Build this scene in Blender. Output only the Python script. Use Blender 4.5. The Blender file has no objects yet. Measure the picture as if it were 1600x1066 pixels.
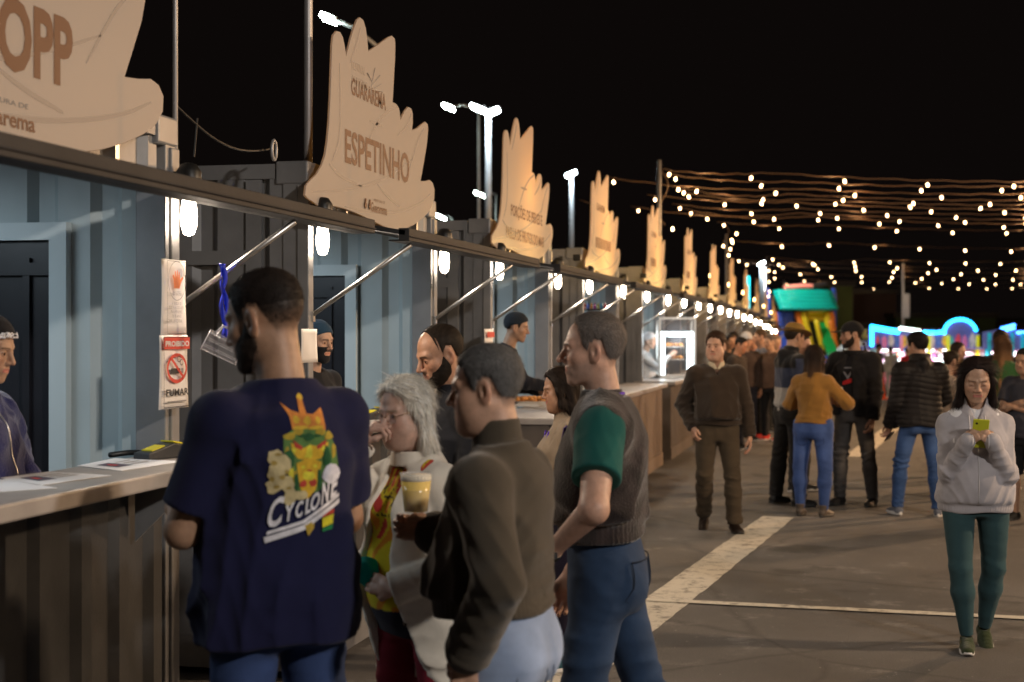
import bpy, bmesh, math, random
import numpy as np
from mathutils import Vector, Matrix, Euler
from mathutils.bvhtree import BVHTree
random.seed(7); RNG = np.random.RandomState(7)
SC = bpy.context.scene
COL = SC.collection
R = math.radians

# ---------------- camera, world, exposure, street lighting ----------------
F = 2350.0                      # focal length in pixels of a 1600 px wide picture
PSI = math.atan(530.0 / F)      # the camera looks this much to the left of the row of stalls
CH = 1.72
CPS, SPS = math.cos(PSI), math.sin(PSI)
FWD = Vector((-SPS, CPS, 0)); RIGHT = Vector((CPS, SPS, 0))
cam_d = bpy.data.cameras.new('camera'); cam = bpy.data.objects.new('camera', cam_d); COL.objects.link(cam)
cam.location = (0, 0, CH); cam.rotation_euler = (R(90), 0, PSI)
cam_d.sensor_width = 36; cam_d.lens = 36 * F / 1600; cam_d.shift_y = -13 / 1600
cam_d.clip_start = .1; cam_d.clip_end = 1500
cam_d.dof.use_dof = True; cam_d.dof.focus_distance = 7.0; cam_d.dof.aperture_fstop = 2.8
SC.camera = cam
W = bpy.data.worlds.new('World'); SC.world = W; W.use_nodes = True
wn = W.node_tree; bg = wn.nodes['Background']
bg.inputs['Color'].default_value = (.30, .215, .19, 1); bg.inputs['Strength'].default_value = .010
SC.view_settings.view_transform = 'Standard'; SC.view_settings.look = 'None'
SC.view_settings.gamma = 1; SC.view_settings.use_curve_mapping = False
SC.view_settings.exposure = 0.18
SC.render.engine = 'CYCLES'
try:
    SC.cycles.use_denoising = True; SC.cycles.sample_clamp_indirect = 6; SC.cycles.max_bounces = 6
    SC.cycles.caustics_reflective = False; SC.cycles.caustics_refractive = False
    SC.cycles.use_light_tree = True
except Exception: pass

def gz(y):                      # the street is level, then falls away gently
    if y < 25: return 0.0
    if y < 60: return -.0006 * (y - 25) ** 2
    return -.735 - .012 * (y - 60)
def PD(px, py, D):              # the point seen at a pixel at depth D
    return Vector((0, 0, CH)) + D * FWD + RIGHT * ((px - 800) / F * D) + Vector((0, 0, (520 - py) / F * D))
def PX(px, py, X):              # the point seen at a pixel on the plane x = X (parallel to the row)
    d = FWD + RIGHT * ((px - 800) / F) + Vector((0, 0, (520 - py) / F))
    return Vector((0, 0, CH)) + d * (X / d.x)
def PG(px, py, z=0):            # the point seen at a pixel on the level ground
    d = FWD + RIGHT * ((px - 800) / F) + Vector((0, 0, (520 - py) / F))
    return Vector((0, 0, CH)) + d * ((z - CH) / d.z)
def projx(p):
    q = Vector(p) - Vector((0, 0, CH)); D = q.dot(FWD); return 800 + F * q.dot(RIGHT) / D, 520 - F * q.z / D, D

# ---------------- object helpers ----------------
def tag(o, label=None, cat=None, group=None, kind=None):
    if label: o['label'] = label
    if cat: o['category'] = cat
    if group: o['group'] = group
    if kind: o['kind'] = kind
    return o
def empty(name, loc=(0, 0, 0), rz=0, label=None, cat=None, group=None):
    o = bpy.data.objects.new(name, None); COL.objects.link(o); o.location = loc; o.rotation_euler = (0, 0, rz)
    o.empty_display_size = .1
    return tag(o, label, cat, group)
def link(name, me, mat, parent=None):
    if mat is not None and not me.materials: me.materials.append(mat)
    o = bpy.data.objects.new(name, me); COL.objects.link(o)
    if parent is not None: o.parent = parent
    return o
def copy_tree(o, parent=None):
    c = o.copy(); COL.objects.link(c); c.parent = parent
    for ch in list(o.children): copy_tree(ch, c)
    return c
class MB:
    def __init__(s): s.v = []; s.f = []
    def add(s, vs, fs):
        n = len(s.v); s.v += [tuple(v) for v in vs]; s.f += [tuple(i + n for i in f) for f in fs]; return s
    def box(s, c, d, rot=None):
        vs = []
        for x in (-.5, .5):
            for y in (-.5, .5):
                for z in (-.5, .5):
                    v = Vector((x * d[0], y * d[1], z * d[2]))
                    if rot is not None: v = rot @ v
                    vs.append(v + Vector(c))
        return s.add(vs, [(0, 1, 3, 2), (4, 6, 7, 5), (0, 4, 5, 1), (2, 3, 7, 6), (0, 2, 6, 4), (1, 5, 7, 3)])
    def bx(s, x0, x1, y0, y1, z0, z1): return s.box(((x0 + x1) / 2, (y0 + y1) / 2, (z0 + z1) / 2), (abs(x1 - x0), abs(y1 - y0), abs(z1 - z0)))
    def tube(s, pts, r, n=8, cap=True):
        pts = [Vector(p) for p in pts]; rr = r if isinstance(r, (list, tuple)) else [r] * len(pts)
        vs = []; u = None
        for i, p in enumerate(pts):
            t = (pts[min(i + 1, len(pts) - 1)] - pts[max(i - 1, 0)]).normalized()
            if u is None: u = t.orthogonal().normalized()
            else: u = (u - t * u.dot(t)).normalized()
            w = t.cross(u)
            for k in range(n):
                a = 2 * math.pi * k / n; vs.append(p + (u * math.cos(a) + w * math.sin(a)) * rr[i])
        fs = [(i * n + k, i * n + (k + 1) % n, (i + 1) * n + (k + 1) % n, (i + 1) * n + k) for i in range(len(pts) - 1) for k in range(n)]
        if cap: fs += [tuple(range(n - 1, -1, -1)), tuple(range((len(pts) - 1) * n, len(pts) * n))]
        return s.add(vs, fs)
    def lathe(s, prof, c=(0, 0, 0), n=16, M=None):
        vs = []
        for r, z in prof:
            for k in range(n):
                a = 2 * math.pi * k / n; v = Vector((r * math.cos(a), r * math.sin(a), z))
                if M is not None: v = M @ v
                vs.append(v + Vector(c))
        m = len(prof)
        fs = [(i * n + k, i * n + (k + 1) % n, (i + 1) * n + (k + 1) % n, (i + 1) * n + k) for i in range(m - 1) for k in range(n)]
        fs += [tuple(range(n - 1, -1, -1)), tuple(range((m - 1) * n, m * n))]
        return s.add(vs, fs)
    def mesh(s, name, smooth=False):
        me = bpy.data.meshes.new(name); me.from_pydata(s.v, [], s.f); me.validate()
        bm = bmesh.new(); bm.from_mesh(me); bmesh.ops.recalc_face_normals(bm, faces=bm.faces); bm.to_mesh(me); bm.free()
        if smooth: me.polygons.foreach_set('use_smooth', [True] * len(me.polygons))
        return me
    def build(s, name, mat, parent=None, smooth=False, bevel=0):
        o = link(name, s.mesh(name, smooth), mat, parent)
        if bevel:
            m = o.modifiers.new('bevel', 'BEVEL'); m.width = bevel; m.segments = 2; m.limit_method = 'ANGLE'
        return o
def sweep_poly(pts, thick, fn):          # extrude a 2-D outline; fn(u, v, w) -> world point
    me = bmesh.new()
    a = [me.verts.new(fn(u, v, 0)) for u, v in pts]; b = [me.verts.new(fn(u, v, thick)) for u, v in pts]
    me.faces.new(a); me.faces.new(b[::-1]); n = len(pts)
    for i in range(n): me.faces.new((a[i], b[i], b[(i + 1) % n], a[(i + 1) % n]))
    bmesh.ops.recalc_face_normals(me, faces=me.faces)
    bmesh.ops.triangulate(me, faces=[f for f in me.faces if len(f.verts) > 4])
    m = bpy.data.meshes.new('panel'); me.to_mesh(m); me.free(); return m
def text_mesh(body, size=1, bold=0.0, width=None, shear=0, align='LEFT'):
    c = bpy.data.curves.new('t', 'FONT'); c.body = body; c.size = 1; c.offset = bold; c.shear = shear; c.resolution_u = 3
    c.align_x = align
    o = bpy.data.objects.new('t', c); COL.objects.link(o)
    bpy.context.view_layer.update()
    dg = bpy.context.evaluated_depsgraph_get(); me = bpy.data.meshes.new_from_object(o.evaluated_get(dg))
    bpy.data.objects.remove(o)
    v = np.array([q.co[:] for q in me.vertices]); w = v[:, 0].max() - v[:, 0].min(); x0 = v[:, 0].min()
    f = [tuple(p.vertices) for p in me.polygons]
    v[:, 0] -= x0; v *= size / .7        # size = cap height
    if width: v[:, 0] *= width / (w * size / .7)
    if align == 'CENTER': v[:, 0] -= (width or w * size / .7) / 2
    return v, f
def text_obj(name, body, mat, parent, fn, size, width=None, bold=.01, shear=0, align='LEFT'):
    v, f = text_mesh(body, size, bold, width, shear, align)
    m = bpy.data.meshes.new(name); m.from_pydata([fn(a[0], a[1]) for a in v], [], f)
    return link(name, m, mat, parent)

# ---------------- materials ----------------
MATS = {}
def mat(name, col=(.5, .5, .5), rough=.6, metal=0, spec=.5, bump=0, bscale=30, var=0, vscale=4, emit=None, es=0, attr=False, trans=0, alpha=1, sheen=0, sss=0, weave=0, coat=0, ior=1.45):
    if name in MATS: return MATS[name]
    m = bpy.data.materials.new(name); m.use_nodes = True; nt = m.node_tree; N = nt.nodes; L = nt.links
    b = N['Principled BSDF']; MATS[name] = m
    b.inputs['Roughness'].default_value = rough; b.inputs['Metallic'].default_value = metal
    b.inputs['Specular IOR Level'].default_value = spec; b.inputs['IOR'].default_value = ior
    b.inputs['Transmission Weight'].default_value = trans; b.inputs['Alpha'].default_value = alpha
    b.inputs['Sheen Weight'].default_value = sheen; b.inputs['Coat Weight'].default_value = coat
    if sss:
        b.inputs['Subsurface Weight'].default_value = sss; b.inputs['Subsurface Radius'].default_value = (1, .35, .2); b.inputs['Subsurface Scale'].default_value = .006
    tc = N.new('ShaderNodeTexCoord')
    src = None
    if attr:
        a = N.new('ShaderNodeAttribute'); a.attribute_name = 'Col'; src = a.outputs['Color']
    if var:
        nz = N.new('ShaderNodeTexNoise'); nz.inputs['Scale'].default_value = vscale; nz.inputs['Detail'].default_value = 6
        L.new(tc.outputs['Object'], nz.inputs['Vector'])
        mr = N.new('ShaderNodeMapRange'); mr.inputs[1].default_value = .3; mr.inputs[2].default_value = .7
        mr.inputs[3].default_value = 1 - var; mr.inputs[4].default_value = 1 + var
        L.new(nz.outputs['Fac'], mr.inputs[0])
        mx = N.new('ShaderNodeVectorMath'); mx.operation = 'SCALE'
        if src: L.new(src, mx.inputs[0])
        else: mx.inputs[0].default_value = col
        L.new(mr.outputs[0], mx.inputs['Scale']); src = mx.outputs[0]
    if src: L.new(src, b.inputs['Base Color'])
    else: b.inputs['Base Color'].default_value = (*col, 1)
    if emit: b.inputs['Emission Color'].default_value = (*emit, 1); b.inputs['Emission Strength'].default_value = es
    if bump or weave:
        bp = N.new('ShaderNodeBump'); bp.inputs['Strength'].default_value = 1; bp.inputs['Distance'].default_value = bump or weave
        nz = N.new('ShaderNodeTexNoise'); nz.inputs['Scale'].default_value = bscale; nz.inputs['Detail'].default_value = 5
        L.new(tc.outputs['Object'], nz.inputs['Vector']); L.new(nz.outputs['Fac'], bp.inputs['Height']); L.new(bp.outputs[0], b.inputs['Normal'])
    return m
def emat(name, col, s):
    if name in MATS: return MATS[name]
    m = bpy.data.materials.new(name); m.use_nodes = True; N = m.node_tree.nodes; N.clear()
    e = N.new('ShaderNodeEmission'); e.inputs[0].default_value = (*col, 1); e.inputs[1].default_value = s
    o = N.new('ShaderNodeOutputMaterial'); m.node_tree.links.new(e.outputs[0], o.inputs[0]); MATS[name] = m; return m
def lamp(name, kind, loc, power, col, size=.1, rot=None, parent=None, spread=None):
    d = bpy.data.lights.new(name, kind); d.energy = power; d.color = col
    if kind == 'AREA':
        d.size = size
        if spread: d.spread = spread
    elif kind == 'SPOT': d.spot_size = R(165); d.spot_blend = .6; d.shadow_soft_size = size
    else: d.shadow_soft_size = size
    o = bpy.data.objects.new(name, d); COL.objects.link(o); o.location = loc
    if rot: o.rotation_euler = rot
    if parent is not None: o.parent = parent
    return o

WARM = (1, .62, .30); WARMW = (1, .78, .55); COOLW = (.85, .93, 1)
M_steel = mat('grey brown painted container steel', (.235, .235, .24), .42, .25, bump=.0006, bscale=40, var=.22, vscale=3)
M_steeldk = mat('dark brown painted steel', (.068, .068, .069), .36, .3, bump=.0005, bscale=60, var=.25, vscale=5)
M_teal = mat('pale blue grey painted interior steel', (.42, .485, .50), .5, .0, bump=.0005, bscale=25, var=.12, vscale=2.5)
M_frame = mat('pale blue grey door frame paint', (.50, .57, .59), .4)
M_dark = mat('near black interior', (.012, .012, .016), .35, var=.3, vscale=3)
M_alu = mat('brushed aluminium', (.55, .54, .52), .32, .9, var=.12, vscale=20)
M_slab = mat('grey laminate counter', (.36, .33, .31), .38, var=.12, vscale=8, bump=.0003, bscale=120)
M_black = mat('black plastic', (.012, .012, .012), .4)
M_galv = mat('galvanised pole', (.34, .33, .33), .45, .5, var=.15)

# ---------------- ground ----------------
def ground():
    xs = [-300, -120, -60, -30] + [x * 2.0 for x in range(-9, 16)] + [45, 70, 120, 300]
    ys = [-60, -20, -6] + [y * 2.0 for y in range(0, 32)] + [70, 85, 110, 160, 260, 450]
    me = bpy.data.meshes.new('road'); n = len(xs)
    me.from_pydata([(x, y, gz(y)) for y in ys for x in xs], [], [(j * n + i, j * n + i + 1, (j + 1) * n + i + 1, (j + 1) * n + i) for j in range(len(ys) - 1) for i in range(n - 1)])
    me.polygons.foreach_set('use_smooth', [True] * len(me.polygons))
    m = bpy.data.materials.new('worn asphalt'); m.use_nodes = True; N = m.node_tree.nodes; L = m.node_tree.links; b = N['Principled BSDF']
    tc = N.new('ShaderNodeTexCoord')
    def noise(sc, det, rough=.5):
        q = N.new('ShaderNodeTexNoise'); q.inputs['Scale'].default_value = sc; q.inputs['Detail'].default_value = det; q.inputs['Roughness'].default_value = rough
        L.new(tc.outputs['Object'], q.inputs['Vector']); return q.outputs['Fac']
    def ramp(src, stops):
        q = N.new('ShaderNodeValToRGB'); e = q.color_ramp.elements
        e[0].position = stops[0][0]; e[0].color = (*stops[0][1], 1); e[1].position = stops[1][0]; e[1].color = (*stops[1][1], 1)
        for p, c in stops[2:]: k = e.new(p); k.color = (*c, 1)
        L.new(src, q.inputs[0]); return q.outputs['Color']
    def mul(a, c, f=1, mode='MULTIPLY'):
        q = N.new('ShaderNodeMix'); q.data_type = 'RGBA'; q.blend_type = mode; q.inputs[0].default_value = f
        L.new(a, q.inputs[6]); L.new(c, q.inputs[7]); return q.outputs[2]
    base = ramp(noise(.55, 5, .6), [(.3, (.058, .055, .053)), (.7, (.178, .168, .160))])
    fine = ramp(noise(160, 3, .7), [(.32, (.42, .42, .42)), (.72, (1.6, 1.58, 1.55))])
    c = mul(base, fine)
    wear = ramp(noise(2.2, 7, .72), [(.57, (0, 0, 0)), (.72, (.13, .125, .115))])
    c = mul(c, wear, 1, 'ADD')
    vo = N.new('ShaderNodeTexVoronoi'); vo.feature = 'DISTANCE_TO_EDGE'; vo.inputs['Scale'].default_value = .42
    wp = N.new('ShaderNodeMix'); wp.data_type = 'RGBA'; wp.inputs[0].default_value = .12; wn_ = N.new('ShaderNodeTexNoise'); wn_.inputs['Scale'].default_value = 2.5; wn_.inputs['Detail'].default_value = 6
    L.new(tc.outputs['Object'], wn_.inputs['Vector']); L.new(tc.outputs['Object'], wp.inputs[6]); L.new(wn_.outputs['Color'], wp.inputs[7]); L.new(wp.outputs[2], vo.inputs['Vector'])
    c = mul(c, ramp(vo.outputs['Distance'], [(.0, (.35, .35, .35)), (.012, (1, 1, 1))]), .5)
    c = mul(c, ramp(noise(1.6, 3, .5), [(.28, (.45, .44, .43)), (.40, (1, 1, 1))]), 1)
    dust = ramp(noise(30, 2, .6), [(.70, (0, 0, 0)), (.76, (.30, .29, .28))])
    c = mul(c, dust, 1, 'ADD')
    L.new(c, b.inputs['Base Color'])
    r = ramp(noise(1.1, 4), [(.3, (.62, .62, .62)), (.7, (.85, .85, .85))]); L.new(r, b.inputs['Roughness'])
    bp = N.new('ShaderNodeBump'); bp.inputs['Distance'].default_value = .006; L.new(noise(140, 4, .8), bp.inputs['Height']); L.new(bp.outputs[0], b.inputs['Normal'])
    g = link('road', me, m); tag(g, kind='structure')
    # painted parking lines
    pm = bpy.data.materials.new('worn white road paint'); pm.use_nodes = True; N = pm.node_tree.nodes; L = pm.node_tree.links; b = N['Principled BSDF']
    tc = N.new('ShaderNodeTexCoord')
    def noise(sc, det, rough=.5):
        q = N.new('ShaderNodeTexNoise'); q.inputs['Scale'].default_value = sc; q.inputs['Detail'].default_value = det; q.inputs['Roughness'].default_value = rough
        L.new(tc.outputs['Object'], q.inputs['Vector']); return q.outputs['Fac']
    q = N.new('ShaderNodeValToRGB'); e = q.color_ramp.elements; e[0].position = .36; e[0].color = (.16, .145, .125, 1); e[1].position = .5; e[1].color = (.56, .52, .44, 1)
    L.new(noise(9, 9, .75), q.inputs[0]); L.new(q.outputs[0], b.inputs['Base Color']); b.inputs['Roughness'].default_value = .7
    return pm
M_paint = ground()
def stripe(a, b, w, z=.004, name='road_marking'):
    a = Vector(a); b = Vector(b); d = (b - a); d.z = 0; L_ = d.length; d.normalize(); n = Vector((-d.y, d.x, 0))
    vs = []; k = max(2, int(L_ / .12)); fs = []
    for i in range(k + 1):
        p = a + d * (L_ * i / k); j1, j2 = random.uniform(-.006, .006), random.uniform(-.006, .006)
        for q in (p - n * (w / 2 + j1), p + n * (w / 2 + j2)): vs.append((q.x, q.y, gz(q.y) + z))
    for i in range(k): fs.append((2 * i, 2 * i + 1, 2 * i + 3, 2 * i + 2))
    me = bpy.data.meshes.new(name); me.from_pydata(vs, [], fs); return tag(link(name, me, M_paint), kind='structure')
A1, A2 = PG(946, 1012), PG(1216, 808); dd = (A2 - A1)
stripe(A1 - dd * .25, A2, .30)
B1, B2 = PG(1336, 714), PG(1397, 666); stripe(B1, B1 + (B2 - B1) * 2.6, .30)
T1, T2 = PG(1062, 941), PG(1600, 967); stripe(T1 + (T2 - T1) * -.22, T2 + (T2 - T1) * .8, .105, .008)
# ---------------- container stalls ----------------
XC = -2.62; HC = 2.57
M_roof = mat('dull grey roof steel', (.2, .19, .18), .6, .1, var=.2)
M_bulb = emat('lit opal bulb', (1, .80, .58), 46)
M_bulbw = emat('lit frosted bulb', (1, .80, .60), 48)
M_tube = emat('lit cool white tube', (.80, .92, 1), 13)
M_paper = mat('white printed paper', (.72, .69, .66), .6, var=.06, vscale=6)
M_ink = mat('dark print', (.03, .03, .035), .6); M_redink = mat('red print', (.62, .06, .04), .6)
M_orink = mat('orange print', (.75, .22, .08), .6); M_greyink = mat('grey print', (.25, .24, .24), .6)

def corr(o0, u, n, length, z0, z1, pitch=.278, depth=.036, up=Vector((0, 0, 1)), thick=.003, name='corrugated', smooth=False):
    """trapezoid corrugated steel sheet from o0 along u; n = direction the ribs stand out"""
    prof = []; k = int(math.ceil(length / pitch))
    for i in range(k + 1):
        b = i * pitch
        for a, d in ((0, 0), (.070, 0), (.104, depth), (.174, depth), (.208, 0)):
            if b + a <= length: prof.append((b + a, d))
    prof.append((length, 0))
    vs = []
    for a, d in prof:
        for z in (z0, z1):
            vs.append(o0 + u * a + n * d + up * z)
    m = len(prof)
    for a, d in prof:
        for z in (z0, z1):
            vs.append(o0 + u * a + n * (d - thick) + up * z)
    fs = [(2 * i, 2 * i + 2, 2 * i + 3, 2 * i + 1) for i in range(m - 1)] + [(2 * m + 2 * i, 2 * m + 2 * i + 1, 2 * m + 2 * i + 3, 2 * m + 2 * i + 2) for i in range(m - 1)]
    fs += [(2 * i, 2 * m + 2 * i, 2 * m + 2 * i + 2, 2 * i + 2) for i in range(m - 1)] + [(2 * i + 1, 2 * i + 3, 2 * m + 2 * i + 3, 2 * m + 2 * i + 1) for i in range(m - 1)]
    b = MB(); b.add(vs, fs); return b
VX, VY, VZ = Vector((1, 0, 0)), Vector((0, 1, 0)), Vector((0, 0, 1))

M_beam = mat('dark grey metal rail', (.030, .030, .032), .6, .1, spec=.25, bump=.0004, bscale=50, var=.2, vscale=4)
M_flap = mat('matt dark roof sheet', (.045, .045, .047), .9, 0, spec=.08, var=.25, vscale=4)
STALLS = [3.20, 7.02, 10.86, 14.80, 19.15, 23.55, 28.0, 32.5, 37.0, 41.5, 46.0, 50.5]
WID = 2.34
names = ['CHOPP', 'ESPETINHO', 'PORCOES', '', '', '', '', '', '', '', '', '']
SLAB_H = [1.235, 1.27, 1.09, 1.10] + [1.10] * 9
SLAB_X = [-2.33, -2.33, -2.12, -2.22] + [-2.2] * 9
clab = ['grey container stall selling draught beer, nearest the camera, cut off at the left',
        'grey container stall with a dark inner doorway under the skewer sign',
        'grey container stall where a vendor in a cap reaches over a tray of fried food',
        'container stall with a long brown boxed counter behind the man in the fleece vest',
        'container stall with a lit glass food warmer on its counter',
        'container stall just behind the head of the man in the brown sweater']
def container(i, Y):
    zb = gz(Y + 1.2); far = i >= 5
    root = empty('container_stall', (XC, Y, zb), 0, clab[i] if i < 6 else 'far container stall, number %s in the row from the food warmer stall' % ['', 'one', 'two', 'three', 'four', 'five', 'six', 'seven', 'eight'][i - 4], 'stall', 'container stalls in a row')
    D = 3.6; W_ = WID; P = dict(parent=root)
    # posts
    for x in (0, -D):
        for y in (0, W_):
            b = MB(); b.bx(x - .13, x, y + (0 if y == 0 else -.09), y + (.09 if y == 0 else 0), .0, HC - .02)
            if x == 0:
                b.bx(x - .05, x + .012, y + (-.012 if y == 0 else -.06), y + (.06 if y == 0 else .012), .02, HC - .12)
            o = b.build('corner_post', M_steel, bevel=.006 if i < 4 else 0, **P)
            c = MB().bx(x - .165, x + .006, y - .007 if y == 0 else y - .165, y + .165 if y == 0 else y + .007, HC - .115, HC); c.build('corner_casting', M_steel, o, bevel=.01 if i < 4 else 0)
    b = MB(); b.bx(-D + .17, -.17, 0.003, .065, HC - .085, HC - .012); b.build('top_rail', M_steel, **P)
    b = MB(); b.bx(-D + .17, -.17, W_ - .065, W_ - .003, HC - .085, HC - .012); b.build('top_rail', M_steel, **P)
    b = MB(); b.bx(-.075, -.004, .17, W_ - .17, HC - .085, HC - .012); b.build('top_rail', M_steel, **P)
    b = MB(); b.bx(-D + .13, -.13, 0.004, .06, .04, .2); b.build('bottom_rail', M_steel, **P)
    b = MB(); b.bx(-.10, -.006, .09, W_ - .09, .04, .2); b.build('bottom_rail', M_steel, **P)
    # near side wall, seen in the gap
    o = corr(Vector((-.13, .012, 0)), -VX, VY, D - .26, .2, HC - .085); o.build('side_wall', M_steel, **P)
    if i < 4:
        b = MB(); b.bx(-1.9, -.32, -.006, .012, 2.06, 2.13); b.bx(-.32, -.24, -.008, .012, .2, HC - .09); b.build('side_wall_rail', M_steel, **P)
    # far side wall: painted on the inside
    o = corr(Vector((-.13, W_ - .06, 0)), -VX, VY, D - .26, .2, HC - .085, thick=.004); o.build('inner_side_wall', M_teal, **P)
    o = corr(Vector((-.13, W_ - .012, 0)), -VX, -VY * -.5, D - .26, .2, HC - .085, thick=.004); 
    b = MB(); b.bx(-D + .13, -.13, W_ - .018, W_ - .012, .2, HC - .085); b.build('side_wall', M_steel, **P)
    b = MB(); b.bx(-D + .0, -D + .012, .09, W_ - .09, .1, HC - .09); b.build('back_wall', M_teal, **P)
    b = MB(); b.bx(-D + .01, -.02, .068, W_ - .068, HC - .05, HC - .03); b.build('roof', M_roof, **P)
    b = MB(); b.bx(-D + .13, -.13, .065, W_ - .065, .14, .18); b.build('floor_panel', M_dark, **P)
    # short fixed strip of the front above the opening
    corr(Vector((-.05, .09, 0)), VY, VX, W_ - .18, 2.3, HC - .085, depth=.03).build('header_panel', M_steel, **P)
    # inner doorway on the far side wall
    y1 = W_ - .062
    b = MB(); x1 = -.50 if i else -.42
    b.bx(x1 - .075, x1, y1 - .045, y1, .2, 2.16); b.bx(x1 - 1.0, x1 - .925, y1 - .045, y1, .2, 2.16); b.bx(x1 - .925, x1 - .075, y1 - .044, y1, 2.09, 2.16)
    dr = b.build('door_frame', M_frame, **P)
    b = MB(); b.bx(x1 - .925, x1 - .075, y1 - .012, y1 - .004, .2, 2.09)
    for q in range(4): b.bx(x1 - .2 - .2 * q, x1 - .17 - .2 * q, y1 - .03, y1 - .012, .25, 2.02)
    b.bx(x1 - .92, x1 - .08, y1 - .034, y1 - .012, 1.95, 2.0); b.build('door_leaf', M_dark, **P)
    # ceiling tube
    t = MB().bx(-2.0, -.85, 1.05, 1.12, HC - .125, HC - .055).build('tube_light', M_alu, **P)
    MB().tube([(-1.95, 1.085, HC - .15), (-.9, 1.085, HC - .15)], .018, 8).build('tube', M_tube, t)
    if i < 5: lamp('tube_glow', 'AREA', (-1.2, 1.085, HC - .19), 16 if i else 17, (.74, .90, 1), 1.0, (0, 0, 0), root)
    # lifted front flap on struts
    ang = math.atan2(.085, .50)
    ext = .75 if i != 0 else .95
    u0, ul = Vector((.03, -.1, 2.285)), W_ + ext
    dn = Vector((math.cos(ang), 0, -math.sin(ang))); nn = Vector((math.sin(ang), 0, math.cos(ang)))
    fl = MB()
    for k in range(2):
        a = u0 + nn * (-.006 * k)
        fl.add([a, a + VY * ul, a + VY * ul + dn * .5, a + dn * .5], [(0, 1, 2, 3)])
    fl = MB().box(u0 + VY * (ul / 2) + dn * .26, (.50, ul, .022), Matrix.Rotation(ang, 3, 'Y'))
    o = fl.build('lifted_flap', M_flap, **P)
    e0 = .50; zz = 2.19
    b = MB(); b.bx(e0, e0 + .055, -.1, W_ + ext - .1, zz - .030, zz + .032); b.bx(e0 + .055, e0 + .062, -.1, W_ + ext - .1, zz - .012, zz - .004); b.bx(e0 - .05, e0, -.1, W_ + ext - .1, zz - .030, zz - .022)
    b.build('flap_edge_beam', M_beam, bevel=.004 if i < 4 else 0, **P)
    for y in (.045, W_ - .045):
        b = MB().tube([(.0, y, 1.80), (e0 + .02, y, 2.15)], .0115, 8); s = b.build('strut', M_alu, smooth=True, **P)
        MB().box((.006, y, 1.80), (.03, .03, .05)).build('bracket', M_alu, s)
    # lower front and the counter slab
    sx = SLAB_X[i] - XC; sh = SLAB_H[i]
    if i < 2:
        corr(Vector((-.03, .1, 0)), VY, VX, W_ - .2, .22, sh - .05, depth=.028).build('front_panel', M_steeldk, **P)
        MB().bx(-.03, .03, .1, W_ - .1, .045, .22).build('kick_rail', M_steel, bevel=.006, **P)
        b = MB(); b.bx(-.12, sx, .02 if i else .02, W_ - .0, sh - .055, sh); b.build('counter_slab', M_slab, bevel=.008, **P)
        for yy in (.35, W_ - .35):
            MB().add([(0, yy, sh - .06), (sx - .04, yy, sh - .06), (0, yy, sh - .3), (0, yy + .012, sh - .06), (sx - .04, yy + .012, sh - .06), (0, yy + .012, sh - .3)], [(0, 1, 2), (3, 5, 4), (0, 3, 4, 1), (1, 4, 5, 2), (0, 2, 5, 3)]).build('slab_bracket', M_steel, **P)
    else:
        e = 1.3 if i == 3 else .3
        b = MB(); b.bx(.02, sx - .05, .0, W_ + e, .10, sh - .05); b.build('boxed_front', M_wood if i == 3 else M_brown, **P)
        b = MB()
        for q in range(int((W_ + e) / .12)): b.bx(sx - .05, sx - .042, q * .12 + .01, q * .12 + .1, .26, sh - .06)
        b.bx(sx - .05, sx - .036, .0, W_ + e, .10, .25); b.build('front_slat_panel', M_wood if i == 3 else M_brown, **P)
        MB().bx(-.1, sx + .02, -.02, W_ + e + .02, sh - .05, sh).build('counter_slab', M_slab, bevel=.008, **P)
    return root
M_wood = mat('brown laminate board', (.22, .165, .125), .5, var=.18, vscale=3, bump=.0004, bscale=50)
M_brown = mat('dark brown ribbed board', (.12, .10, .088), .5, var=.2, vscale=4)
def wall_lamp(px_y, x, z, label, big=False, power=0):
    r = empty('wall_lamp', (x, px_y, z), 0, label, 'lamp', 'bulbs on the container posts')
    b = MB(); b.lathe([(.012, 0), (.045, 0), (.05, .035), (.05, .10), (.03, .13), (.012, .135)], (0.02, 0, .02), 14); b.bx(-.04, .02, -.02, .02, .06, .12); b.build('lamp_cap', M_black, r, True)
    k = .92 if big else .85
    b = MB(); b.lathe([(.004, -.155 * k), (.022 * k, -.148 * k), (.032 * k, -.115 * k), (.036 * k, -.07 * k), (.031 * k, -.025), (.022, .02)], (.02, 0, .01), 14)
    b.build('bulb', M_bulbw, r, True)
    if power: lamp('bulb_glow', 'SPOT', (.075, 0, -.10), power * 1.25, (1, .82, .64), .05, (0, R(-58), 0), r)
    return r
CONT = [container(i, y) for i, y in enumerate(STALLS)]
ords = ['first', 'second', 'third', 'fourth', 'fifth', 'sixth', 'seventh', 'eighth', 'ninth', 'tenth', 'eleventh', 'twelfth']
for i, y in enumerate(STALLS):
    zb = gz(y + 1)
    for k, yy in enumerate((y + .03, y + WID - .03)):
        if i == 0 and k == 0: continue
        lb = ['glowing oval bulb on the near corner post of the %s container stall', 'glowing oval bulb on the far corner post of the %s container stall'][k] % ords[i]
        wall_lamp(yy, XC + .05, 2.235 + zb, lb, big=i < 2, power=[24, 26, 26, 22, 18, 18][i] if i < 6 else 0)
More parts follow.
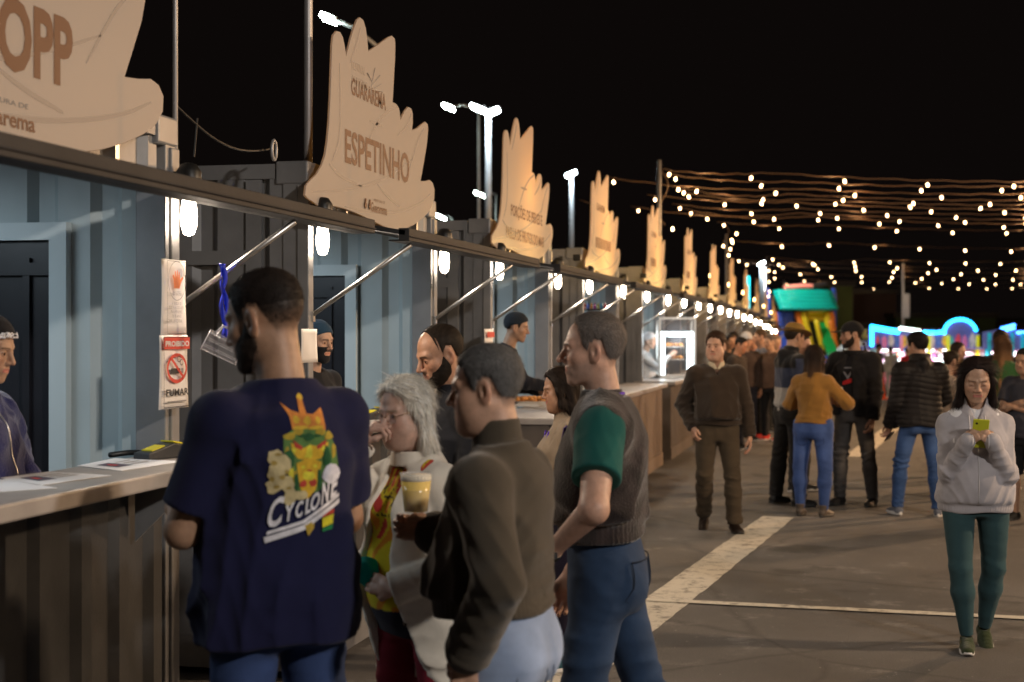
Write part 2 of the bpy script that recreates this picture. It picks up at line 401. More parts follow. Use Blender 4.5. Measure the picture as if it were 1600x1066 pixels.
# ---------------- hand-made leaf shaped signs ----------------
zo = [(195,775),(200,735),(216,715),(240,692),(262,655),(276,612),(284,560),(291,480),(296,380),(300,260),(303,175),(308,138),(320,123),(334,127),(345,148),(352,180),(358,224),(366,195),(376,155),(388,115),(402,78),(413,69),(426,80),(436,112),(441,150),(446,203),(470,188),(500,166),(525,148),(540,142),(550,152),(553,175),(552,230),(548,300),(545,360),(542,405),(556,411),(567,428),(571,450),(573,478),(582,458),(592,437),(604,424),(616,430),(622,452),(622,485),(619,517),(640,508),(658,493),(672,483),(681,492),(683,520),(677,580),(665,650),(653,718),(672,718),(690,714),(701,725),(708,750),(707,790),(698,820),(680,848),(655,872),(625,893),(595,906),(562,912),(535,908),(500,895),(465,878),(430,860),(390,842),(350,828),(312,818),(285,817),(262,828),(245,815),(222,798),(205,787)]
zo = [(x, y) for x, y in zo]
XS = -2.555
SY0 = STALLS[1]
def sgn(zx, zy): p = PX(400 + zx / 2.5375, zy / 2.5375, XS); return (p.y - SY0, p.z)
OUT = [sgn(*p) for p in zo]
M_sign = bpy.data.materials.new('translucent white acrylic sheet'); M_sign.use_nodes = True
_n = M_sign.node_tree.nodes; _l = M_sign.node_tree.links; _b = _n['Principled BSDF']; _b.inputs['Base Color'].default_value = (.60, .575, .56, 1); _b.inputs['Roughness'].default_value = .42
_t = _n.new('ShaderNodeBsdfTranslucent'); _t.inputs[0].default_value = (.90, .66, .34, 1); _m = _n.new('ShaderNodeMixShader'); _m.inputs[0].default_value = .48
_l.new(_b.outputs[0], _m.inputs[1]); _l.new(_t.outputs[0], _m.inputs[2]); _l.new(_m.outputs[0], _n['Material Output'].inputs[0])
M_letter = mat('brown sign lettering', (.125, .048, .020), .5); M_vein = mat('faint grey leaf vein print', (.30, .26, .235), .5)
veins = [[(225,760),(330,755),(420,740),(500,715),(560,680),(620,630)],[(300,640),(330,560),(335,430),(330,250)],[(420,740),(330,700),(290,650)],[(480,730),(520,780),(570,820)],[(350,820),(450,840),(560,845),(650,810),(690,770)],[(430,600),(470,500),(520,440),(560,425)],[(372,250),(400,170),(413,110)],[(450,480),(500,500)],[(600,700),(640,560),(665,510)],[(560,540),(600,500),(615,450)]]
slabels = ['cream leaf shaped sign lettered for draught beer, cut off at the top left', 'cream leaf shaped sign reading ESPETINHO above the second stall', 'glowing leaf shaped sign with two lines of menu lettering', 'tall yellow leaf shaped sign right of the two line menu sign', 'leaf shaped sign directly above the lit food warmer stall']
signs = []
def sign(i):
    y0 = STALLS[i]; zb = gz(y0 + 1)
    r = empty('leaf_sign', (XS, y0 + 1, zb + 2.3), 0, slabels[i] if i < 5 else 'glowing leaf shaped sign on the %s stall of the row' % ords[i], 'sign', 'leaf shaped signs over the stalls')
    sc = 1.0
    def P(u, v, w): return (w, u - 1, v - 2.3)
    m = sweep_poly(OUT, -.012, P); o = link('sign_board', m, M_sign, r)
    md = o.modifiers.new('b', 'BEVEL'); md.width = .002
    # fixings behind the board
    for u in (.45, 1.75): MB().bx(-.06, -.012, u - 1 - .015, u - 1 + .015, -.02, .35).build('mount', M_alu, r)
    if i < 6:
        for k, vv in enumerate(veins):
            pts = [sgn(*p) for p in vv]; q = MB(); P3 = [Vector((.0008, a - 1, b - 2.3)) for a, b in pts]
            # smooth the polyline
            for _ in range(2):
                nn = [P3[0]]
                for a, b in zip(P3, P3[1:]): nn += [a * .75 + b * .25, a * .25 + b * .75]
                P3 = nn + [P3[-1]]
            vs = []
            for j, p in enumerate(P3):
                t = (P3[min(j + 1, len(P3) - 1)] - P3[max(j - 1, 0)]).normalized(); nrm = Vector((0, -t.z, t.y)); w_ = .009 * math.sin(.25 + 2.7 * j / len(P3))
                vs += [p - nrm * w_, p + nrm * w_]
            q.add(vs, [(2 * j, 2 * j + 1, 2 * j + 3, 2 * j + 2) for j in range(len(P3) - 1)]); q.build('leaf_vein', M_vein, r)
    def T(name, body, u, v, size, width=None, bold=.02, mt=M_letter): text_obj(name, body, mt, r, lambda a, b: (.0016, u - 1 + a, v - 2.3 + b), size, width, bold)
    if i == 0:
        T('lettering', 'CHOPP', .60, 2.548, .215, .81, .035); T('lettering', 'Guararema', .76, 2.362, .050, .41, .02); T('lettering', 'PREFEITURA DE', .80, 2.43, .016, .33, 0, M_greyink)
    elif i == 1:
        a = sgn(352, 640); T('lettering', 'ESPETINHO', a[0], a[1], .168, 1.16, .022)
        a = sgn(377, 372); T('lettering', 'GUARAREMA', a[0], a[1], .085, .60, .02)
        a = sgn(380, 330); T('lettering', 'DE INVERNO', a[0], a[1], .045, .26, .0, M_vein2); T('lettering', 'FESTIVAL', a[0], a[1] + .075, .045, .22, 0, M_vein2)
        for aa, bb in (((440,350),(500,365)),((455,350),(470,270)),((458,340),(490,300)),((462,330),(440,290)),((470,350),(495,335))):
            p, q = sgn(*aa), sgn(*bb); MB().tube([(.0, p[0] - 1, p[1] - 2.3), (.004, q[0] - 1, q[1] - 2.3)], .003, 5).build('twig_print', M_vein2, r)
        a = sgn(455, 838); T('lettering', 'Guararema', a[0], a[1], .052, .29, .02); T('lettering', 'PREFEITURA DE', a[0] + .05, a[1] + .06, .014, .2, 0)
        a = sgn(424, 826)
        for j in (0, .075):
            b = MB(); b.lathe([(.003, 0), (.018, 0), (.02, .004)], (0, 0, 0), 10, Matrix.Rotation(R(90), 3, 'Y')); b.box((.003, 0, .02), (.004, .015, .03)); ob = b.build('crest', M_letter, r); ob.location = (.003, a[0] - 1 + .03 + j, a[1] - 2.3 + .02)
    elif i == 2:
        a = sgn(352, 610); T('lettering', 'PORÇÕES DE PEIXES E', a[0] + .05, a[1] - .02, .085, 1.2, .02); T('lettering', 'PAELLA DE FRUTOS DO MAR', a[0] - .12, a[1] - .20, .085, 1.45, .02)
    elif i < 6:
        a = sgn(352, 610); 
        for q_ in range([14, 8, 7][i - 3]): # print too small to read in the photograph: one mark per letter
            MB().bx(.0005, .0018, a[0] - .95 + q_ * .072, a[0] - .95 + q_ * .072 + .045, a[1] - 2.35, a[1] - 2.35 + .11).build('print_mark', M_letter, r)
        a = sgn(377, 360); T('lettering', 'GUARAREMA', a[0], a[1], .07, .55, .03)
    # warm lamp fixed to the container roof behind the board, and an added fill light with its holder in front
    if i >= 2:
        MB().bx(.37, .43, .06, .14, .0, .05).build('added_fill_holder', M_black, r)
        b = MB(); b.lathe([(.02, -.03), (.03, 0), (.03, .05), (.012, .07)], (0, 0, 0), 10); bb = b.build('back_lamp_holder', M_black, r); bb.location = (-.09, .15, .43)
        b = MB(); b.lathe([(.004, .02), (.022, .01), (.03, .05), (.025, .08), (.005, .1)], (0, 0, 0), 10); bb = b.build('back_lamp_bulb', M_bulbwarm, r); bb.location = (-.09, .15, .48)
        lamp('back_glow', 'POINT', (-.20, .15, .62), [0, 1.5, 20][i] if i < 3 else 60, (1, .56, .13), .05, None, r)
        lamp('added_front_fill', 'POINT', (.40, .1, .10), [.5, 2.2, 9][i] if i < 3 else 20, (1, .74, .52) if i < 2 else (1, .58, .16), .08, None, r)
    return r
M_vein2 = mat('grey sign print', (.42, .36, .31), .5)
M_bulbwarm = emat('lit warm bulb', (1, .6, .25), 12)
for i in range(len(STALLS)): signs.append(sign(i))

# lifting eye, wires and masts on the containers
def eye(px, py, X, s=1.0, label=''):
    p = PX(px, py, X); o = MB()
    pts = [(0, math.sin(a) * .045 * s, .075 * s - math.cos(a) * .075 * s) for a in [2 * math.pi * k / 14 for k in range(15)]]
    o.tube(pts, .014 * s, 8); ob = o.build('lifting_shackle', M_galv, smooth=True); ob.location = p; tag(ob, label, 'shackle'); return ob
eye(428, 250, XC - .06, 0.62, 'steel lifting shackle on the roof corner of the second stall')
for px, X, top, lab, rr in ((270, XC - .08, 5.2, 'thin grey mast rising behind the first stall', .012), (479, XC - .10, 5.4, 'grey pipe mast at the near corner of the second stall', .024)):
    p = PX(px, 250, X); o = MB().tube([(0, 0, 0), (0, 0, 3.4), (0, 0, top)], [rr, rr, rr * .9], 12).build('mast', M_galv, smooth=True); o.location = (p.x, p.y + .02, 0); tag(o, lab, 'mast')
for k, (a, b) in enumerate((((275, 165), (428, 232)), ((303, 245), (308, 185)))):
    pa, pb = PX(*a, XC - .1), PX(*b, XC - .1) if k == 0 else PX(*b, XC - .1)
    pts = [pa.lerp(pb, t / 10) + Vector((0, 0, -.08 * math.sin(math.pi * t / 10) * (k == 0))) for t in range(11)]
    o = MB().tube(pts, .005, 5).build('roof_cable', M_black); tag(o, ['thin cable slung from mast to shackle above the first gap', 'short upright wire stay behind the first stall roof'][k], 'cable')

# ---------------- strings of fairy lights ----------------
M_wire = mat('twisted black and brown flex', (.085, .05, .03), .6)
M_fb = emat('small lit warm bulb', (1, .62, .30), 19)
M_sock = mat('brown bulb socket', (.10, .06, .04), .5)
bm_ = MB(); bm_.lathe([(.002, -.050), (.014, -.044), (.021, -.026), (.019, -.006), (.013, .012)], (0, 0, 0), 8); BULB_ME = bm_.mesh('bulb', True); BULB_ME.materials.append(M_fb)
bm_ = MB(); bm_.lathe([(.016, .012), (.017, .04), (.006, .055)], (0, 0, 0), 6); SOCK_ME = bm_.mesh('socket', True); SOCK_ME.materials.append(M_sock)
HS = 4.5
STR = [(1030, 264, 1200, 270, 1600, 284, 1037, 1.55), (943, 276, 1250, 295, 1600, 303, 960, 1.55), (1055, 291, 1230, 303, 1600, 313, 1058, 1.5), (1010, 304, 1230, 316, 1600, 327, 1005, 1.5),
       (1050, 318, 1250, 326, 1600, 335, 1048, 1.5), (985, 322, 1250, 333, 1600, 343, 992, 1.5), (1120, 347, 1300, 352, 1600, 360, 1130, 1.5), (1135, 374, 1300, 379, 1600, 389, 1145, 1.5),
       (1147, 404, 1350, 405, 1600, 409, 1147, 1.5), (1200, 401, 1350, 414, 1600, 420, 1219, 1.6), (1195, 419, 1350, 430, 1600, 435, 1203, 1.45), (1225, 442, 1400, 447, 1600, 449, 1236, 1.7),
       (1040, 272, 1240, 284, 1600, 291, 1048, 1.5), (1062, 300, 1260, 311, 1600, 320, 1070, 1.5), (1068, 326, 1260, 338, 1600, 350, 1080, 1.5), (1160, 410, 1350, 420, 1600, 427, 1170, 1.5), (1205, 432, 1380, 438, 1600, 442, 1210, 1.5)]
sl = ['topmost string of bulbs, starting above the bend by the yellow signs', 'second string of bulbs from the top, tied nearest the tall yellow sign', 'third string of bulbs from the top', 'fourth string of bulbs, starting beside the fifth leaf sign', 'fifth string of bulbs from the top', 'sixth string of bulbs, lowest of the dense upper band', 'lone string of bulbs just under the dense upper band', 'string of bulbs in the middle of the dark gap', 'thin string of bulbs level with the far street lamp', 'string of bulbs just under the far street lamp', 'string of bulbs just above the inflatable slide', 'lowest string of bulbs, crossing before the inflatable slide', 'string of bulbs hanging just under the topmost one', 'string of bulbs between the third and fourth of the upper band', 'string of bulbs just under the lowest of the upper band', 'string of bulbs between the far lamp string and the slide', 'second lowest string of bulbs over the slide']
anch = []
for k, (x0, y0, xm, ym, x1, y1, xb, sp) in enumerate(STR):
    r = empty('light_string', (0, 0, 0), 0, sl[k], 'string lights', 'strings of festoon bulbs over the street')
    Dk = F * (HS - CH) / (520 - y0)
    a, m, b = PD(x0, y0, Dk), PD(xm, ym, Dk * 1.01), PD(x1, y1, Dk * 1.03)
    a.z = HS + (a.z - HS); c = b + (b - m) * 1.6 + Vector((0, 0, .25))
    anch.append(a.copy()); r.location = a
    ctrl = [a, m, b, c]; pts = []
    def cat(p0, p1, n, sag): return [p0.lerp(p1, t / n) + Vector((0, 0, -sag * 4 * (t / n) * (1 - t / n))) for t in range(n)]
    L1 = (m - a).length; pts = cat(a, m, 14, .05 + .012 * L1 * (k % 3)) + cat(m, b, 16, .04) + cat(b, c, 10, .05) + [c]
    pts = [p + Vector((0, 0, .012 * math.sin(i * 2.1 + k))) for i, p in enumerate(pts)]
    MB().tube([p - a for p in pts], .0085 if k < 7 or k in (12, 13, 14) else .010, 5).build('cable', M_wire, r, True)
    for t_ in (6, 18, 30): lamp('string_glow', 'POINT', pts[t_] - a + Vector((0, 0, -.16)), 22, (1, .60, .28), .05, None, r)
    # bulbs along it
    dist = 0; nxt = 0.18; cnt = 0
    for p, q in zip(pts, pts[1:]):
        seg = (q - p).length
        while nxt <= dist + seg:
            t = (nxt - dist) / seg; pos = p.lerp(q, t) - a + Vector((0, 0, -.06))
            bo = link('bulb', BULB_ME, None, r); bo.location = pos; bo.rotation_euler = (random.uniform(-.35, .35), random.uniform(-.35, .35), 0)
            if k >= 7 and k not in (12, 13, 14): bo.scale = (1.2, 1.2, 1.2)
            so = link('socket', SOCK_ME, None, bo); nxt += sp * random.uniform(.93, 1.07)
        dist += seg
# drop leads joining the strings at the stall end
for k, (pa, pb, D_, lab) in enumerate((((1030, 264), (1042, 352), 26, 'drooping lead of bulbs hanging from the topmost string end'), ((1128, 347), (1140, 395), 38, 'short lead of bulbs between two strings by the seventh leaf sign'),
                                   ((905, 312), (955, 352), 24, 'lead of bulbs tied to the tall yellow sign'), ((1196, 400), (1202, 476), 60, 'hanging lead of bulbs beside the inflatable slide'))):
    a, b = PD(*pa, D_), PD(*pb, D_); r = empty('light_lead', a, 0, lab, 'string lights', None)
    pts = [a.lerp(b, t / 10) - a + RIGHT * (.12 * math.sin(t * .6)) for t in range(11)]
    MB().tube(pts, .009, 5).build('cable', M_wire, r, True)
    for t in (3, 5, 7, 8, 10):
        bo = link('bulb', BULB_ME, None, r); bo.location = pts[t] + RIGHT * random.uniform(-.06, .14) * (1.5) + Vector((0, 0, -.05))
# masts that carry the strings
for k, px in ((0, 1030), (7, 1136), (11, 1226)):
    a = anch[k]; o = MB().tube([(0, 0, 0), (0, 0, HS + .15 - gz(a.y))], .035, 8).build('string_mast', M_galv, smooth=True); o.location = (a.x, a.y, gz(a.y)); tag(o, ['slim mast behind the stalls holding the topmost light string', 'slim mast holding the middle light string', 'slim mast holding the lowest light string'][(0, 7, 11).index(k)], 'mast')

# ---------------- street lamps far away ----------------
M_led = emat('lit street lamp panel', (.82, 1, .88), 60)
M_ledc = emat('lit cold street lamp panel', (.80, .95, 1), 80)
def street_lamp(px, py, D, heads, label, pole_r=.085, glow=0, mt=M_ledc, arm=None):
    p = PD(px, py, D); zb = gz(p.y); r = empty('street_lamp', (p.x, p.y, zb), 0, label, 'street lamp', 'street lamps beyond the stalls')
    MB().tube([(0, 0, 0), (0, 0, (p.z - zb) * .6), (0, 0, p.z - zb)], [pole_r, pole_r * .9, pole_r * .7], 10).build('pole', M_white, r, True)
    for dx, dz, w in heads:
        q = p + RIGHT * dx + Vector((0, 0, dz)) - r.location; top = p - r.location
        MB().tube([top, top.lerp(q, .5) + Vector((0, 0, .1)), q], .035, 8).build('arm', M_white, r, True)
        h = MB().box(q, (w, .30, .10), Matrix.Rotation(PSI, 3, 'Z') @ Matrix.Rotation(R(22 if dx < 0 else -24), 3, 'Y')).build('lamp_head', M_galv, r, bevel=.02)
        MB().box(q + Vector((0, -.02, -.058)), (w * .94, .30, .05), Matrix.Rotation(PSI, 3, 'Z') @ Matrix.Rotation(R(22 if dx < 0 else -24), 3, 'Y')).build('lamp_panel', mt, h, bevel=.015)
        MB().box(q + Vector((0, -.17, -.01)), (w * .94, .06, .09), Matrix.Rotation(PSI, 3, 'Z') @ Matrix.Rotation(R(22 if dx < 0 else -24), 3, 'Y')).build('lamp_lens', mt, h, bevel=.015)
    if glow: lamp('lamp_glow', 'SPOT', p - r.location + Vector((0, -.3, -.25)), glow, (.8, .95, 1), .15, (0, 0, 0), r)
    return r
M_white = mat('pale painted steel pole', (.45, .47, .5), .5)
street_lamp(763, 176, 41, [(-.25, .12, .45), (.14, .03, .4)], 'tall double headed white street lamp behind the two line menu sign', .1, 90)
street_lamp(893, 272, 58, [(0.0, .02, .45)], 'single headed street lamp left of the tall yellow sign', .10, 60)
street_lamp(592, 75, 30, [(-.98, .6, .30)], 'arm street lamp at the top of the picture behind the ESPETINHO sign', .05, 0, M_led)
street_lamp(748, 172, 46, [(-.9, .1, .38)], 'street lamp head floating left of the double headed lamp', .05, 0, M_led)
street_lamp(775, 304, 70, [(-.75, .03, .5)], 'lower street lamp head beside the white pole', .05, 0, M_led)
street_lamp(706, 342, 70, [(-.5, .1, .5)], 'lowest street lamp head just above the second stall roof', .05, 0, M_led)
street_lamp(1190, 411, 90, [(.0, .0, .42)], 'cold white street lamp far behind the light strings', .15, 60)
street_lamp(1411, 412, 62, [], 'plain pale mast in front of the funfair booth', .06)
q = PD(1417, 478, 61.8); o = MB().box((0, 0, 0), (.22, .2, 1.0)).build('loudspeaker', M_white, bevel=.03); o.location = q; tag(o, 'white column loudspeaker on the pale mast', 'loudspeaker')
# street lamps of the same kind standing right of and behind the photographer light the near part of the street
def near_lamp(x, y, z, power, col, label, size=.5, tgt=(0, 8, 0)):
    r = empty('street_lamp', (x, y, gz(y)), 0, label, 'street lamp', 'street lamps beyond the stalls')
    MB().tube([(0, 0, 0), (0, 0, z)], .07, 8).build('pole', M_white, r, True)
    d = (Vector(tgt) - Vector((x, y, z))).normalized()
    rt = d.to_track_quat('-Z', 'Y').to_euler()
    q = Vector((0, 0, z)); o = MB().box(q + Vector((0, 0, .06)), (.5, .3, .08)).build('lamp_head', M_galv, r)
    lamp('lamp_glow', 'AREA', q + d * .12, power, col, size, rt, r)
near_lamp(6.5, -3.5, 6.0, NEARP, (1, .80, .60), 'street lamp behind the photographer', .5, (-.5, 7, 1)) if False else None
near_lamp(7.0, -1.5, 5.8, 600, (1, .92, .84), 'street lamp standing behind the photographer', .45, (-.3, 7, 1.2))
near_lamp(9.5, 9.0, 5.6, 1000, (1, .70, .44), 'street lamp on the open right side of the street', .5, (-1, 11, .8))
near_lamp(9.5, 24.0, 5.6, 1900, (1, .60, .32), 'street lamp further up the right side of the street', .5, (-.5, 24, .0))

# ---------------- things on the stalls ----------------
def post_paper(px0, py0, px1, py1, X, build, label, name='notice'):
    a = PX(px0, py0, X); b = PX(px1, py1, X); 
    D0 = PD  # noqa
    r = empty(name, (X, a.y, b.z), 0, label, 'notice'); w = b.y - a.y; h = a.z - b.z
    m = MB(); n = 8; vs = []
    for i in range(n + 1):
        for j in range(n + 1):
            u, v = i / n, j / n; vs.append((.004 + .010 * math.sin(u * 3.0 + v * 2) * (.3 + v * (1 - v)) + .012 * max(0, u - .75) * 2, u * w, v * h))
    fs = [(i * (n + 1) + j, (i + 1) * (n + 1) + j, (i + 1) * (n + 1) + j + 1, i * (n + 1) + j + 1) for i in range(n) for j in range(n)]
    m.add(vs, fs); o = m.build('sheet', M_paper, r, True); s = o.modifiers.new('s', 'SOLIDIFY'); s.thickness = .0015
    build(r, w, h); return r
def flat(r, name, mt, pts, x=.022):
    m = MB(); m.add([(x, u, v) for u, v in pts], [tuple(range(len(pts)))]); return m.build(name, mt, r)
def ring(r, name, mt, cu, cv, ru, rv, t, x=.022, n=28):
    vs = []; 
    for k in range(n):
        a = 2 * math.pi * k / n
        vs += [(x, cu + math.cos(a) * ru, cv + math.sin(a) * rv), (x, cu + math.cos(a) * (ru - t), cv + math.sin(a) * (rv - t))]
    m = MB(); m.add(vs, [(2 * k, 2 * k + 1, (2 * k + 3) % (2 * n), (2 * k + 2) % (2 * n)) for k in range(n)]); return m.build(name, mt, r)
def frame_(r, w, h, m_=.06, t=.004, x=.0225, mt=None):
    a, b = w * m_, w * (1 - m_); c, d = h * .02, h * .98
    for p in (((a, c), (b, c), (b, c + t), (a, c + t)), ((a, d - t), (b, d - t), (b, d), (a, d)), ((a, c), (a + t, c), (a + t, d), (a, d)), ((b - t, c), (b, c), (b, d), (b - t, d))): flat(r, 'border_print', mt or M_ink, p, x)
def TT(r, body, mt, u, v, size, width, x=.024, bold=.03): text_obj('lettering', body, mt, r, lambda a, b: (x, u + a, v + b), size, width, bold)
def hand_notice(r, w, h):
    frame_(r, w, h, .1, .002)
    ring(r, 'circle_print', M_greyink, w * .5, h * .72, w * .36, w * .36 * 1.0, .003)
    # the raised red hand
    pts = [(.38, .62), (.60, .62), (.66, .70), (.76, .765), (.72, .78), (.62, .735), (.61, .84), (.57, .84), (.55, .76), (.53, .86), (.49, .86), (.475, .76), (.44, .85), (.40, .84), (.42, .75), (.35, .80), (.31, .79), (.37, .71)]
    flat(r, 'hand_print', M_orink, [(w * a, h * b) for a, b in pts], .0225)
    for k, (s, yv) in enumerate((('NÃO PODE', .555), ('PARA MENORES', .525), ('A VENDA DE', .40), ('BEBIDA ALCOÓLICA', .345), ('PARA MENORES', .29), ('DE 18 ANOS', .235), ('É CRIME, LEI FEDERAL', .17))): TT(r, s, M_greyink, w * (.5 - .028 * len(s) * .8), h * yv, .012 if k > 1 else .009, w * .045 * len(s) * (.85 if k < 6 else .72), bold=0)
def smoke_notice(r, w, h):
    frame_(r, w, h, .03, .003, .0228, M_ink)
    flat(r, 'red_band', M_redink, [(w * .03, h * .81), (w * .97, h * .81), (w * .97, h * .975), (w * .03, h * .975)])
    TT(r, 'PROIBIDO', M_paper, w * .08, h * .85, h * .07, w * .84)
    cu, cv, rr = w * .5, h * .55, w * .36
    ring(r, 'red_ring', M_redink, cu, cv, rr, h * .205, .014)
    flat(r, 'cigarette_print', M_ink, [(cu - rr * .62, cv - .02), (cu + rr * .3, cv - .02), (cu + rr * .3, cv + .0), (cu - rr * .62, cv + .0)], .023)
    flat(r, 'cigarette_print', M_greyink, [(cu + rr * .36, cv - .02), (cu + rr * .6, cv - .02), (cu + rr * .6, cv + .0), (cu + rr * .36, cv + .0)], .023)
    ring(r, 'smoke_print', M_ink, cu + rr * .15, cv + .035, .018, .012, .003, .0235, 14); ring(r, 'smoke_print', M_ink, cu + rr * .42, cv + .022, .014, .012, .003, .0235, 14)
    flat(r, 'red_slash', M_redink, [(cu - rr * .72, cv + h * .13), (cu - rr * .58, cv + h * .155), (cu + rr * .72, cv - h * .13), (cu + rr * .58, cv - h * .155)], .0245)
    TT(r, 'FUMAR', M_ink, w * .1, h * .18, h * .09, w * .8); flat(r, 'small_print', M_greyink, [(w * .16, h * .09), (w * .84, h * .09), (w * .84, h * .09 + .005), (w * .16, h * .09 + .005)])
post_paper(249, 404, 287, 524, XC + .075, hand_notice, 'white paper notice with a raised red hand taped above the no smoking notice')
post_paper(246, 524, 290, 636, XC + .080, smoke_notice, 'white and red PROIBIDO FUMAR notice with a crossed out cigarette')
def small_notice(r, w, h):
    flat(r, 'red_band', M_redink, [(w * .1, h * .72), (w * .9, h * .72), (w * .9, h * .9), (w * .1, h * .9)], .024); flat(r, 'grey_print', M_greyink, [(w * .2, h * .3), (w * .8, h * .3), (w * .8, h * .34), (w * .2, h * .34)], .024)
post_paper(755, 514, 769, 560, XC + .06, small_notice, 'small red and white notice on the post of the third stall')
def blank(r, w, h): pass
pn = post_paper(468, 514, 493, 566, XC + .09, blank, 'plain white sheet hanging on the post beside the masked vendor')

def at_slab(i, px, py): # point on counter i's top seen at a pixel
    z = SLAB_H[i]; d = FWD + RIGHT * ((px - 800) / F) + Vector((0, 0, (520 - py) / F)); return Vector((0, 0, CH)) + d * ((z - CH) / d.z)
def sheet_on(i, quad, label, pic=True):
    p = [at_slab(i, *q) for q in quad]; c = sum(p, Vector()) / 4
    r = empty('menu_sheet', c, 0, label, 'paper', 'menu sheets on the first counter')
    z = .003; m = MB(); m.add([(q - c) + Vector((0, 0, z)) for q in p] + [(q - c) + Vector((0, 0, z - .0015)) for q in p], [(0, 1, 2, 3), (7, 6, 5, 4), (0, 4, 5, 1), (1, 5, 6, 2), (2, 6, 7, 3), (3, 7, 4, 0)]); m.build('sheet', mat('bright white paper', (.82, .82, .84), .5), r)
    if pic:
        a, b, cc, d = p
        def bl(u, v): return (a.lerp(b, u)).lerp(d.lerp(cc, u), v) - c + Vector((0, 0, z + .001))
        m = MB(); m.add([bl(.18, .25), bl(.45, .25), bl(.45, .7), bl(.18, .7)], [(0, 1, 2, 3)]); m.build('dark_print', mat('purple grey print', (.10, .08, .12), .5), r)
        m = MB(); m.add([bl(.25, .38), bl(.33, .38), bl(.33, .56), bl(.25, .56)], [(0, 1, 2, 3)]); m.build('red_print', M_redink, r).location.z += .0008
        for q in range(3): m = MB(); m.add([bl(.52, .3 + q * .14), bl(.85, .3 + q * .14), bl(.85, .34 + q * .14), bl(.52, .34 + q * .14)], [(0, 1, 2, 3)]); m.build('grey_print', M_vein2, r)
sheet_on(0, [(0, 748), (78, 738), (174, 744), (60, 760)], 'white menu sheet with a dark picture, the one further left on the first counter')
sheet_on(0, [(120, 729), (180, 717), (286, 722), (190, 737)], 'white menu sheet with a dark picture beside the card terminal on the first counter')
sheet_on(0, [(-40, 752), (10, 750), (90, 764), (0, 770)], 'blank white sheet at the left picture edge on the first counter', False)
M_yel = mat('yellow plastic keypad', (.72, .62, .03), .4)
def terminal(p, rz, label, s=1):
    r = empty('card_terminal', p, rz, label, 'card terminal')
    prof = [(-.085, 0), (.075, 0), (.085, .012), (.082, .040), (.030, .050), (-.03, .034), (-.085, .022)]
    vs = [(x * s, -.038 * s, z * s) for x, z in prof] + [(x * s, .038 * s, z * s) for x, z in prof]; n = len(prof)
    m = MB(); m.add(vs, [tuple(range(n)), tuple(range(2 * n - 1, n - 1, -1))] + [(i, (i + 1) % n, n + (i + 1) % n, n + i) for i in range(n)]); m.build('case', mat('dark grey plastic', (.03, .032, .035), .35), r, bevel=.005)
    m = MB(); m.add([(.032 * s, -.03 * s, .053 * s), (.078 * s, -.03 * s, .044 * s), (.078 * s, .03 * s, .044 * s), (.032 * s, .03 * s, .053 * s)] + [(.032 * s, -.03 * s, .058 * s), (.078 * s, -.03 * s, .049 * s), (.078 * s, .03 * s, .049 * s), (.032 * s, .03 * s, .058 * s)], [(3, 2, 1, 0), (4, 5, 6, 7), (0, 1, 5, 4), (1, 2, 6, 5), (2, 3, 7, 6), (3, 0, 4, 7)]); m.build('paper_lid', M_yel, r)
    m = MB(); m.box((-.03 * s, 0, .036 * s), (.06 * s, .05 * s, .004 * s), Matrix.Rotation(R(-13), 3, 'Y')); m.build('keypad', M_yel, r)
terminal(at_slab(0, 250, 716), R(70), 'black and yellow card payment terminal on the first counter', 1.15)
cb = MB().tube([at_slab(0, 172, 716) + Vector((0, 0, .012)), at_slab(0, 200, 713) + Vector((0, 0, .014)), at_slab(0, 236, 712) + Vector((0, 0, .014))], .011, 8).build('marker_pen', M_black, smooth=True); tag(cb, 'thick black pen lying beside the card terminal', 'pen')
terminal(at_slab(1, 583, 655), R(60), 'black and yellow card payment terminal on the second counter', 1.1)
gp = MB().tube([at_slab(1, 558, 654) + Vector((0, 0, .01)), at_slab(1, 575, 652) + Vector((0, 0, .012))], .009, 8).build('green_pen', mat('green plastic', (.03, .35, .06), .4), smooth=True); tag(gp, 'green marker on the second counter beside the terminal', 'pen')

# tray of fried food on the third counter
p = at_slab(2, 820, 634); p.z = SLAB_H[2]
tr = empty('food_tray', p, R(10), 'white tray of golden fried snacks on the third counter', 'tray')
b = MB(); b.bx(-.26, .26, -.17, .17, 0, .012); b.bx(-.27, -.255, -.18, .18, .0, .045); b.bx(.255, .27, -.18, .18, 0, .045); b.bx(-.255, .255, -.18, -.165, 0, .045); b.bx(-.255, .255, .165, .18, 0, .045); b.build('tray_shell', mat('white plastic tray', (.75, .73, .70), .35), tr, bevel=.004)
M_food = mat('golden fried crust', (.52, .22, .05), .55, bump=.004, bscale=60, var=.35, vscale=30)
for k in range(46):
    b = MB(); r_ = random.uniform(.02, .032); e = random.uniform(1, 1.7)
    b.lathe([(.001, -r_ * e), (r_ * .7, -r_ * .7 * e), (r_, 0), (r_ * .7, r_ * .7 * e), (.001, r_ * e)], (0, 0, 0), 7, Euler((random.random() * 3, random.random() * 3, 0)).to_matrix())
    o = b.build('snack', M_food, tr, True); o.location = (random.uniform(-.22, .22), random.uniform(-.13, .13), .03 + (.03 if k > 22 else 0))
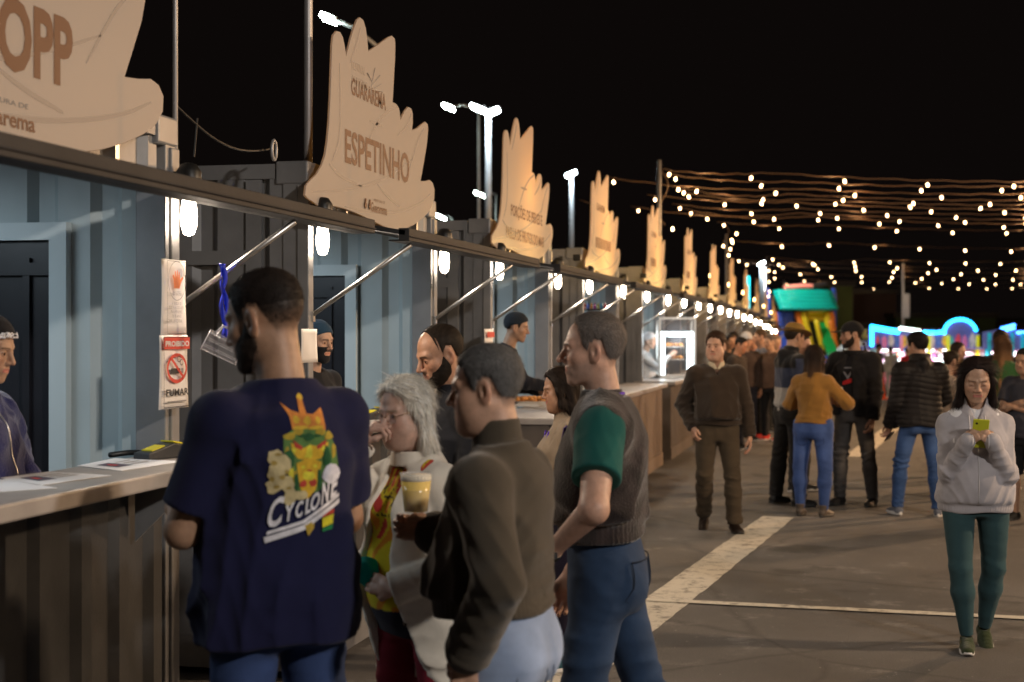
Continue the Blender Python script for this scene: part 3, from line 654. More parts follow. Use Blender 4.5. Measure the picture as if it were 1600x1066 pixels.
# beer mug hanging upside down from a blue ribbon on the first strut
M_glass = mat('clear plastic', (.45, .45, .5), .04, alpha=.05, spec=1)
M_ribbon = mat('bright blue ribbon', (.01, .03, .55), .45)
top = PX(346, 412, -2.36); bot = PX(352, 528, -2.36)
r = empty('ribbon', top, 0, 'bright blue ribbon tied to the first strut', 'ribbon')
b = MB(); n = 16
for off in (0, .012):
    vs = []
    for i in range(n + 1):
        t = i / n; c = (bot - top) * t + Vector((.008 * math.sin(t * 9 + off * 200), .010 * math.sin(t * 7 + off * 300) + off, 0)); a = t * 5 + off * 90; w = Vector((math.cos(a) * .011, math.sin(a) * .011, 0)); vs += [c - w, c + w]
    b.add(vs, [(2 * i, 2 * i + 1, 2 * i + 3, 2 * i + 2) for i in range(n)])
o = b.build('ribbon_band', M_ribbon, r, True); s = o.modifiers.new('s', 'SOLIDIFY'); s.thickness = .0015
mg = empty('beer_mug', bot + Vector((0, 0, 0)), 0, 'clear plastic beer mug hanging tilted from the blue ribbon', 'mug')
b = MB(); prof = [(.0, 0), (.036, .0), (.038, .004), (.043, .15), (.040, .15), (.035, .012), (.0, .012)]
rot = Matrix.Rotation(PSI, 3, 'Z') @ Matrix.Rotation(R(-62), 3, 'Y') @ Matrix.Rotation(R(10), 3, 'X')
b.lathe([(.001, 0), (.034, .0), (.038, .004), (.043, .15), (.0405, .15), (.0355, .012), (.001, .012)], (0, 0, 0), 24); me = b.mesh('glass', True)
o = link('glass_body', me, M_glass, mg); o.matrix_local = Matrix.Translation(RIGHT * .06 + Vector((0, 0, -.075))) @ rot.to_4x4()
b = MB().tube([(.038, 0, .03), (.075, 0, .035), (.082, 0, .075), (.075, 0, .115), (.041, 0, .125)], .006, 8); o2 = b.build('handle', mat('clear plastic edge', (.75, .75, .8), .08, alpha=.45, spec=1), o, True)
for q in range(9): MB().tube([(.0375 * math.cos(q * .7), .0375 * math.sin(q * .7), .012), (.0425 * math.cos(q * .7), .0425 * math.sin(q * .7), .146)], .0012, 4).build('facet_edge', MATS['clear plastic edge'], o, True)
MB().tube([(.0415 * math.cos(a), .0415 * math.sin(a), .15) for a in [2 * math.pi * q / 24 for q in range(25)]], .0022, 6).build('rim', MATS['clear plastic edge'], o, True); MB().tube([(.036 * math.cos(a), .036 * math.sin(a), .006) for a in [2 * math.pi * q / 24 for q in range(25)]], .0035, 6).build('base_ring', MATS['clear plastic edge'], o, True)

# food warmer on the fifth stall
p0 = PD(1031, 589, 20.3); p0.z = 1.10; lo, hi = PD(1031, 580, 20.3), PD(1086, 496, 20.3)
wr = empty('food_warmer', (lo.x, lo.y, 1.10), PSI, 'brightly lit glass food warmer cabinet on the fifth counter', 'food warmer')
ww = (hi - lo).dot(RIGHT); wh = .80; M_ledw = emat('lit white strip', (.8, .95, 1), 8)
b = MB()
for x in (0, ww):
    for y in (0, .4): b.bx(x - .012, x + .012, y - .012, y + .012, 0, wh)
b.bx(-.012, ww + .012, -.012, .412, wh, wh + .03); b.bx(-.012, ww + .012, -.012, .412, 0.005, .05); b.build('cabinet_frame', M_alu, wr)
MB().bx(.02, ww - .02, .02, .04, wh - .23, wh - .17).build('light_strip', M_ledw, wr); MB().bx(.02, .07, .02, .04, .05, wh - .24).build('light_strip', M_ledw, wr); MB().bx(ww - .1, ww - .02, .05, .07, .05, wh - .2).build('light_strip', M_ledw, wr)
for z in (.25, .42): MB().bx(.03, ww - .12, .06, .38, z, z + .01).build('shelf', M_alu, wr)
for k in range(10):
    o = MB().lathe([(.002, 0), (.035, .01), (.04, .035), (.002, .06)], (0, 0, 0), 8).build('pastry', M_food, wr, True); o.location = (.07 + (k % 5) * (ww - .25) / 4, .15 + random.random() * .1, .26 if k < 5 else .43)
MB().bx(.0, ww, -.008, -.002, .05, wh).build('glass_pane', M_glass, wr)
lamp('warmer_glow', 'POINT', (ww / 2, -.12, .55), 6, (.85, .95, 1), .1, None, wr)
# row of coloured bottles on a shelf inside the fourth stall
sh = PD(911, 483, 17.0)
s = empty('bottle_shelf', sh, PSI, 'dark wall shelf in the fourth stall under a row of coloured bottles', 'shelf')
MB().bx(0, .27, 0, .1, -.02, 0).build('shelf_board', M_dark, s)
for k in range(7):
    c = [(.6, .05, .05), (.1, .15, .7), (.8, .3, .05), (.6, .05, .3), (.7, .6, .1), (.1, .4, .6), (.7, .1, .1)][k]
    o = MB().lathe([(.014, 0), (.015, .045), (.006, .055), (.006, .07)], (0, 0, 0), 8).build('bottle', mat('bottle colour %d' % k, c, .3), None, True)
    o.location = sh + RIGHT * (.02 + k * .038) + Vector((0, 0, .001)); tag(o, ['red', 'blue', 'orange', 'magenta', 'yellow', 'pale blue', 'dark red'][k] + ' bottle on the shelf inside the fourth stall', 'bottle', 'bottles on the stall shelf')

# ---------------- funfair and background ----------------
def wbox(px0, py0, px1, py1, D, depth): # box seen between two pixels at depth D -> location, width, height
    a, b = PD(px0, py1, D), PD(px1, py0, D); return a, (b - a).dot(RIGHT), b.z - a.z
def cyl(name, a, b, r, m, parent, n=12): return MB().tube([a, b], r, n).build(name, m, parent, True)
# inflatable slide
D = 60; base = PD(1206, 560, D); zb = gz(base.y)
sl_ = empty('inflatable_slide', (base.x, base.y, zb), PSI, 'green, orange and yellow inflatable slide with a teal top', 'inflatable slide')
k_ = D / F
def S(px, py): return Vector(((px - 1206) * k_, 0, CH + (520 - py) * k_ - zb))
infl = lambda n, c, e=.0: mat(n, c, .35, var=.1, vscale=2, emit=c, es=e) if e else mat(n, c, .35, var=.1, vscale=2)
I_teal = infl('teal vinyl', (.0, .42, .34)); I_or = infl('orange vinyl', (.85, .25, .03)); I_ye = infl('yellow vinyl', (.80, .62, .02)); I_gr = infl('green vinyl', (.01, .38, .08)); I_pk = infl('pink vinyl', (.8, .3, .25)); I_bl = infl('blue vinyl', (.05, .12, .6))
def puff(name, a, b, r, m, y=0):
    a = a + Vector((0, y, 0)); b = b + Vector((0, y, 0)); n = 9
    pts = [a.lerp(b, t / n) for t in range(n + 1)]; rr = [r * (.72 if t in (0, n) else (1.06 if t % 3 == 1 else .97)) for t in range(n + 1)]
    MB().tube(pts, rr, 14).build(name, m, sl_, True)
for j in range(5): puff('roof_tube', S(1208 + j * 1.5, 457 + j * 6), S(1300 + j * 1.5, 457 + j * 6), .12, I_teal, -.1 * j)
for j, (a, b) in enumerate(((1235, 1250), (1250, 1280))): puff('arch_tube', S(1225 + j * 25, 449 - j * 3), S(1262 + j * 10, 446 + j), .1, I_pk, .2)
puff('side_wall_tube', S(1210, 487), S(1212, 560), .13, I_or); puff('side_wall_tube', S(1246, 487), S(1262, 560), .14, I_or); puff('side_wall_tube', S(1254, 487), S(1272, 560), .13, I_ye, -.1)
puff('side_wall_tube', S(1298, 487), S(1306, 560), .14, I_or); puff('side_wall_tube', S(1290, 487), S(1302, 565), .12, I_ye, -.1); puff('inner_tube', S(1262, 487), S(1290, 487), .17, I_ye, .2); puff('inner_tube', S(1264, 496), S(1290, 500), .16, I_ye, .2)
m = MB(); m.add([S(1274, 503), S(1290, 503), S(1302, 551) + Vector((0, -1.0, 0)), S(1285, 551) + Vector((0, -1.0, 0)), S(1274, 508), S(1290, 508), S(1302, 556) + Vector((0, -1.0, 0)), S(1285, 556) + Vector((0, -1.0, 0))], [(0, 1, 2, 3), (7, 6, 5, 4), (0, 4, 5, 1), (1, 5, 6, 2), (2, 6, 7, 3), (3, 7, 4, 0)]); m.build('chute', I_gr, sl_)
puff('chute_edge_tube', S(1271, 500), S(1283, 556), .10, I_ye, -.5); puff('chute_edge_tube', S(1293, 500), S(1306, 556), .10, I_or, -.5)
for j in range(6): puff('base_tube', S(1206, 575 - j * 3), S(1310, 575 - j * 3), .16, I_bl if j % 2 else I_or, .0)
for j in range(4): puff('back_tube', S(1215 + j * 8, 487), S(1215 + j * 8, 570), .16, I_bl, .5)
for q_, px in ((0, 1202), (1, 1306)): puff('tower_tube', S(px, 450), S(px, 570), .13, I_bl, .45)
lamp('slide_flood', 'POINT', (-.5, -1.9, 5.0), 300, (.95, .98, 1), .3, None, sl_)
cyl('lamp_post', Vector((-.55, -1.6, 0)), Vector((-.55, -1.6, 5.0)), .04, M_galv, sl_)
# cyan lit column sign left of slide
o = MB().bx(-.10, .10, -.06, 0, -.85, .85).build('neon_column', emat('cyan light tube', (.03, .75, .85), 3.0)); o.location = PD(1167, 468, 55); o.rotation_euler.z = PSI; tag(o, 'upright cyan neon strip beyond the last stalls', 'neon strip')
# funfair booths
LEDC = emat('cyan LED dots', (.02, .45, 1.0), 9); LEDW = emat('white LED dots', (.8, 1, .95), 6); LEDB = emat('blue LED dots', (.05, .25, 1), 9)
def ledchain(parent, pts, m, r=.035, step=.075, name='led_strip'):
    b = MB(); P_ = [Vector(p) for p in pts]; 
    for a, c in zip(P_, P_[1:]):
        n = max(1, int((c - a).length / step))
        for i in range(n):
            q = a.lerp(c, i / n); b.box(q + Vector((0, -.02, 0)), (r * 1.4, r, r * 1.4), Matrix.Rotation(R(45), 3, 'Y'))
    return b.build(name, m, parent)
D = 52; k_ = D / F; o0 = PD(1358, 620, D); zb = gz(o0.y)
bt = empty('prize_booth', (o0.x, o0.y, zb), PSI, 'funfair prize booth outlined in cyan lights with an arched front', 'funfair booth')
def S(px, py, y=0): return Vector(((px - 1358) * k_, y, CH + (520 - py) * k_ - zb))
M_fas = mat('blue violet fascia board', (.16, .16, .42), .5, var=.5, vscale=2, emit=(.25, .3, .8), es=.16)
def panel(name, pts, m, parent, y=0, t=.05):
    me = sweep_poly([(p.x, p.z) for p in pts], t, lambda u, v, w: (u, y + w, v)); return link(name, me, m, parent)
arcp = [S(1471 + 0, 520)] + [S(1500 - 25 * math.cos(a), 520 - 21 * math.sin(a)) for a in [math.pi * j / 14 for j in range(15)]]
panel('fascia_board', [S(1358, 542), S(1358, 511), S(1408, 518), S(1445, 523), S(1470, 521)] + arcp[1:] + [S(1530, 520), S(1530, 545)], M_fas, bt)
ledchain(bt, [S(1362, 539), S(1362, 510), S(1407, 518)], LEDC, .065); ledchain(bt, [S(1407, 513), S(1440, 518)], LEDW, .065); ledchain(bt, [S(1444, 519), S(1462, 520), S(1470, 519)] + arcp[1:], LEDC, .065); ledchain(bt, [S(1362, 514), S(1406, 521)], LEDC, .05)
pc = [(.75, .10, .15), (.8, .25, .5), (.75, .72, .7), (.12, .25, .7), (.85, .6, .1), (.1, .55, .5)]
for j in range(15):
    px = 1368 + j * 10.5; c = pc[j % 6]; hh = random.uniform(.18, .42)
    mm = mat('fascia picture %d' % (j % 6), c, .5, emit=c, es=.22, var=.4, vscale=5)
    cx, cz = S(px + 3, 533 - random.uniform(-3, 3)).x, S(px, 533).z
    pts = [(cx + math.cos(a) * hh * .4 * random.uniform(.6, 1.1), cz + math.sin(a) * hh * random.uniform(.6, 1)) for a in [2 * math.pi * q / 9 for q in range(9)]]
    link('poster', sweep_poly(pts, -.02, lambda u, v, w: (u, -.006 + w, v)), mm, bt)
for px, c in ((1408, (.8, .25, .3)), (1451, (.75, .75, .02)), (1481, (.75, .75, .02)), (1527, (.8, .72, .02)), (1541, (.02, .45, .55))):
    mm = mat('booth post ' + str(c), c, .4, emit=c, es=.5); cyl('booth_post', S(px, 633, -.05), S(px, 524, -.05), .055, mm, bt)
M_back = mat('dim booth back wall', (.3, .22, .26), .6, var=.5, vscale=3)
a = S(1358, 633); b = S(1534, 545); m = MB(); m.bx(a.x, b.x, 2.2, 2.25, 0.02, b.z); m.build('back_wall', M_back, bt)
m = MB(); m.bx(a.x, b.x, 0.07, 2.2, b.z, b.z + .05); m.build('canopy', M_fas, bt)
m = MB(); m.bx(a.x + .2, b.x - .1, .1, .7, 0.02, .85); m.build('booth_counter', mat('booth counter red and white', (.5, .1, .12), .5, var=.6, vscale=6), bt)
for z in (1.05, 1.5, 1.95): MB().bx(a.x + .1, b.x, 1.7, 2.18, z - .03, z).build('prize_shelf', M_dark, bt)
PM = [mat('plush %d' % q, c, .8) for q, c in enumerate(((.85, .15, .25), (.9, .55, .65), (.85, .85, .85), (.25, .55, .8), (.9, .75, .2), (.3, .7, .6), (.7, .2, .6)))]
def plush(parent, p, s, m):
    b = MB()
    for c, r in (((0, 0, .32), .30), ((0, -.05, .78), .24), ((-.17, -.03, .98), .10), ((.17, -.03, .98), .10), ((-.28, -.12, .42), .11), ((.28, -.12, .42), .11), ((-.16, -.25, .12), .13), ((.16, -.25, .12), .13)):
        b.lathe([(.01 * s, -r * s), (r * .7 * s, -r * .7 * s), (r * s, 0), (r * .7 * s, r * .7 * s), (.01 * s, r * s)], Vector(c) * s, 8)
    o = b.build('plush_bear', m, None, True); o.location = p; return o
bw = bt.matrix_basis if False else Matrix.Translation(bt.location) @ Matrix.Rotation(PSI, 4, 'Z')
pl_colors = ['red', 'pink', 'white', 'blue', 'yellow', 'mint', 'purple']
n_pl = 0
for row, z in enumerate((1.05, 1.5, 1.95, .85)):
    for j in range(13):
        x = a.x + .3 + j * (b.x - a.x - .5) / 12.5; ci = (j * 3 + row * 2) % 7
        o = plush(None, bw @ Vector((x, 1.9 if row < 3 else .4, z + .002)), .36 + .06 * random.random(), PM[ci]); o.rotation_euler.z = PSI
        tag(o, '%s plush bear on the %s of the prize booth, %s from the left' % (pl_colors[ci], ['lowest shelf', 'middle shelf', 'top shelf', 'front counter'][row], (ords + ['thirteenth'])[j]), 'toy', 'plush bears in the prize booth'); n_pl += 1
for j in range(4):
    x = a.x + .6 + j * 1.1; MB().tube([(x, .9, b.z - .06), (x + .8, .9, b.z - .06)], .03, 8).build('booth_tube', emat('booth white tube', (1, .93, .97), 4), bt)
lamp('booth_glow', 'AREA', ((a.x + b.x) / 2, 1.0, b.z - .12), 420, (1, .9, .95), 3.2, (0, 0, 0), bt)
# second booth at the right
D = 50; k_ = D / F; o0 = PD(1536, 628, D); zb = gz(o0.y)
b2_ = empty('game_booth', (o0.x, o0.y, zb), PSI, 'second funfair booth with teal posts and blue lights at the right edge', 'funfair booth')
def S(px, py, y=0): return Vector(((px - 1536) * k_, y, CH + (520 - py) * k_ - zb))
panel('fascia_board', [S(1536, 546), S(1536, 519), S(1560, 515), S(1700, 520), S(1700, 546)], M_fas, b2_)
ledchain(b2_, [S(1565, 518), S(1588, 512)], LEDB, .05); ledchain(b2_, [S(1590, 520), S(1700, 516)], LEDB, .05); ledchain(b2_, [S(1565, 513), S(1588, 507)], LEDB, .05)
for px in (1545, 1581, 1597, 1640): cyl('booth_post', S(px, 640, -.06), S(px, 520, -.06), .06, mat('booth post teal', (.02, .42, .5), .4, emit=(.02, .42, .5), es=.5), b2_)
a = S(1536, 640); b = S(1700, 546); MB().bx(a.x, b.x, 2.0, 2.05, .02, b.z).build('back_wall', mat('pale booth back', (.5, .42, .46), .6, var=.5, vscale=3), b2_); MB().bx(a.x, b.x, .07, 2.0, b.z, b.z + .05).build('canopy', M_fas, b2_)
MB().bx(a.x, b.x, .1, .6, .02, .9).build('booth_counter', mat('booth counter red and white', (.5, .1, .12)), b2_)
lamp('booth_glow', 'AREA', ((a.x + b.x) / 2, 1.0, b.z - .1), 300, (1, .9, .95), 2, (0, 0, 0), b2_)
# white canopy lit at the left of the booth
D = 56; p = PD(1322, 620, D); zb = gz(p.y); t = empty('snack_tent', (p.x, p.y, zb), PSI, 'small lit white tent between the slide and the prize booth', 'tent')
k_ = D / F; w = 38 * k_
m = MB(); m.add([(0, 0, 1.75), (w, 0, 1.75), (w, 1.5, 1.75), (0, 1.5, 1.75), (w / 2, .75, 2.3)] + [(0, 0, 1.6), (w, 0, 1.6), (w, 1.5, 1.6), (0, 1.5, 1.6)], [(0, 1, 4), (1, 2, 4), (2, 3, 4), (3, 0, 4), (0, 5, 6, 1), (1, 6, 7, 2), (2, 7, 8, 3), (3, 8, 5, 0)]); m.build('tent_canopy', mat('white tent cloth', (.7, .78, .78), .7), t)
for x in (0, w):
    for y in (0, 1.5): cyl('tent_leg', Vector((x, y, 0)), Vector((x, y, 1.75)), .02, M_alu, t, 6)
MB().bx(.05, w - .05, .3, .7, .02, .8).build('tent_table', mat('blue grey cloth', (.35, .45, .5), .7), t)
lamp('tent_glow', 'POINT', (w / 2, .5, 1.5), 50, (.8, 1, .98), .1, None, t)
# dark buildings behind everything
def bld(px0, px1, ytop, D, depth, m, label, parts=True, name='dark_building'):
    a = PD(px0, 520, D); zb = gz(a.y); w = (px1 - px0) * D / F; h = CH + (520 - ytop) * D / F - zb
    r = empty(name, (a.x, a.y, zb), PSI, label, 'building'); MB().bx(0, w, 0, depth, 0, h - .25).build('wall', m, r); MB().bx(-.15, w + .15, -.15, depth + .15, h - .25, h).build('roof', M_dark, r)
    if parts:
        n = max(2, int(w / 2.2))
        for i in range(n):
            x = (i + .5) * w / n; f = MB().bx(x - .45, x + .45, -.05, 0, h * .45, h * .45 + 1.0).build('window', M_steeldk, r); MB().bx(x - .38, x + .38, -.056, -.05, h * .45 + .07, h * .45 + .93).build('pane', M_dark, f)
    return r
M_olive = mat('olive hoarding', (.09, .12, .035), .8, var=.3, vscale=.6); M_dgreen = mat('dark green sheeting', (.028, .05, .016), .8, var=.4, vscale=.5); M_bb = mat('dark brown render', (.06, .035, .03), .8, var=.3, vscale=.5)
bld(1296, 1332, 440, 78, 6, M_olive, 'narrow olive green building behind the inflatable slide', False)
bld(1333, 1400, 452, 82, 8, M_bb, 'dark brown building between the olive tower and the pale mast')
bld(1400, 1556, 489, 80, 8, M_dgreen, 'long low dark green building behind the arched booth')
bld(1557, 1720, 497, 84, 8, M_bb, 'low dark building behind the game booth at the right edge')
bld(1130, 1205, 470, 96, 8, M_bb, 'dark building closing the end of the stall row')
# traffic cones and crates near the far walkers
def cone(px, py, D, lab):
    p = PD(px, py, D); r = empty('traffic_cone', (p.x, p.y, gz(p.y)), 0, lab, 'traffic cone', 'orange cones')
    MB().lathe([(.13, .03), (.02, .68), (.015, .7)], (0, 0, 0), 14).build('cone_body', mat('orange cone plastic', (.9, .13, .03), .4, emit=(.9, .1, .02), es=.05), r, True); MB().bx(-.18, .18, -.18, .18, .002, .03).build('cone_base', mat('orange cone plastic', (.9, .13, .03)), r)
cone(1378, 620, 45, 'orange cone beside the far walker'); cone(1349, 618, 47, 'orange cone just right of the capped man')
# ================= people: implicit surfaces meshed with surface nets =================
f32 = np.float32
def V3(*a): return np.array(a, dtype=np.float64)
def nrm(v): v = np.asarray(v, float); return v / np.linalg.norm(v)
def smin(a, b, k):
    h = np.maximum(k - np.abs(a - b), 0) / k; return np.minimum(a, b) - h * h * k * .25
def smax(a, b, k): return -smin(-a, -b, k)
def d_ell(p, c, r):
    q = (p - np.asarray(c, f32)); r = np.asarray(r, f32); k0 = np.linalg.norm(q / r, axis=1); k1 = np.linalg.norm(q / (r * r), axis=1); return k0 * (k0 - 1) / np.maximum(k1, 1e-6)
def d_cap(p, a, b, ra, rb=None):
    rb = ra if rb is None else rb; a = np.asarray(a, f32); ba = np.asarray(b, f32) - a; L2 = float(ba @ ba) + 1e-9
    pa = p - a; t = np.clip(pa @ ba / L2, 0, 1); return np.linalg.norm(pa - t[:, None] * ba, axis=1) - (ra + (rb - ra) * t)
def d_loft(p, keys, pw=2.2):
    K = np.array(keys, float); z = p[:, 2]; rx = np.interp(z, K[:, 0], K[:, 1]); ry = np.interp(z, K[:, 0], K[:, 2]); cy = np.interp(z, K[:, 0], K[:, 3])
    q = (np.abs(p[:, 0] / rx) ** pw + np.abs((p[:, 1] - cy) / ry) ** pw) ** (1 / pw); d = (q - 1) * np.minimum(rx, ry) * .95
    return smax(smax(d, K[0, 0] - z, .03), z - K[-1, 0], .03)
def fold(p, seed=0, s=1.0, dirn=None):
    r = np.random.RandomState(seed); o = np.zeros(len(p), f32)
    for i in range(4):
        a = r.normal(size=3); b = r.normal(size=3)
        if dirn is not None: a = nrm(a) * .45 + np.asarray(dirn) * 1.3
        a = nrm(a) * (26 + 16 * i) * s; b = nrm(b) * (11 + 5 * i) * s
        o += (1 - np.abs(np.sin((p @ a.astype(f32)) * .95 + 1.6 * np.sin(p @ b.astype(f32) + i)))) * (.6 ** i) * (.5 + .5 * np.sin(p @ (b * .6).astype(f32) + 2 * i))
    o = o * .6; return np.clip(o, 0, 1.2) ** 1.3 * 1.6 - .45
CORN = np.array([(i, j, k) for i in (0, 1) for j in (0, 1) for k in (0, 1)])
EDG = [(a, b) for a in range(8) for b in range(a + 1, 8) if np.abs(CORN[a] - CORN[b]).sum() == 1]
def nets(f, lo, hi, h, slack=1.35, pad=.02):
    lo = np.array(lo, float); hi = np.array(hi, float); B = 8
    nb = np.maximum(np.ceil((hi - lo) / (h * B)).astype(int), 1)
    g = np.stack(np.meshgrid(*[np.arange(n) for n in nb], indexing='ij'), -1).reshape(-1, 3)
    cen = lo + (g + .5) * B * h; d0 = f(cen.astype(f32))
    act = np.abs(d0) < B * h * .87 * slack + pad
    Fd = np.repeat(np.repeat(np.repeat(np.where(d0 < 0, -1, 1).astype(f32).reshape(nb), B, 0), B, 1), B, 2)
    ga = g[act]
    loc = np.stack(np.meshgrid(*[np.arange(B)] * 3, indexing='ij'), -1).reshape(-1, 3)
    idx = (ga[:, None, :] * B + loc[None]).reshape(-1, 3)
    out = np.empty(len(idx), f32); step = 400000
    for s in range(0, len(idx), step): out[s:s + step] = f((lo + idx[s:s + step] * h).astype(f32))
    Fd[idx[:, 0], idx[:, 1], idx[:, 2]] = out
    S_ = Fd < 0; n = np.array(Fd.shape)
    cnt = np.zeros(n - 1, np.int8)
    for c in CORN: cnt += S_[c[0]:n[0] - 1 + c[0], c[1]:n[1] - 1 + c[1], c[2]:n[2] - 1 + c[2]]
    cells = np.argwhere((cnt > 0) & (cnt < 8))
    vals = np.stack([Fd[cells[:, 0] + c[0], cells[:, 1] + c[1], cells[:, 2] + c[2]] for c in CORN], 1)
    acc = np.zeros((len(cells), 3)); w = np.zeros(len(cells))
    for a, b in EDG:
        va, vb = vals[:, a], vals[:, b]; m = (va < 0) != (vb < 0); t = np.where(m, va / np.where(m, va - vb, 1), 0)
        acc += m[:, None] * (CORN[a] + t[:, None] * (CORN[b] - CORN[a])); w += m
    V = lo + (cells + acc / np.maximum(w, 1)[:, None]) * h
    ids = -np.ones(n - 1, int); ids[cells[:, 0], cells[:, 1], cells[:, 2]] = np.arange(len(cells))
    Q = []
    for ax in range(3):
        o1, o2 = (ax + 1) % 3, (ax + 2) % 3
        sl = [slice(1, n[i] - 1) for i in range(3)]; s0 = list(sl); s1 = list(sl); s0[ax] = slice(0, n[ax] - 1); s1[ax] = slice(1, n[ax])
        a, b = S_[tuple(s0)], S_[tuple(s1)]; E = np.argwhere(a != b); off = np.array([1, 1, 1]); off[ax] = 0; E = E + off
        if not len(E): continue
        ins = S_[E[:, 0], E[:, 1], E[:, 2]]
        def cid(d1, d2): q = E.copy(); q[:, o1] -= d1; q[:, o2] -= d2; return ids[q[:, 0], q[:, 1], q[:, 2]]
        q = np.stack([cid(0, 0), cid(1, 0), cid(1, 1), cid(0, 1)], 1); q[~ins] = q[~ins][:, ::-1]; Q.append(q)
    Q = np.concatenate(Q) if Q else np.zeros((0, 4), int); Q = Q[(Q >= 0).all(1)]
    return V, Q
def relax(V, Q, n=1, w=.5):
    for _ in range(n):
        A = np.zeros_like(V); c = np.zeros(len(V))
        for a, b in ((0, 1), (1, 2), (2, 3), (3, 0)):
            np.add.at(A, Q[:, a], V[Q[:, b]]); np.add.at(A, Q[:, b], V[Q[:, a]]); np.add.at(c, Q[:, a], 1); np.add.at(c, Q[:, b], 1)
        V = V * (1 - w) + w * A / np.maximum(c, 1)[:, None]
    return V
def np_mesh(name, V, Q, col=None, smooth=True):
    me = bpy.data.meshes.new(name); k = Q.shape[1]
    me.vertices.add(len(V)); me.vertices.foreach_set('co', V.astype(f32).ravel()); me.loops.add(Q.size); me.loops.foreach_set('vertex_index', Q.astype(np.int32).ravel())
    me.polygons.add(len(Q)); me.polygons.foreach_set('loop_start', np.arange(0, Q.size, k, dtype=np.int32)); me.polygons.foreach_set('use_smooth', np.ones(len(Q), bool) if smooth else np.zeros(len(Q), bool))
    me.update(calc_edges=True)
    if col is not None:
        a = me.color_attributes.new('Col', 'FLOAT_COLOR', 'POINT'); c = np.ones((len(V), 4), f32); c[:, :3] = col; a.data.foreach_set('color', c.ravel())
    return me
def frame(z, yhint):
    z = nrm(z); y = np.asarray(yhint, float); y = nrm(y - z * (y @ z)); return np.stack([np.cross(y, z), y, z])   # rows = axes
def rotm(yaw=0, pitch=0, roll=0):       # yaw ccw about z, pitch forward-down
    return np.array((Matrix.Rotation(R(yaw), 3, 'Z') @ Matrix.Rotation(R(-pitch), 3, 'X') @ Matrix.Rotation(R(roll), 3, 'Y')))

# ---- head in its own frame: face towards +y, origin at the middle of the head ----
def head_core(p, g):
    j = g.get('jaw', 1.0); fem = g.get('fem', 0)
    d = d_ell(p, (0, -.014, .037), (.0765, .098, .086))
    d = smin(d, d_ell(p, (0, .026, -.030), (.060 * j, .060, .078)), .03)
    x = np.abs(p[:, 0]); q = p.copy(); q[:, 0] = x
    d = smin(d, d_cap(q, (.048 * j, -.004, -.040), (.017 * j, .062, -.096), .016, .015), .03)
    d = smin(d, d_ell(p, (0, .071, -.097), (.018 * j, .016, .017)), .02)
    d = smin(d, d_ell(q, (.040, .052, -.020), (.022, .024, .022)), .025)
    if g.get('fat'): d = smin(d, d_ell(q, (.035, .035, -.065), (.038, .04, .036)), .04); d = smin(d, d_ell(p, (0, .035, -.105), (.045, .045, .025)), .04)
    return d
def head_face(p, g):
    fem = g.get('fem', 0); x = np.abs(p[:, 0]); q = p.copy(); q[:, 0] = x; d = head_core(p, g)
    d = smin(d, d_cap(q, (.012, .083, .024), (.042, .070, .026), .010 if not fem else .007), .018)
    d = smax(d, -d_ell(q, (.031, .103, .002), (.021, .022, .014)), .016)
    ns = g.get('nose', 1.0)
    d = smin(d, d_cap(p, (0, .083, .016), (0, .088 + .019 * ns, -.026), .0075, .0105), .012)
    d = smin(d, d_ell(q, (.0115, .093, -.031), (.0085, .011, .0075)), .008)
    d = smax(d, -d_ell(q, (.0065, .098, -.0405), (.0038, .006, .0035)), .004)
    d = smin(d, d_ell(p, (0, .066, -.060), (.034, .025, .027)), .02)
    sm = g.get('smile', 0)
    zc = -.0605 + sm * (x / .028) ** 2 * .010; pz = p.copy(); pz[:, 2] = p[:, 2] - zc + (-.0605)
    lw = .023 + .006 * sm
    d = smin(d, d_cap(pz, (-lw * .8, .0835, -.0555), (lw * .8, .0835, -.0555), .0050), .008)
    d = smin(d, d_cap(pz, (-lw * .65, .0835, -.0665), (lw * .65, .0835, -.0665), .0062), .008)
    if sm > .5: d = smax(d, -d_ell(pz, (0, .0925, -.0610), (.022, .012, .0055)), .003)
    else: d = smax(d, -d_cap(pz, (-lw, .0925, -.0605), (lw, .0925, -.0605), .0016), .004)
    # lids
    d = smin(d, d_ell(q, (.031, .0705, .003), (.0155, .0145, .0125)), .005)
    if not g.get('closed'): d = smax(d, -d_ell(q, (.0315, .0885, .0025), (.0125, .009, .0046)), .0025)
    else: d = smax(d, -d_cap(q, (.021, .0868, -.0035), (.042, .0825, -.003), .0014), .002)
    # ears
    e = p.copy(); e[:, 0] = x; a = R(18); ex = (e - V3(.077, -.010, -.006).astype(f32)); ca, sa = math.cos(R(-24)), math.sin(R(-24)); ex2 = ex.copy(); ex2[:, 0] = ca * ex[:, 0] - sa * ex[:, 1] ; ex2[:, 1] = sa * ex[:, 0] + ca * ex[:, 1]
    er = d_ell(ex2, (0, 0, 0), (.009, .020, .033)); er = smax(er, -d_ell(ex2, (.009, .003, .004), (.007, .0115, .020)), .004); er = smin(er, d_ell(ex2, (.001, .003, -.024), (.006, .009, .010)), .006)
    er = smin(er, d_ell(ex2, (.004, .010, -.004), (.004, .004, .008)), .004)
    d = smin(d, er, .010)
    return d
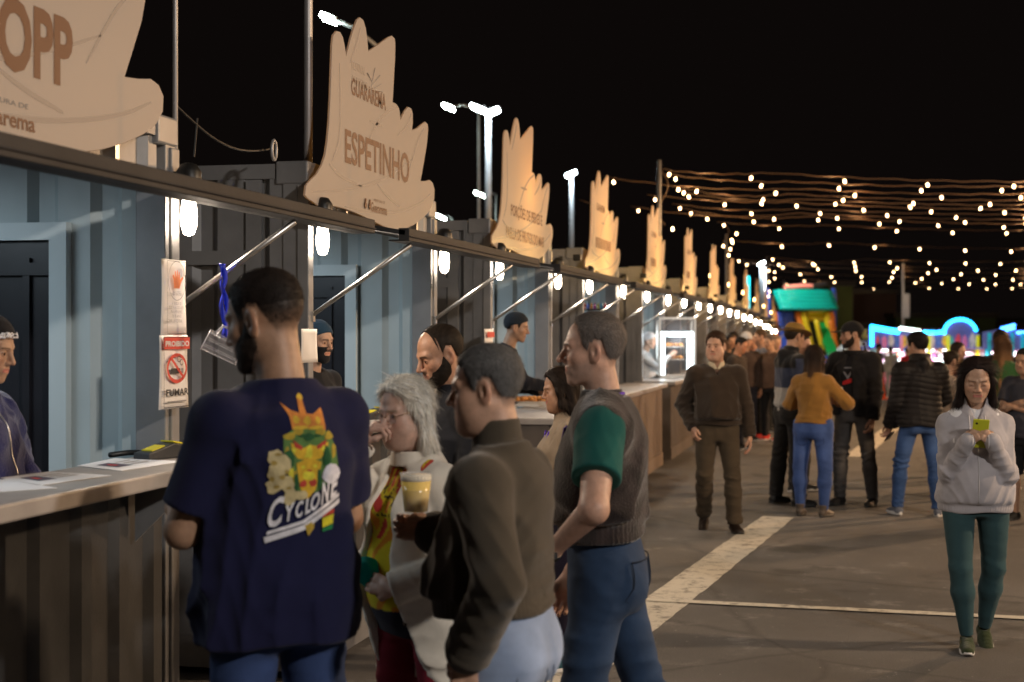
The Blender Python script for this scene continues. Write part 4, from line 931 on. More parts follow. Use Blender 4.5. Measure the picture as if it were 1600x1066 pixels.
HAIRL = {'short': [(-.13, -.062), (-.055, -.055), (-.040, .0), (-.030, .030), (.008, .032), (.016, .0), (.028, -.006), (.036, .030), (.050, .062), (.066, .080), (.11, .086)],
         'fade': [(-.13, -.045), (-.055, -.045), (-.040, .005), (-.030, .030), (.008, .032), (.018, .0), (.030, .0), (.036, .030), (.050, .070), (.070, .082), (.11, .088)],
         'recede': [(-.13, -.062), (-.055, -.055), (-.040, .0), (-.030, .030), (.008, .032), (.016, .0), (.028, .0), (.034, .040), (.045, .085), (.060, .105), (.11, .115)],
         'bald': [(-.13, -.062), (-.055, -.055), (-.040, .0), (-.030, .030), (.004, .032), (.014, .0), (.024, .02), (.030, .060), (.02, .085), (.03, .098), (.04, .2)],
         'long': [(-.13, -.13), (-.03, -.10), (-.012, .0), (.0, .01), (.020, .0), (.038, .028), (.055, .072), (.068, .098), (.11, .110)]}
def hair_region(p, style, g):
    K = np.array(sorted(HAIRL[style])); zl = np.interp(p[:, 1], K[:, 0], K[:, 1])
    n = .0045 * np.sin(p[:, 0] * 160 + p[:, 1] * 130) + .0035 * np.sin(p[:, 0] * 330 + p[:, 1] * 290 + 1)
    return (p[:, 2] - zl + n + (np.abs(p[:, 0]) < .03) * 0)
def hair_sdf(g):
    st = g.get('hair', 'short'); t = g.get('ht', .010); ts = g.get('hts', t * .55); seed = g.get('seed', 1)
    long_ = g.get('len', 0)
    def f(p):
        z = p[:, 2]; tt = ts + (t - ts) * np.clip((z - .01) / .09, 0, 1)
        if not long_: tt = tt * np.clip(hair_region(p, st, g) / .022, 0.05, 1)
        d = head_core(p, g) - tt
        q2 = p * np.array((1, 1, .25), f32) if long_ else p
        d = d - (.0016 if not long_ else .0035) * fold(q2, seed, 5.0 if not long_ else 3.2)
        d = smax(d, -hair_region(p, st if not long_ else 'long', g) * .8, .008)
        if long_:
            x = np.abs(p[:, 0]); q = p.copy(); q[:, 0] = x; L = long_
            fl = g.get('flare', 0.0)
            c = smin(d_cap(q, (.050, .018, .085), (.083, .020 + g.get('fy', 0), .0), .020, .018), d_cap(q, (.083, .020 + g.get('fy', 0), .0), (.082 + fl, .012 + g.get('fy', 0), -.10 - .35 * (L - .1)), .018, .020), .03)
            c = smin(c, d_cap(q, (.082 + fl, .012 + g.get('fy', 0), -.10 - .35 * (L - .1)), (.070 + fl * .8, .0 - g.get('backl', 0), -.04 - L), .022, .012), .03)
            c = smin(c, d_cap(q, (.060, -.040, .03), (.062 + fl, -.035 - g.get('backl', 0) * .5, -.10 - L * .4), .034, .032), .03); c = smin(c, d_cap(q, (.062 + fl, -.035 - g.get('backl', 0) * .5, -.10 - L * .4), (.055 + fl * .8, -.045 - g.get('backl', 0), -.06 - L), .032, .014), .03)
            c = smin(c, d_cap(p, (0, -.070, .03), (0, -.075 - g.get('backl', 0), -.06 - L * .95), .045, .026), .05)
            c = c - .005 * fold(p * np.array((1, 1, .16), f32), seed + 3, 3.0) - .003 * fold(p * np.array((1, 1, .10), f32), seed + 5, 7.0)
            if g.get('tied'): c = np.full(len(p), 9, f32)
            d = smin(d, c, .02)
        if g.get('bun'): d = smin(d, d_ell(p, (0, -.105, .085), (.036, .036, .034)) - .002 * fold(p, 3, 6), .012); 
        return d
    return f
def beard_sdf(g):
    def f(p):
        x = np.abs(p[:, 0]); y = p[:, 1]
        up = np.interp(y, [-.02, .0, .014, .03, .06, .09], [-.03, .0, .01, -.02, -.043, -.045])
        d = head_core(p, g) - g.get('beard', .006) * np.clip((up - p[:, 2]) / .025, .08, 1) - .0012 * fold(p, 4, 6)
        d = smax(d, (p[:, 2] - up) * .8, .004); d = smax(d, -(y - (-.004)), .004); d = smax(d, -.118 - p[:, 2], .01)
        q = p.copy(); d = smax(d, -d_ell(q, (0, .095, -.061), (.020, .03, .0085)), .003)
        return d
    return f
SK = {'light': (.56, .36, .26), 'tan': (.43, .26, .17), 'brown': (.30, .165, .10), 'pink': (.62, .40, .31), 'dark': (.20, .11, .07)}
def head_colour(V, g):
    base = np.array(g.get('skin', SK['tan'])); n = len(V); C = np.tile(base, (n, 1)); x = np.abs(V[:, 0]); y, z = V[:, 1], V[:, 2]
    def mix(w, c): return C * (1 - w[:, None]) + np.array(c) * w[:, None]
    red = np.exp(-(((x - .042) / .022) ** 2 + ((z + .022) / .022) ** 2)) * (y > .03) + np.exp(-((x / .014) ** 2 + ((z + .028) / .014) ** 2)) * (y > .08)
    C = mix(np.clip(red * .28, 0, 1), base * (1.12, .72, .66))
    ear = np.clip((x - .078) / .01, 0, 1); C = mix(ear * .35, base * (1.15, .75, .68))
    sm = g.get('smile', 0); zc = -.0605 + sm * (x / .028) ** 2 * .010
    lip = np.exp(-(((z - zc) / .0085) ** 4)) * (x < .025 + .006 * sm) * (y > .072)
    C = mix(np.clip(lip, 0, 1) * .75, base * (.95, .52, .50) if not g.get('fem') else np.array((.36, .10, .09)) * (base.sum() / 1.0 + .3))
    # brows, lashes
    bz = .0245 - .10 * (x - .030) ** 2 / .03 * 1.5; br = np.exp(-(((z - bz) / (.0042 if not g.get('fem') else .0024)) ** 4)) * (x > .013) * (x < .049) * (y > .05)
    C = mix(np.clip(br, 0, 1) * .85, g.get('brow', (.03, .02, .015)))
    ez = .0075 if not g.get('closed') else -.0035
    ls = np.exp(-(((z - ez + .25 * (x - .031) ** 2 / .01 * 1.0) / .0016) ** 2)) * (x > .018) * (x < .045) * (y > .066); C = mix(np.clip(ls, 0, 1) * .9, (.02, .014, .012))
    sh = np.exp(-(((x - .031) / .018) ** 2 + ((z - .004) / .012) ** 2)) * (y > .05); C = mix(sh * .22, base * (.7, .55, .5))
    if g.get('stubble'):
        w = np.clip((-.028 - z) / .02, 0, 1) * np.clip((y + .01) / .02, 0, 1) * (1 - np.clip(lip, 0, 1)) * (z > -.13); C = mix(w * g['stubble'], g.get('stubc', (.10, .08, .07)))
    if g.get('scalp'):
        r = hair_region(V.astype(f32), g['hair'], g); w = np.clip(r / .02 + .3, 0, 1) * np.clip(1 - (x - .083) / .006, 0, 1) * (np.clip((z + .060) / .075, .05, 1) ** .7 if g['hair'] == 'fade' else 1); C = mix(w * g['scalp'], np.array(g.get('hc', (.02, .015, .012))))
    return np.clip(C, 0, 1)
def strands(V, Q, n, flow, L, w, col, seed, lift=.003, segs=3, jit=.35):
    """thin ribbons lying on a hair surface"""
    r = np.random.RandomState(seed); A = V[Q[:, 0]]; e1 = V[Q[:, 1]] - A; e2 = V[Q[:, 3]] - A; N = np.cross(e1, e2); ar = np.linalg.norm(N, axis=1); pick = r.choice(len(Q), n, p=ar / ar.sum())
    nn = N[pick] / (ar[pick][:, None] + 1e-12); P = A[pick] + e1[pick] * r.rand(n, 1) + e2[pick] * r.rand(n, 1)
    D = flow(P, nn) + r.normal(size=(n, 3)) * jit; D -= nn * (D * nn).sum(1)[:, None]; D /= np.linalg.norm(D, axis=1)[:, None] + 1e-9
    Ln = L * r.uniform(.5, 1.2, (n, 1)); side = np.cross(D, nn); vs = []
    bend = r.normal(size=(n, 3)) * .12; 
    for i in range(segs + 1):
        t = i / segs; c = P + D * Ln * t + nn * (lift * (4 * t * (1 - t) * .6 + t * .6)) + bend * Ln * t * t; ww = w * (1 - .75 * t); vs += [c - side * ww, c + side * ww]
    VV = np.stack(vs, 1).reshape(-1, 3); m = 2 * (segs + 1); b = (np.arange(n) * m)[:, None]
    F_ = np.concatenate([np.concatenate([b + 2 * i, b + 2 * i + 1, b + 2 * i + 3, b + 2 * i + 2], 1) for i in range(segs)])
    C = np.repeat(np.array(col)[None] * r.uniform(.5, 1.7, (n, 1)), m, 0); return VV, F_, np.clip(C, 0, 1)

# ---- hand: wrist at the origin, fingers towards +z, back of the hand +y, thumb on +x (mirror for the other) ----
def hand_sdf(curl, spread=.0, thumb=.5, fore=None, arm_len=.24, r0=.029, r1=.043):
    chains = []
    for k, (x, l, r) in enumerate(((.030, (.040, .024, .019), .0088), (.010, (.044, .028, .020), .0090), (-.010, (.041, .026, .019), .0086), (-.029, (.032, .020, .017), .0076))):
        a = V3(x, .0, .088 - .004 * abs(k - 1)); th = 0; pts = [V3(x * .75, 0, .03), a]; c = curl[k] if isinstance(curl, (list, tuple)) else curl
        for q, ln in enumerate(l):
            th += R((58, 70, 45)[q]) * c + R(6); a = a + ln * V3(math.sin(x * spread * 20) * math.cos(th), -math.sin(th), math.cos(th)); pts.append(a)
        chains.append((pts, r))
    tp = [V3(.022, -.004, .018), V3(.040, -.014, .045), V3(.046 - .018 * thumb, -.030 - .008 * thumb, .072), V3(.042 - .030 * thumb, -.040 - .008 * thumb, .094)]
    def f(p):
        q = p.copy(); q[:, 1] *= 1.55
        d = d_cap(q, (.012, 0, .030), (.020, 0, .080), .022, .019); d = smin(d, d_cap(q, (-.012, 0, .030), (-.018, 0, .076), .022, .018), .02); d = d * .8
        d = smin(d, d_cap(p, (0, 0, -.02), (0, 0, .03), .024, .022), .02)
        for pts, r in chains:
            for i in range(1, len(pts) - 1): d = smin(d, d_cap(p, pts[i], pts[i + 1], r * (1.08 - .08 * i), r * (1.0 - .08 * i)), .004 if i > 1 else .008)
        for i in range(3): d = smin(d, d_cap(p, tp[i], tp[i + 1], (.016, .0125, .0105)[i], (.0125, .0105, .0085)[i]), .008)
        if fore is not None: d = smin(d, np.minimum(d_cap(p, (0, 0, -.01), (0, 0, -.09), r0 * .92, r0 * 1.12), d_cap(p, (0, 0, -.09), (0, 0, -arm_len), r0 * 1.12, r1)), .03)
        return d
    return f
def arm_ik(sh, target, l1, l2, pole):
    v = target - sh; L = min(np.linalg.norm(v), (l1 + l2) * .999); v = nrm(v); a = (l1 * l1 - l2 * l2 + L * L) / (2 * L); h = math.sqrt(max(l1 * l1 - a * a, 0)); pl = np.asarray(pole, float); pl = nrm(pl - v * (pl @ v)); return sh + v * a + pl * h, sh + v * L

M_cloth = {}
def cloth_mat(kind):
    if kind in M_cloth: return M_cloth[kind]
    kw = dict(knit=dict(rough=.95, bump=.0016, bscale=420, sheen=.25), fleece=dict(rough=1, bump=.004, bscale=130, sheen=.5), cotton=dict(rough=.9, bump=.0008, bscale=500, sheen=.08), denim=dict(rough=.85, bump=.0010, bscale=600, sheen=.05), shiny=dict(rough=.62, bump=.0008, bscale=60), leather=dict(rough=.45, bump=.0006, bscale=150))[kind]
    m = mat('cloth ' + kind, (.5, .5, .5), attr=True, var=.20 if kind in ('denim', 'fleece') else .12, vscale=9 if kind != 'fleece' else 22, spec=.25, **kw); M_cloth[kind] = m; return m
M_skin = mat('skin', (.5, .3, .2), .48, attr=True, bump=.0008, bscale=170, var=.13, vscale=38, sss=.06)
M_hair = mat('hair', (.02, .015, .01), .62, attr=True, spec=.18)
M_eyew = mat('eye white', (.62, .58, .54), .2); M_iris = mat('iris', (.035, .02, .012), .15); M_sole = mat('white rubber sole', (.62, .60, .58), .55); M_soled = mat('dark rubber sole', (.03, .03, .03), .6)

def person(label, pos, heading, H=1.72, group=None, detail=1.0, lean=(0, 0), fat=0, fem=0, g=None, neck_yaw=0, neck_pitch=8, neck_roll=0,
           armR=None, armL=None, legs=None, feet=(8, 8), top=None, bottom=None, shoe=None, extra=None, zoff=0, twist=0, wide=1.0, no_legs=False, headscale=1.0, handcurl=(.45, .45), walk=None):
    """pos: (pixel x of the hips, depth) ; heading: 0 faces the camera, 90 the picture's right"""
    g = dict(g or {}); g['fem'] = fem; px, D = pos; s = H / 1.75
    gp = PD(px, 520, D); loc = Vector((gp.x, gp.y, gz(gp.y) + zoff)); dv = Vector((gp.x, gp.y, 0)).normalized(); rt = Vector((dv.y, -dv.x, 0)); fc = rt * math.sin(R(heading)) - dv * math.cos(R(heading))
    root = empty('person', loc, math.atan2(fc.y, fc.x) - math.pi / 2, label, 'person', group)
    rs = random.randint(0, 9999); h = .0075 / detail
    # --- skeleton ---
    LG = legs or [((.07, .02, -1), (.01, -.04, -1)), ((.07, -.01, -1), (.01, -.06, -1))]
    hipw = .088 + .012 * fem; J = {}
    for k, sx in ((0, 1), (1, -1)):
        hp = V3(sx * hipw, 0, -.03); t, c = [nrm(V3(sx * q[0], q[1], q[2])) for q in LG[k]]; kn = hp + t * .44; an = kn + c * .415; J['hip', k], J['knee', k], J['ank', k] = hp, kn, an
    zl = min(J['ank', 0][2] - (0 if len(feet) < 3 else 0), J['ank', 1][2]); pz = -zl + .085; P = V3(0, 0, pz)
    for k in (0, 1):
        for n_ in ('hip', 'knee', 'ank'): J[n_, k] = J[n_, k] + P
    T = rotm(twist, lean[0], lean[1]); tor = lambda v: P + T @ V3(*v)
    shw = (.172 - .022 * fem) * wide; HH = tor((0, -.012, .530)); Hr = rotm(neck_yaw, neck_pitch, neck_roll); hs = headscale
    HC_ = HH + T @ V3(0, .01, .02) + (Hr @ V3(0, .018, .115)); 
    arms = [armR or ((.16, .03, -1), (.02, .22, -1)), armL or ((.16, .03, -1), (.02, .22, -1))]
    for k, sx in ((0, 1), (1, -1)):
        sh = tor((sx * shw, -.012, .414 - .012 * fem - (top or {}).get('drop', 0))); J['sh', k] = sh; a = arms[k]
        if isinstance(a, dict):
            tg = P + V3(a['hand'][0], a['hand'][1], a['hand'][2]); el, wr = arm_ik(sh, tg, .295, .255, V3(sx * a['pole'][0], a['pole'][1], a['pole'][2]))
        else:
            u, v = [nrm(V3(sx * q[0], q[1], q[2])) for q in a[:2]]; el = sh + u * .295; wr = el + v * .255
        J['el', k], J['wr', k] = el, wr
    tk = [(-.20, .150, .110, -.004), (-.12, .172 + .012 * fem, .122, -.012), (-.04, .172 + .010 * fem, .122, -.010), (.08, .150 - .016 * fem, .108, .0), (.20, .150 - .012 * fem, .112, .0), (.32, .166 - .014 * fem, .118, -.004), (.39, .148 - .014 * fem, .106, -.012), (.435, .112 - .01 * fem, .084, -.018), (.475, .080, .066, -.018), (.515, .062, .058, -.014), (.56, .056, .056, -.008)]
    tk = [(z, rx * (1 + .35 * fat * math.exp(-((z - .08) / .22) ** 2)) * wide, ry * (1 + .5 * fat * math.exp(-((z - .06) / .2) ** 2)), cy + .05 * fat * math.exp(-((z - .06) / .18) ** 2)) for z, rx, ry, cy in tk]
    def to_t(p): return ((p - P.astype(f32)) @ T.astype(f32))
    def scl(o): o.scale = (s, s, s); return o
    # --- body: head, neck, hands ---
    hd = max(.0028, .0030 / detail); MV, MQ, MC = [], [], []; off = [0]
    def addm(V, Q, C): MV.append(V); MQ.append(Q + off[0]); MC.append(C); off[0] += len(V)
    nb = (HH + T @ V3(0, -.01, -.07) - HC_) @ Hr / hs; 
    def fh(p):
        d = head_face(p, g); return smin(d, d_cap(p, (0, -.022, -.055), nb, .052 - .006 * fem + .008 * fat, .060 - .008 * fem + .01 * fat), .03)
    V, Q = nets(fh, (-.13, -.16, -.26), (.13, .135, .14), hd, pad=.015)
    C = head_colour(V, g); addm((V * hs) @ Hr.T + HC_, Q, C)
    top = dict(top or {}); sl = top.get('sleeve', 'long'); hp_ = top.get('hands', (1, 1))
    for k, sx in ((0, 1), (1, -1)):
        if not hp_[k]: continue
        el, wr, sh = J['el', k], J['wr', k], J['sh', k]; zd = nrm(wr - el); a = arms[k]; hint = V3(sx, 0, .0)
        hd_dir = zd
        if isinstance(a, dict):
            if 'back' in a: hint = V3(*a['back'])
            if 'hdir' in a: hd_dir = nrm(V3(*a['hdir']))
        elif len(a) > 2: hint = V3(*a[2])
        # +y of the hand = back of the hand; thumb on local +x
        M = frame(hd_dir, hint); thumb_sign = 1 if (np.cross(M[1], M[2]) @ V3(*(a.get('thumb', (0, 1, .2)) if isinstance(a, dict) else (0, 1, .2)))) > 0 else -1
        cu = handcurl[k]; skin = np.array(g.get('skin', SK['tan']))
        if sl in ('short', 'none') or top.get('rolled'):
            r = np.array([M[0] * 1, M[1], M[2]]); fx = hand_sdf(cu, fore=True, arm_len=.22, r0=.027 - .003 * fem, r1=.041 - .005 * fem + .006 * fat)
            lo, hi = (-.07, -.11, -.30), (.07, .07, .20)
            if hd_dir is not zd: fx = hand_sdf(cu); lo, hi = (-.06, -.11, -.05), (.07, .04, .20)
        else: fx = hand_sdf(cu); lo, hi = (-.06, -.11, -.05), (.07, .04, .20)
        ff = (lambda fx, ts: (lambda p: fx(p * np.array((ts, 1, 1), f32))))(fx, thumb_sign)
        V, Q = nets(ff, (lo[0] - .01, lo[1], lo[2]), (hi[0] + .01, hi[1], hi[2]), max(.0030, .0036 / detail), pad=.008)
        C = np.tile(skin, (len(V), 1)); C = C * (1 - .18 * (np.clip(V[:, 2] - .10, 0, .06) / .06)[:, None] * np.array((0, 1, 1))); addm(V @ M + wr, Q, C)
        if sl in ('short', 'none') or top.get('rolled'):
            def fa(p, sh=sh, el=el, wr=wr):
                d = smin(d_cap(p, sh, el, .056 - .008 * fem + .012 * fat, .043 - .006 * fem + .006 * fat), d_cap(p, el, el + (wr - el) * .35, .043 - .006 * fem + .006 * fat, .029 - .004 * fem + .006 * fat), .02)
                if hd_dir is not zd: d = smin(d, d_cap(p, el + (wr - el) * .3, wr, .042 - .006 * fem, .026), .02)
                return d
            pts = np.stack([sh, el, wr]); V, Q = nets(fa, pts.min(0) - .08, pts.max(0) + .08, .006, pad=.01); addm(V, Q, np.tile(skin, (len(V), 1)))
    if bottom and bottom.get('kind') == 'shorts':
        for k in (0, 1):
            kn, an, hp = J['knee', k], J['ank', k], J['hip', k]
            fa = lambda p, kn=kn, an=an, hp=hp: smin(d_cap(p, hp, kn, .08, .056), smin(d_cap(p, kn, kn + (an - kn) * .35, .053, .056), d_cap(p, kn + (an - kn) * .35, an, .056, .037), .02), .03)
            pts = np.stack([kn, an]); V, Q = nets(fa, pts.min(0) - .12, pts.max(0) + .12, .008, pad=.01); addm(V, Q, np.tile(np.array(g.get('skin', SK['tan'])), (len(V), 1)))
    # thin unseen tubes added inside the clothes join the skin pieces into one mesh
    def joining_tube(pts, ia, ib, r=.016):
        pts = [np.asarray(q, float) for q in pts]; vs = []; n = 4; bx_ = [V3(1, 0, 0), V3(0, 1, 0)]
        for q in pts: vs += [q + r * (bx_[0] * math.cos(t) + bx_[1] * math.sin(t)) for t in [math.pi / 2 * j for j in range(n)]]
        base = off[0]; m = len(pts); qs = [(base + i * n + j, base + i * n + (j + 1) % n, base + (i + 1) * n + (j + 1) % n, base + (i + 1) * n + j) for i in range(m - 1) for j in range(n)]
        for idx, ring in ((ia, base), (ib, base + (m - 1) * n)): qs += [(idx, ring, ring + 1, ring + 2), (idx, ring + 2, ring + 3, ring)]
        MV.append(np.array(vs)); MQ.append(np.array(qs)); MC.append(np.tile(np.array(g.get('skin', SK['tan'])), (len(vs), 1))); off[0] += len(vs)
    offs = np.cumsum([0] + [len(q) for q in MV])[:-1]; parts_ = list(zip(offs, MV))
    def near(b, Vx, q): return int(b + np.argmin(((Vx - q) ** 2).sum(1)))
    chest = HH + T @ V3(0, 0, -.05)
    for b, Vx in parts_[1:]:
        cm = Vx.mean(0); k = 0 if np.linalg.norm(cm - J['wr', 0]) + np.linalg.norm(cm - J['el', 0]) < np.linalg.norm(cm - J['wr', 1]) + np.linalg.norm(cm - J['el', 1]) else 1
        if cm[2] < P[2] - .12 and np.linalg.norm(cm - J['wr', k]) > .3:
            k = 0 if cm[0] > 0 else 1; chain = [chest, P, J['hip', k], J['hip', k] * .5 + J['knee', k] * .5]
        elif np.linalg.norm(cm - J['wr', k]) < .16: chain = [chest, J['sh', k], J['el', k], J['el', k] * .4 + J['wr', k] * .6]
        else: chain = [chest, chest * .5 + J['sh', k] * .5, J['sh', k]]
        joining_tube(chain, near(0, parts_[0][1], chest), near(b, Vx, chain[-1]))
    body = scl(link('body', np_mesh('body', np.concatenate(MV), np.concatenate(MQ), np.concatenate(MC)), M_skin, root))
    def hp2p(V): return (V * hs) @ Hr.T + HC_
    # eyes
    if not g.get('closed') and detail > .55:
        for sx in (-1, 1):
            b = MB(); b.lathe([(.0005, -.0118), (.0083, -.0083), (.0118, 0), (.0083, .0083), (.0005, .0118)], (0, 0, 0), 12); vv = np.array(b.v) + V3(sx * .031, .0705, .0025); b.v = [tuple(q) for q in hp2p(vv)]; e = scl(b.build('eye', M_eyew, root, True))
            b = MB(); gx = g.get('gaze', 0) * .004
            b.lathe([(.0004, .0), (.0052, .0005), (.0056, -.002)], (0, 0, 0), 10, Matrix.Rotation(R(-90), 3, 'X')); vv = np.array(b.v) + V3(sx * .031 + gx, .0822, .0015); b.v = [tuple(q) for q in hp2p(vv)]; b.build('iris', M_iris, e)
    # hair
    hc = np.array(g.get('hc', (.02, .014, .011)))
    if g.get('hair') != 'none':
        L_ = g.get('len', 0); fhr = hair_sdf(g); V, Q = nets(fhr, (-.15, -.19 - g.get('backl', 0), -.16 - L_ * 1.15), (.15, .125, .17), .0042 / min(detail, 1) if not L_ else .0048 / min(detail, 1), pad=.02)
        grey = g.get('grey', 0); Cn = np.tile(hc, (len(V), 1)) * (1 + .25 * np.sin(V[:, :1] * 300 + V[:, 1:2] * 210))
        if grey: w_ = np.clip((.03 - V[:, 2]) / .08, 0, 1)[:, None] * grey + grey * .25; Cn = Cn * (1 - w_) + np.array((.32, .31, .31)) * w_
        if g.get('tips') is not None: w_ = np.clip((-.04 - V[:, 2]) / .2, 0, 1)[:, None]; Cn = Cn * (1 - w_) + np.array(g['tips']) * w_
        ns = int(g.get('strands', 0) * min(detail, 1.0))
        if ns and len(Q):
            def flow(Pp, nn):
                if L_: d = np.tile(V3(0, -.1, -1), (len(Pp), 1)); tp = Pp[:, 2] > .06; d[tp] = np.stack([np.sign(Pp[tp, 0]) * .9, -.3 + 0 * Pp[tp, 0], -.4 + 0 * Pp[tp, 0]], 1); return d
                d = np.stack([Pp[:, 0] * 2, np.where(Pp[:, 2] > .07, .55, -.35), np.where(Pp[:, 2] > .07, -.1, -1.)], 1); return d
            SV, SF, SCn = strands(V, Q, ns, flow, g.get('sl', .02 if not L_ else .09), g.get('sw', .0007), hc if not grey else hc * .7 + .09, rs, lift=g.get('lift', .003), jit=.3 if not L_ else .12)
            if g.get('tips') is not None: w_ = np.clip((-.04 - SV[:, 2]) / .2, 0, 1)[:, None]; SCn = SCn * (1 - w_) + np.array(g['tips']) * w_
            Q = np.concatenate([Q, SF + len(V)]); V = np.concatenate([V, SV]); Cn = np.concatenate([Cn, SCn])
        if len(Q): scl(link('hair', np_mesh('hair', hp2p(V), Q, np.clip(Cn, 0, 1)), M_hair, root))
    if g.get('beard'):
        V, Q = nets(beard_sdf(g), (-.1, -.03, -.14), (.1, .13, .03), .004, pad=.015); bc = np.array(g.get('bc', hc)); Cn = np.tile(bc, (len(V), 1))
        SV, SF, S2 = strands(V, Q, int(900 * detail), lambda P_, n_: np.tile(V3(0, .1, -1), (len(P_), 1)), .012, .0006, bc, rs, .002)
        scl(link('beard', np_mesh('beard', hp2p(np.concatenate([V, SV])), np.concatenate([Q, SF + len(V)]), np.concatenate([Cn, S2])), M_hair, root))
    # --- clothes ---
    def garment(name, top, inner=False):
        fit = top.get('fit', .014); hem = top.get('hem', -.10); sl = top.get('sleeve', 'long'); th = top.get('thick', 1.0); wr_ = top.get('wr', .010) * 1.35; op = top.get('open'); sr = top.get('sr', 1.0)
        seed = rs + len(name)
        def f(p):
            q = to_t(p); d = d_loft(q, tk) - fit
            if fem: qq = q.copy(); qq[:, 0] = np.abs(q[:, 0]); d = smin(d, d_ell(qq, (.068, .090, .30), (.058 * (1 + fat * .4), .050 * (1 + fat * .5), .058)) - fit * .6, .05)
            if fat: d = smin(d, d_ell(q, (0, .06 + .05 * fat, .06), (.13 + .04 * fat, .09 + .05 * fat, .17)) - fit, .08)
            if hem < -.03: qg = q.copy(); qg[:, 0] = np.abs(q[:, 0]); d = smin(d, d_ell(qg, (.075, -.066, -.085), (.074, .060, .085)) - fit * .9, .05); d = smin(d, d_loft(q, [(-.30, .170 + .014 * fem, .115, -.010), (-.10, .176 + .014 * fem, .128, -.012), (.0, .170 + .012 * fem, .124, -.01), (.10, .155, .112, 0)]) - fit, .03)
            if top.get('drape'): # looser cloth falls straight from the chest
                d = smin(d, d_loft(q, [(hem - .02, .178 * wide * top['drape'], .13 * top['drape'], 0), (.30, .165 * wide, .115, 0), (.40, .15, .09, -.01)]) - fit, .04)
            q_a = q.copy(); q_a[:, 0] = np.abs(q[:, 0]); d = smin(d, d_cap(q_a, (.03, -.02, .482), (.128, -.016, .422 - .012 * fem - top.get('drop', 0)), .030 + fit * .6, .046 + fit * .5), .05)
            fd = fold(q * np.array((1, 1, .55), f32), seed, 1.0)
            zz = q[:, 2]; amp = wr_ * (.60 + .5 * np.exp(-((zz - hem - .06) / .10) ** 2) + .5 * np.exp(-((np.abs(q[:, 0]) - .15) / .06) ** 2))
            d = d - amp * fd - .0045 * wr_ / .009 * fold(q * np.array((.5, .5, 1.1), f32), seed + 9, .8) * np.exp(-((zz - hem - .1) / .14) ** 2)
            # hem: a soft end, often a little wavy
            hz = hem + .006 * np.sin(q[:, 0] * 19 + seed) + top.get('hemtilt', 0) * q[:, 1]
            if top.get('ribhem'): d = smin(smax(d, (hem + .05) - zz, .03), smax(d_loft(q, tk) - fit * .7 - .003 - .0016 * np.sin(np.arctan2(q[:, 1], q[:, 0]) * 70), zz - hem - .08, .01), .012)
            d = smax(d, (hz - zz) * .98, .010)
            if sl != 'none':
                for k in (0, 1):
                    sh, el, w = J['sh', k], J['el', k], J['wr', k]; r = [.054, .046, .043, .034]
                    r = [(x - .008 * fem + .010 * fat) * th * sr + fit * .8 for x in r]
                    shi = sh + (P + T @ V3(0, 0, .42) - sh) * .30
                    d = smin(d, d_cap(p, shi, sh, r[0] * .85, r[0]), .045)
                    if sl == 'short':
                        u = nrm(el - sh); cut = (p - sh.astype(f32)) @ u.astype(f32) - top.get('sl', .20); a = d_cap(p, sh, el, r[0], r[1] * 1.14) - .3 * wr_ * fold(p, seed + 2, 1.2); a = smax(a, cut, .006)
                    else:
                        ax = nrm(el - sh); ax2 = nrm(w - el)
                        t1 = (p - el.astype(f32)) @ ax.astype(f32); t2 = (p - el.astype(f32)) @ ax2.astype(f32)
                        tw = top.get('cuff', .0); wend = el + (w - el) * (1.0 - top.get('pull', .02))
                        a = smin(d_cap(p, sh, el, r[0], r[1]), d_cap(p, el, wend, r[1], r[3] * top.get('cuffr', 1.0)), .02)
                        near = np.exp(-(t2 / .10) ** 2) * .9 + .35 + .6 * np.exp(-((t2 - .2) / .06) ** 2)
                        a = a - wr_ * .9 * near * fold(p, seed + 4 + k, 1.25, ax2) - wr_ * .5 * np.sin(t2 * 95 + 3 * np.sin(p[:, 1] * 30)) * np.exp(-((t2 - .02) / .09) ** 2) * .35
                        a = smax(a, (p - wend.astype(f32)) @ ax2.astype(f32) - .012, .006)
                        if top.get('rib'): a = smin(a, smax(d_cap(p, el, wend, r[3] * 1.05), -((p - wend.astype(f32)) @ ax2.astype(f32) + .045), .004), .004)
                    d = smin(d, a, .016 + .026 * np.exp(-(np.linalg.norm(p - (sh + V3(0, 0, .02)).astype(f32), axis=1) / .11) ** 2))
            if sl == 'none':
                for k, sx in ((0, 1), (1, -1)):
                    sh = J['sh', k]; d = smin(d, d_cap(p, sh + (P + T @ V3(0, 0, .46) - sh) * .35, sh + (P + T @ V3(0, 0, .47) - sh) * .06, .062 + fit, .058 + fit), .045)
                    d = smax(d, -d_cap(q, (sx * (shw + .085), .0, .35), (sx * (shw + .11), .0, .50), .055, .075), .01)
            if top.get('quilt'):
                d = d + .0055 * np.abs(np.cos((q[:, 2] + .02 * np.sin(q[:, 0] * 9)) * math.pi / top['quilt'])) ** 8 * (1 - .3 * np.sin(q[:, 0] * 40)) - .004
            # neckline
            if not top.get('hood'): d = smax(d, -np.maximum((.508 - .10 * (q[:, 1] + .02) - (.35 * np.maximum(q[:, 1], 0))) + top.get('nz', 0) - zz, np.hypot(q[:, 0], q[:, 1] + .01) - .098), .008)
            nc = top.get('neck', .062); ny = top.get('necky', 0.0)
            d = smax(d, -d_cap(q, (0, .012 + ny, .50), (0, .03 + ny * 1.5, .64), nc - .012, nc + .02), .006)
            if top.get('vneck'): d = smax(d, -smax(np.abs(q[:, 0]) - (q[:, 2] - (.475 - top['vneck'])) * .42, -q[:, 1], .003), .004)
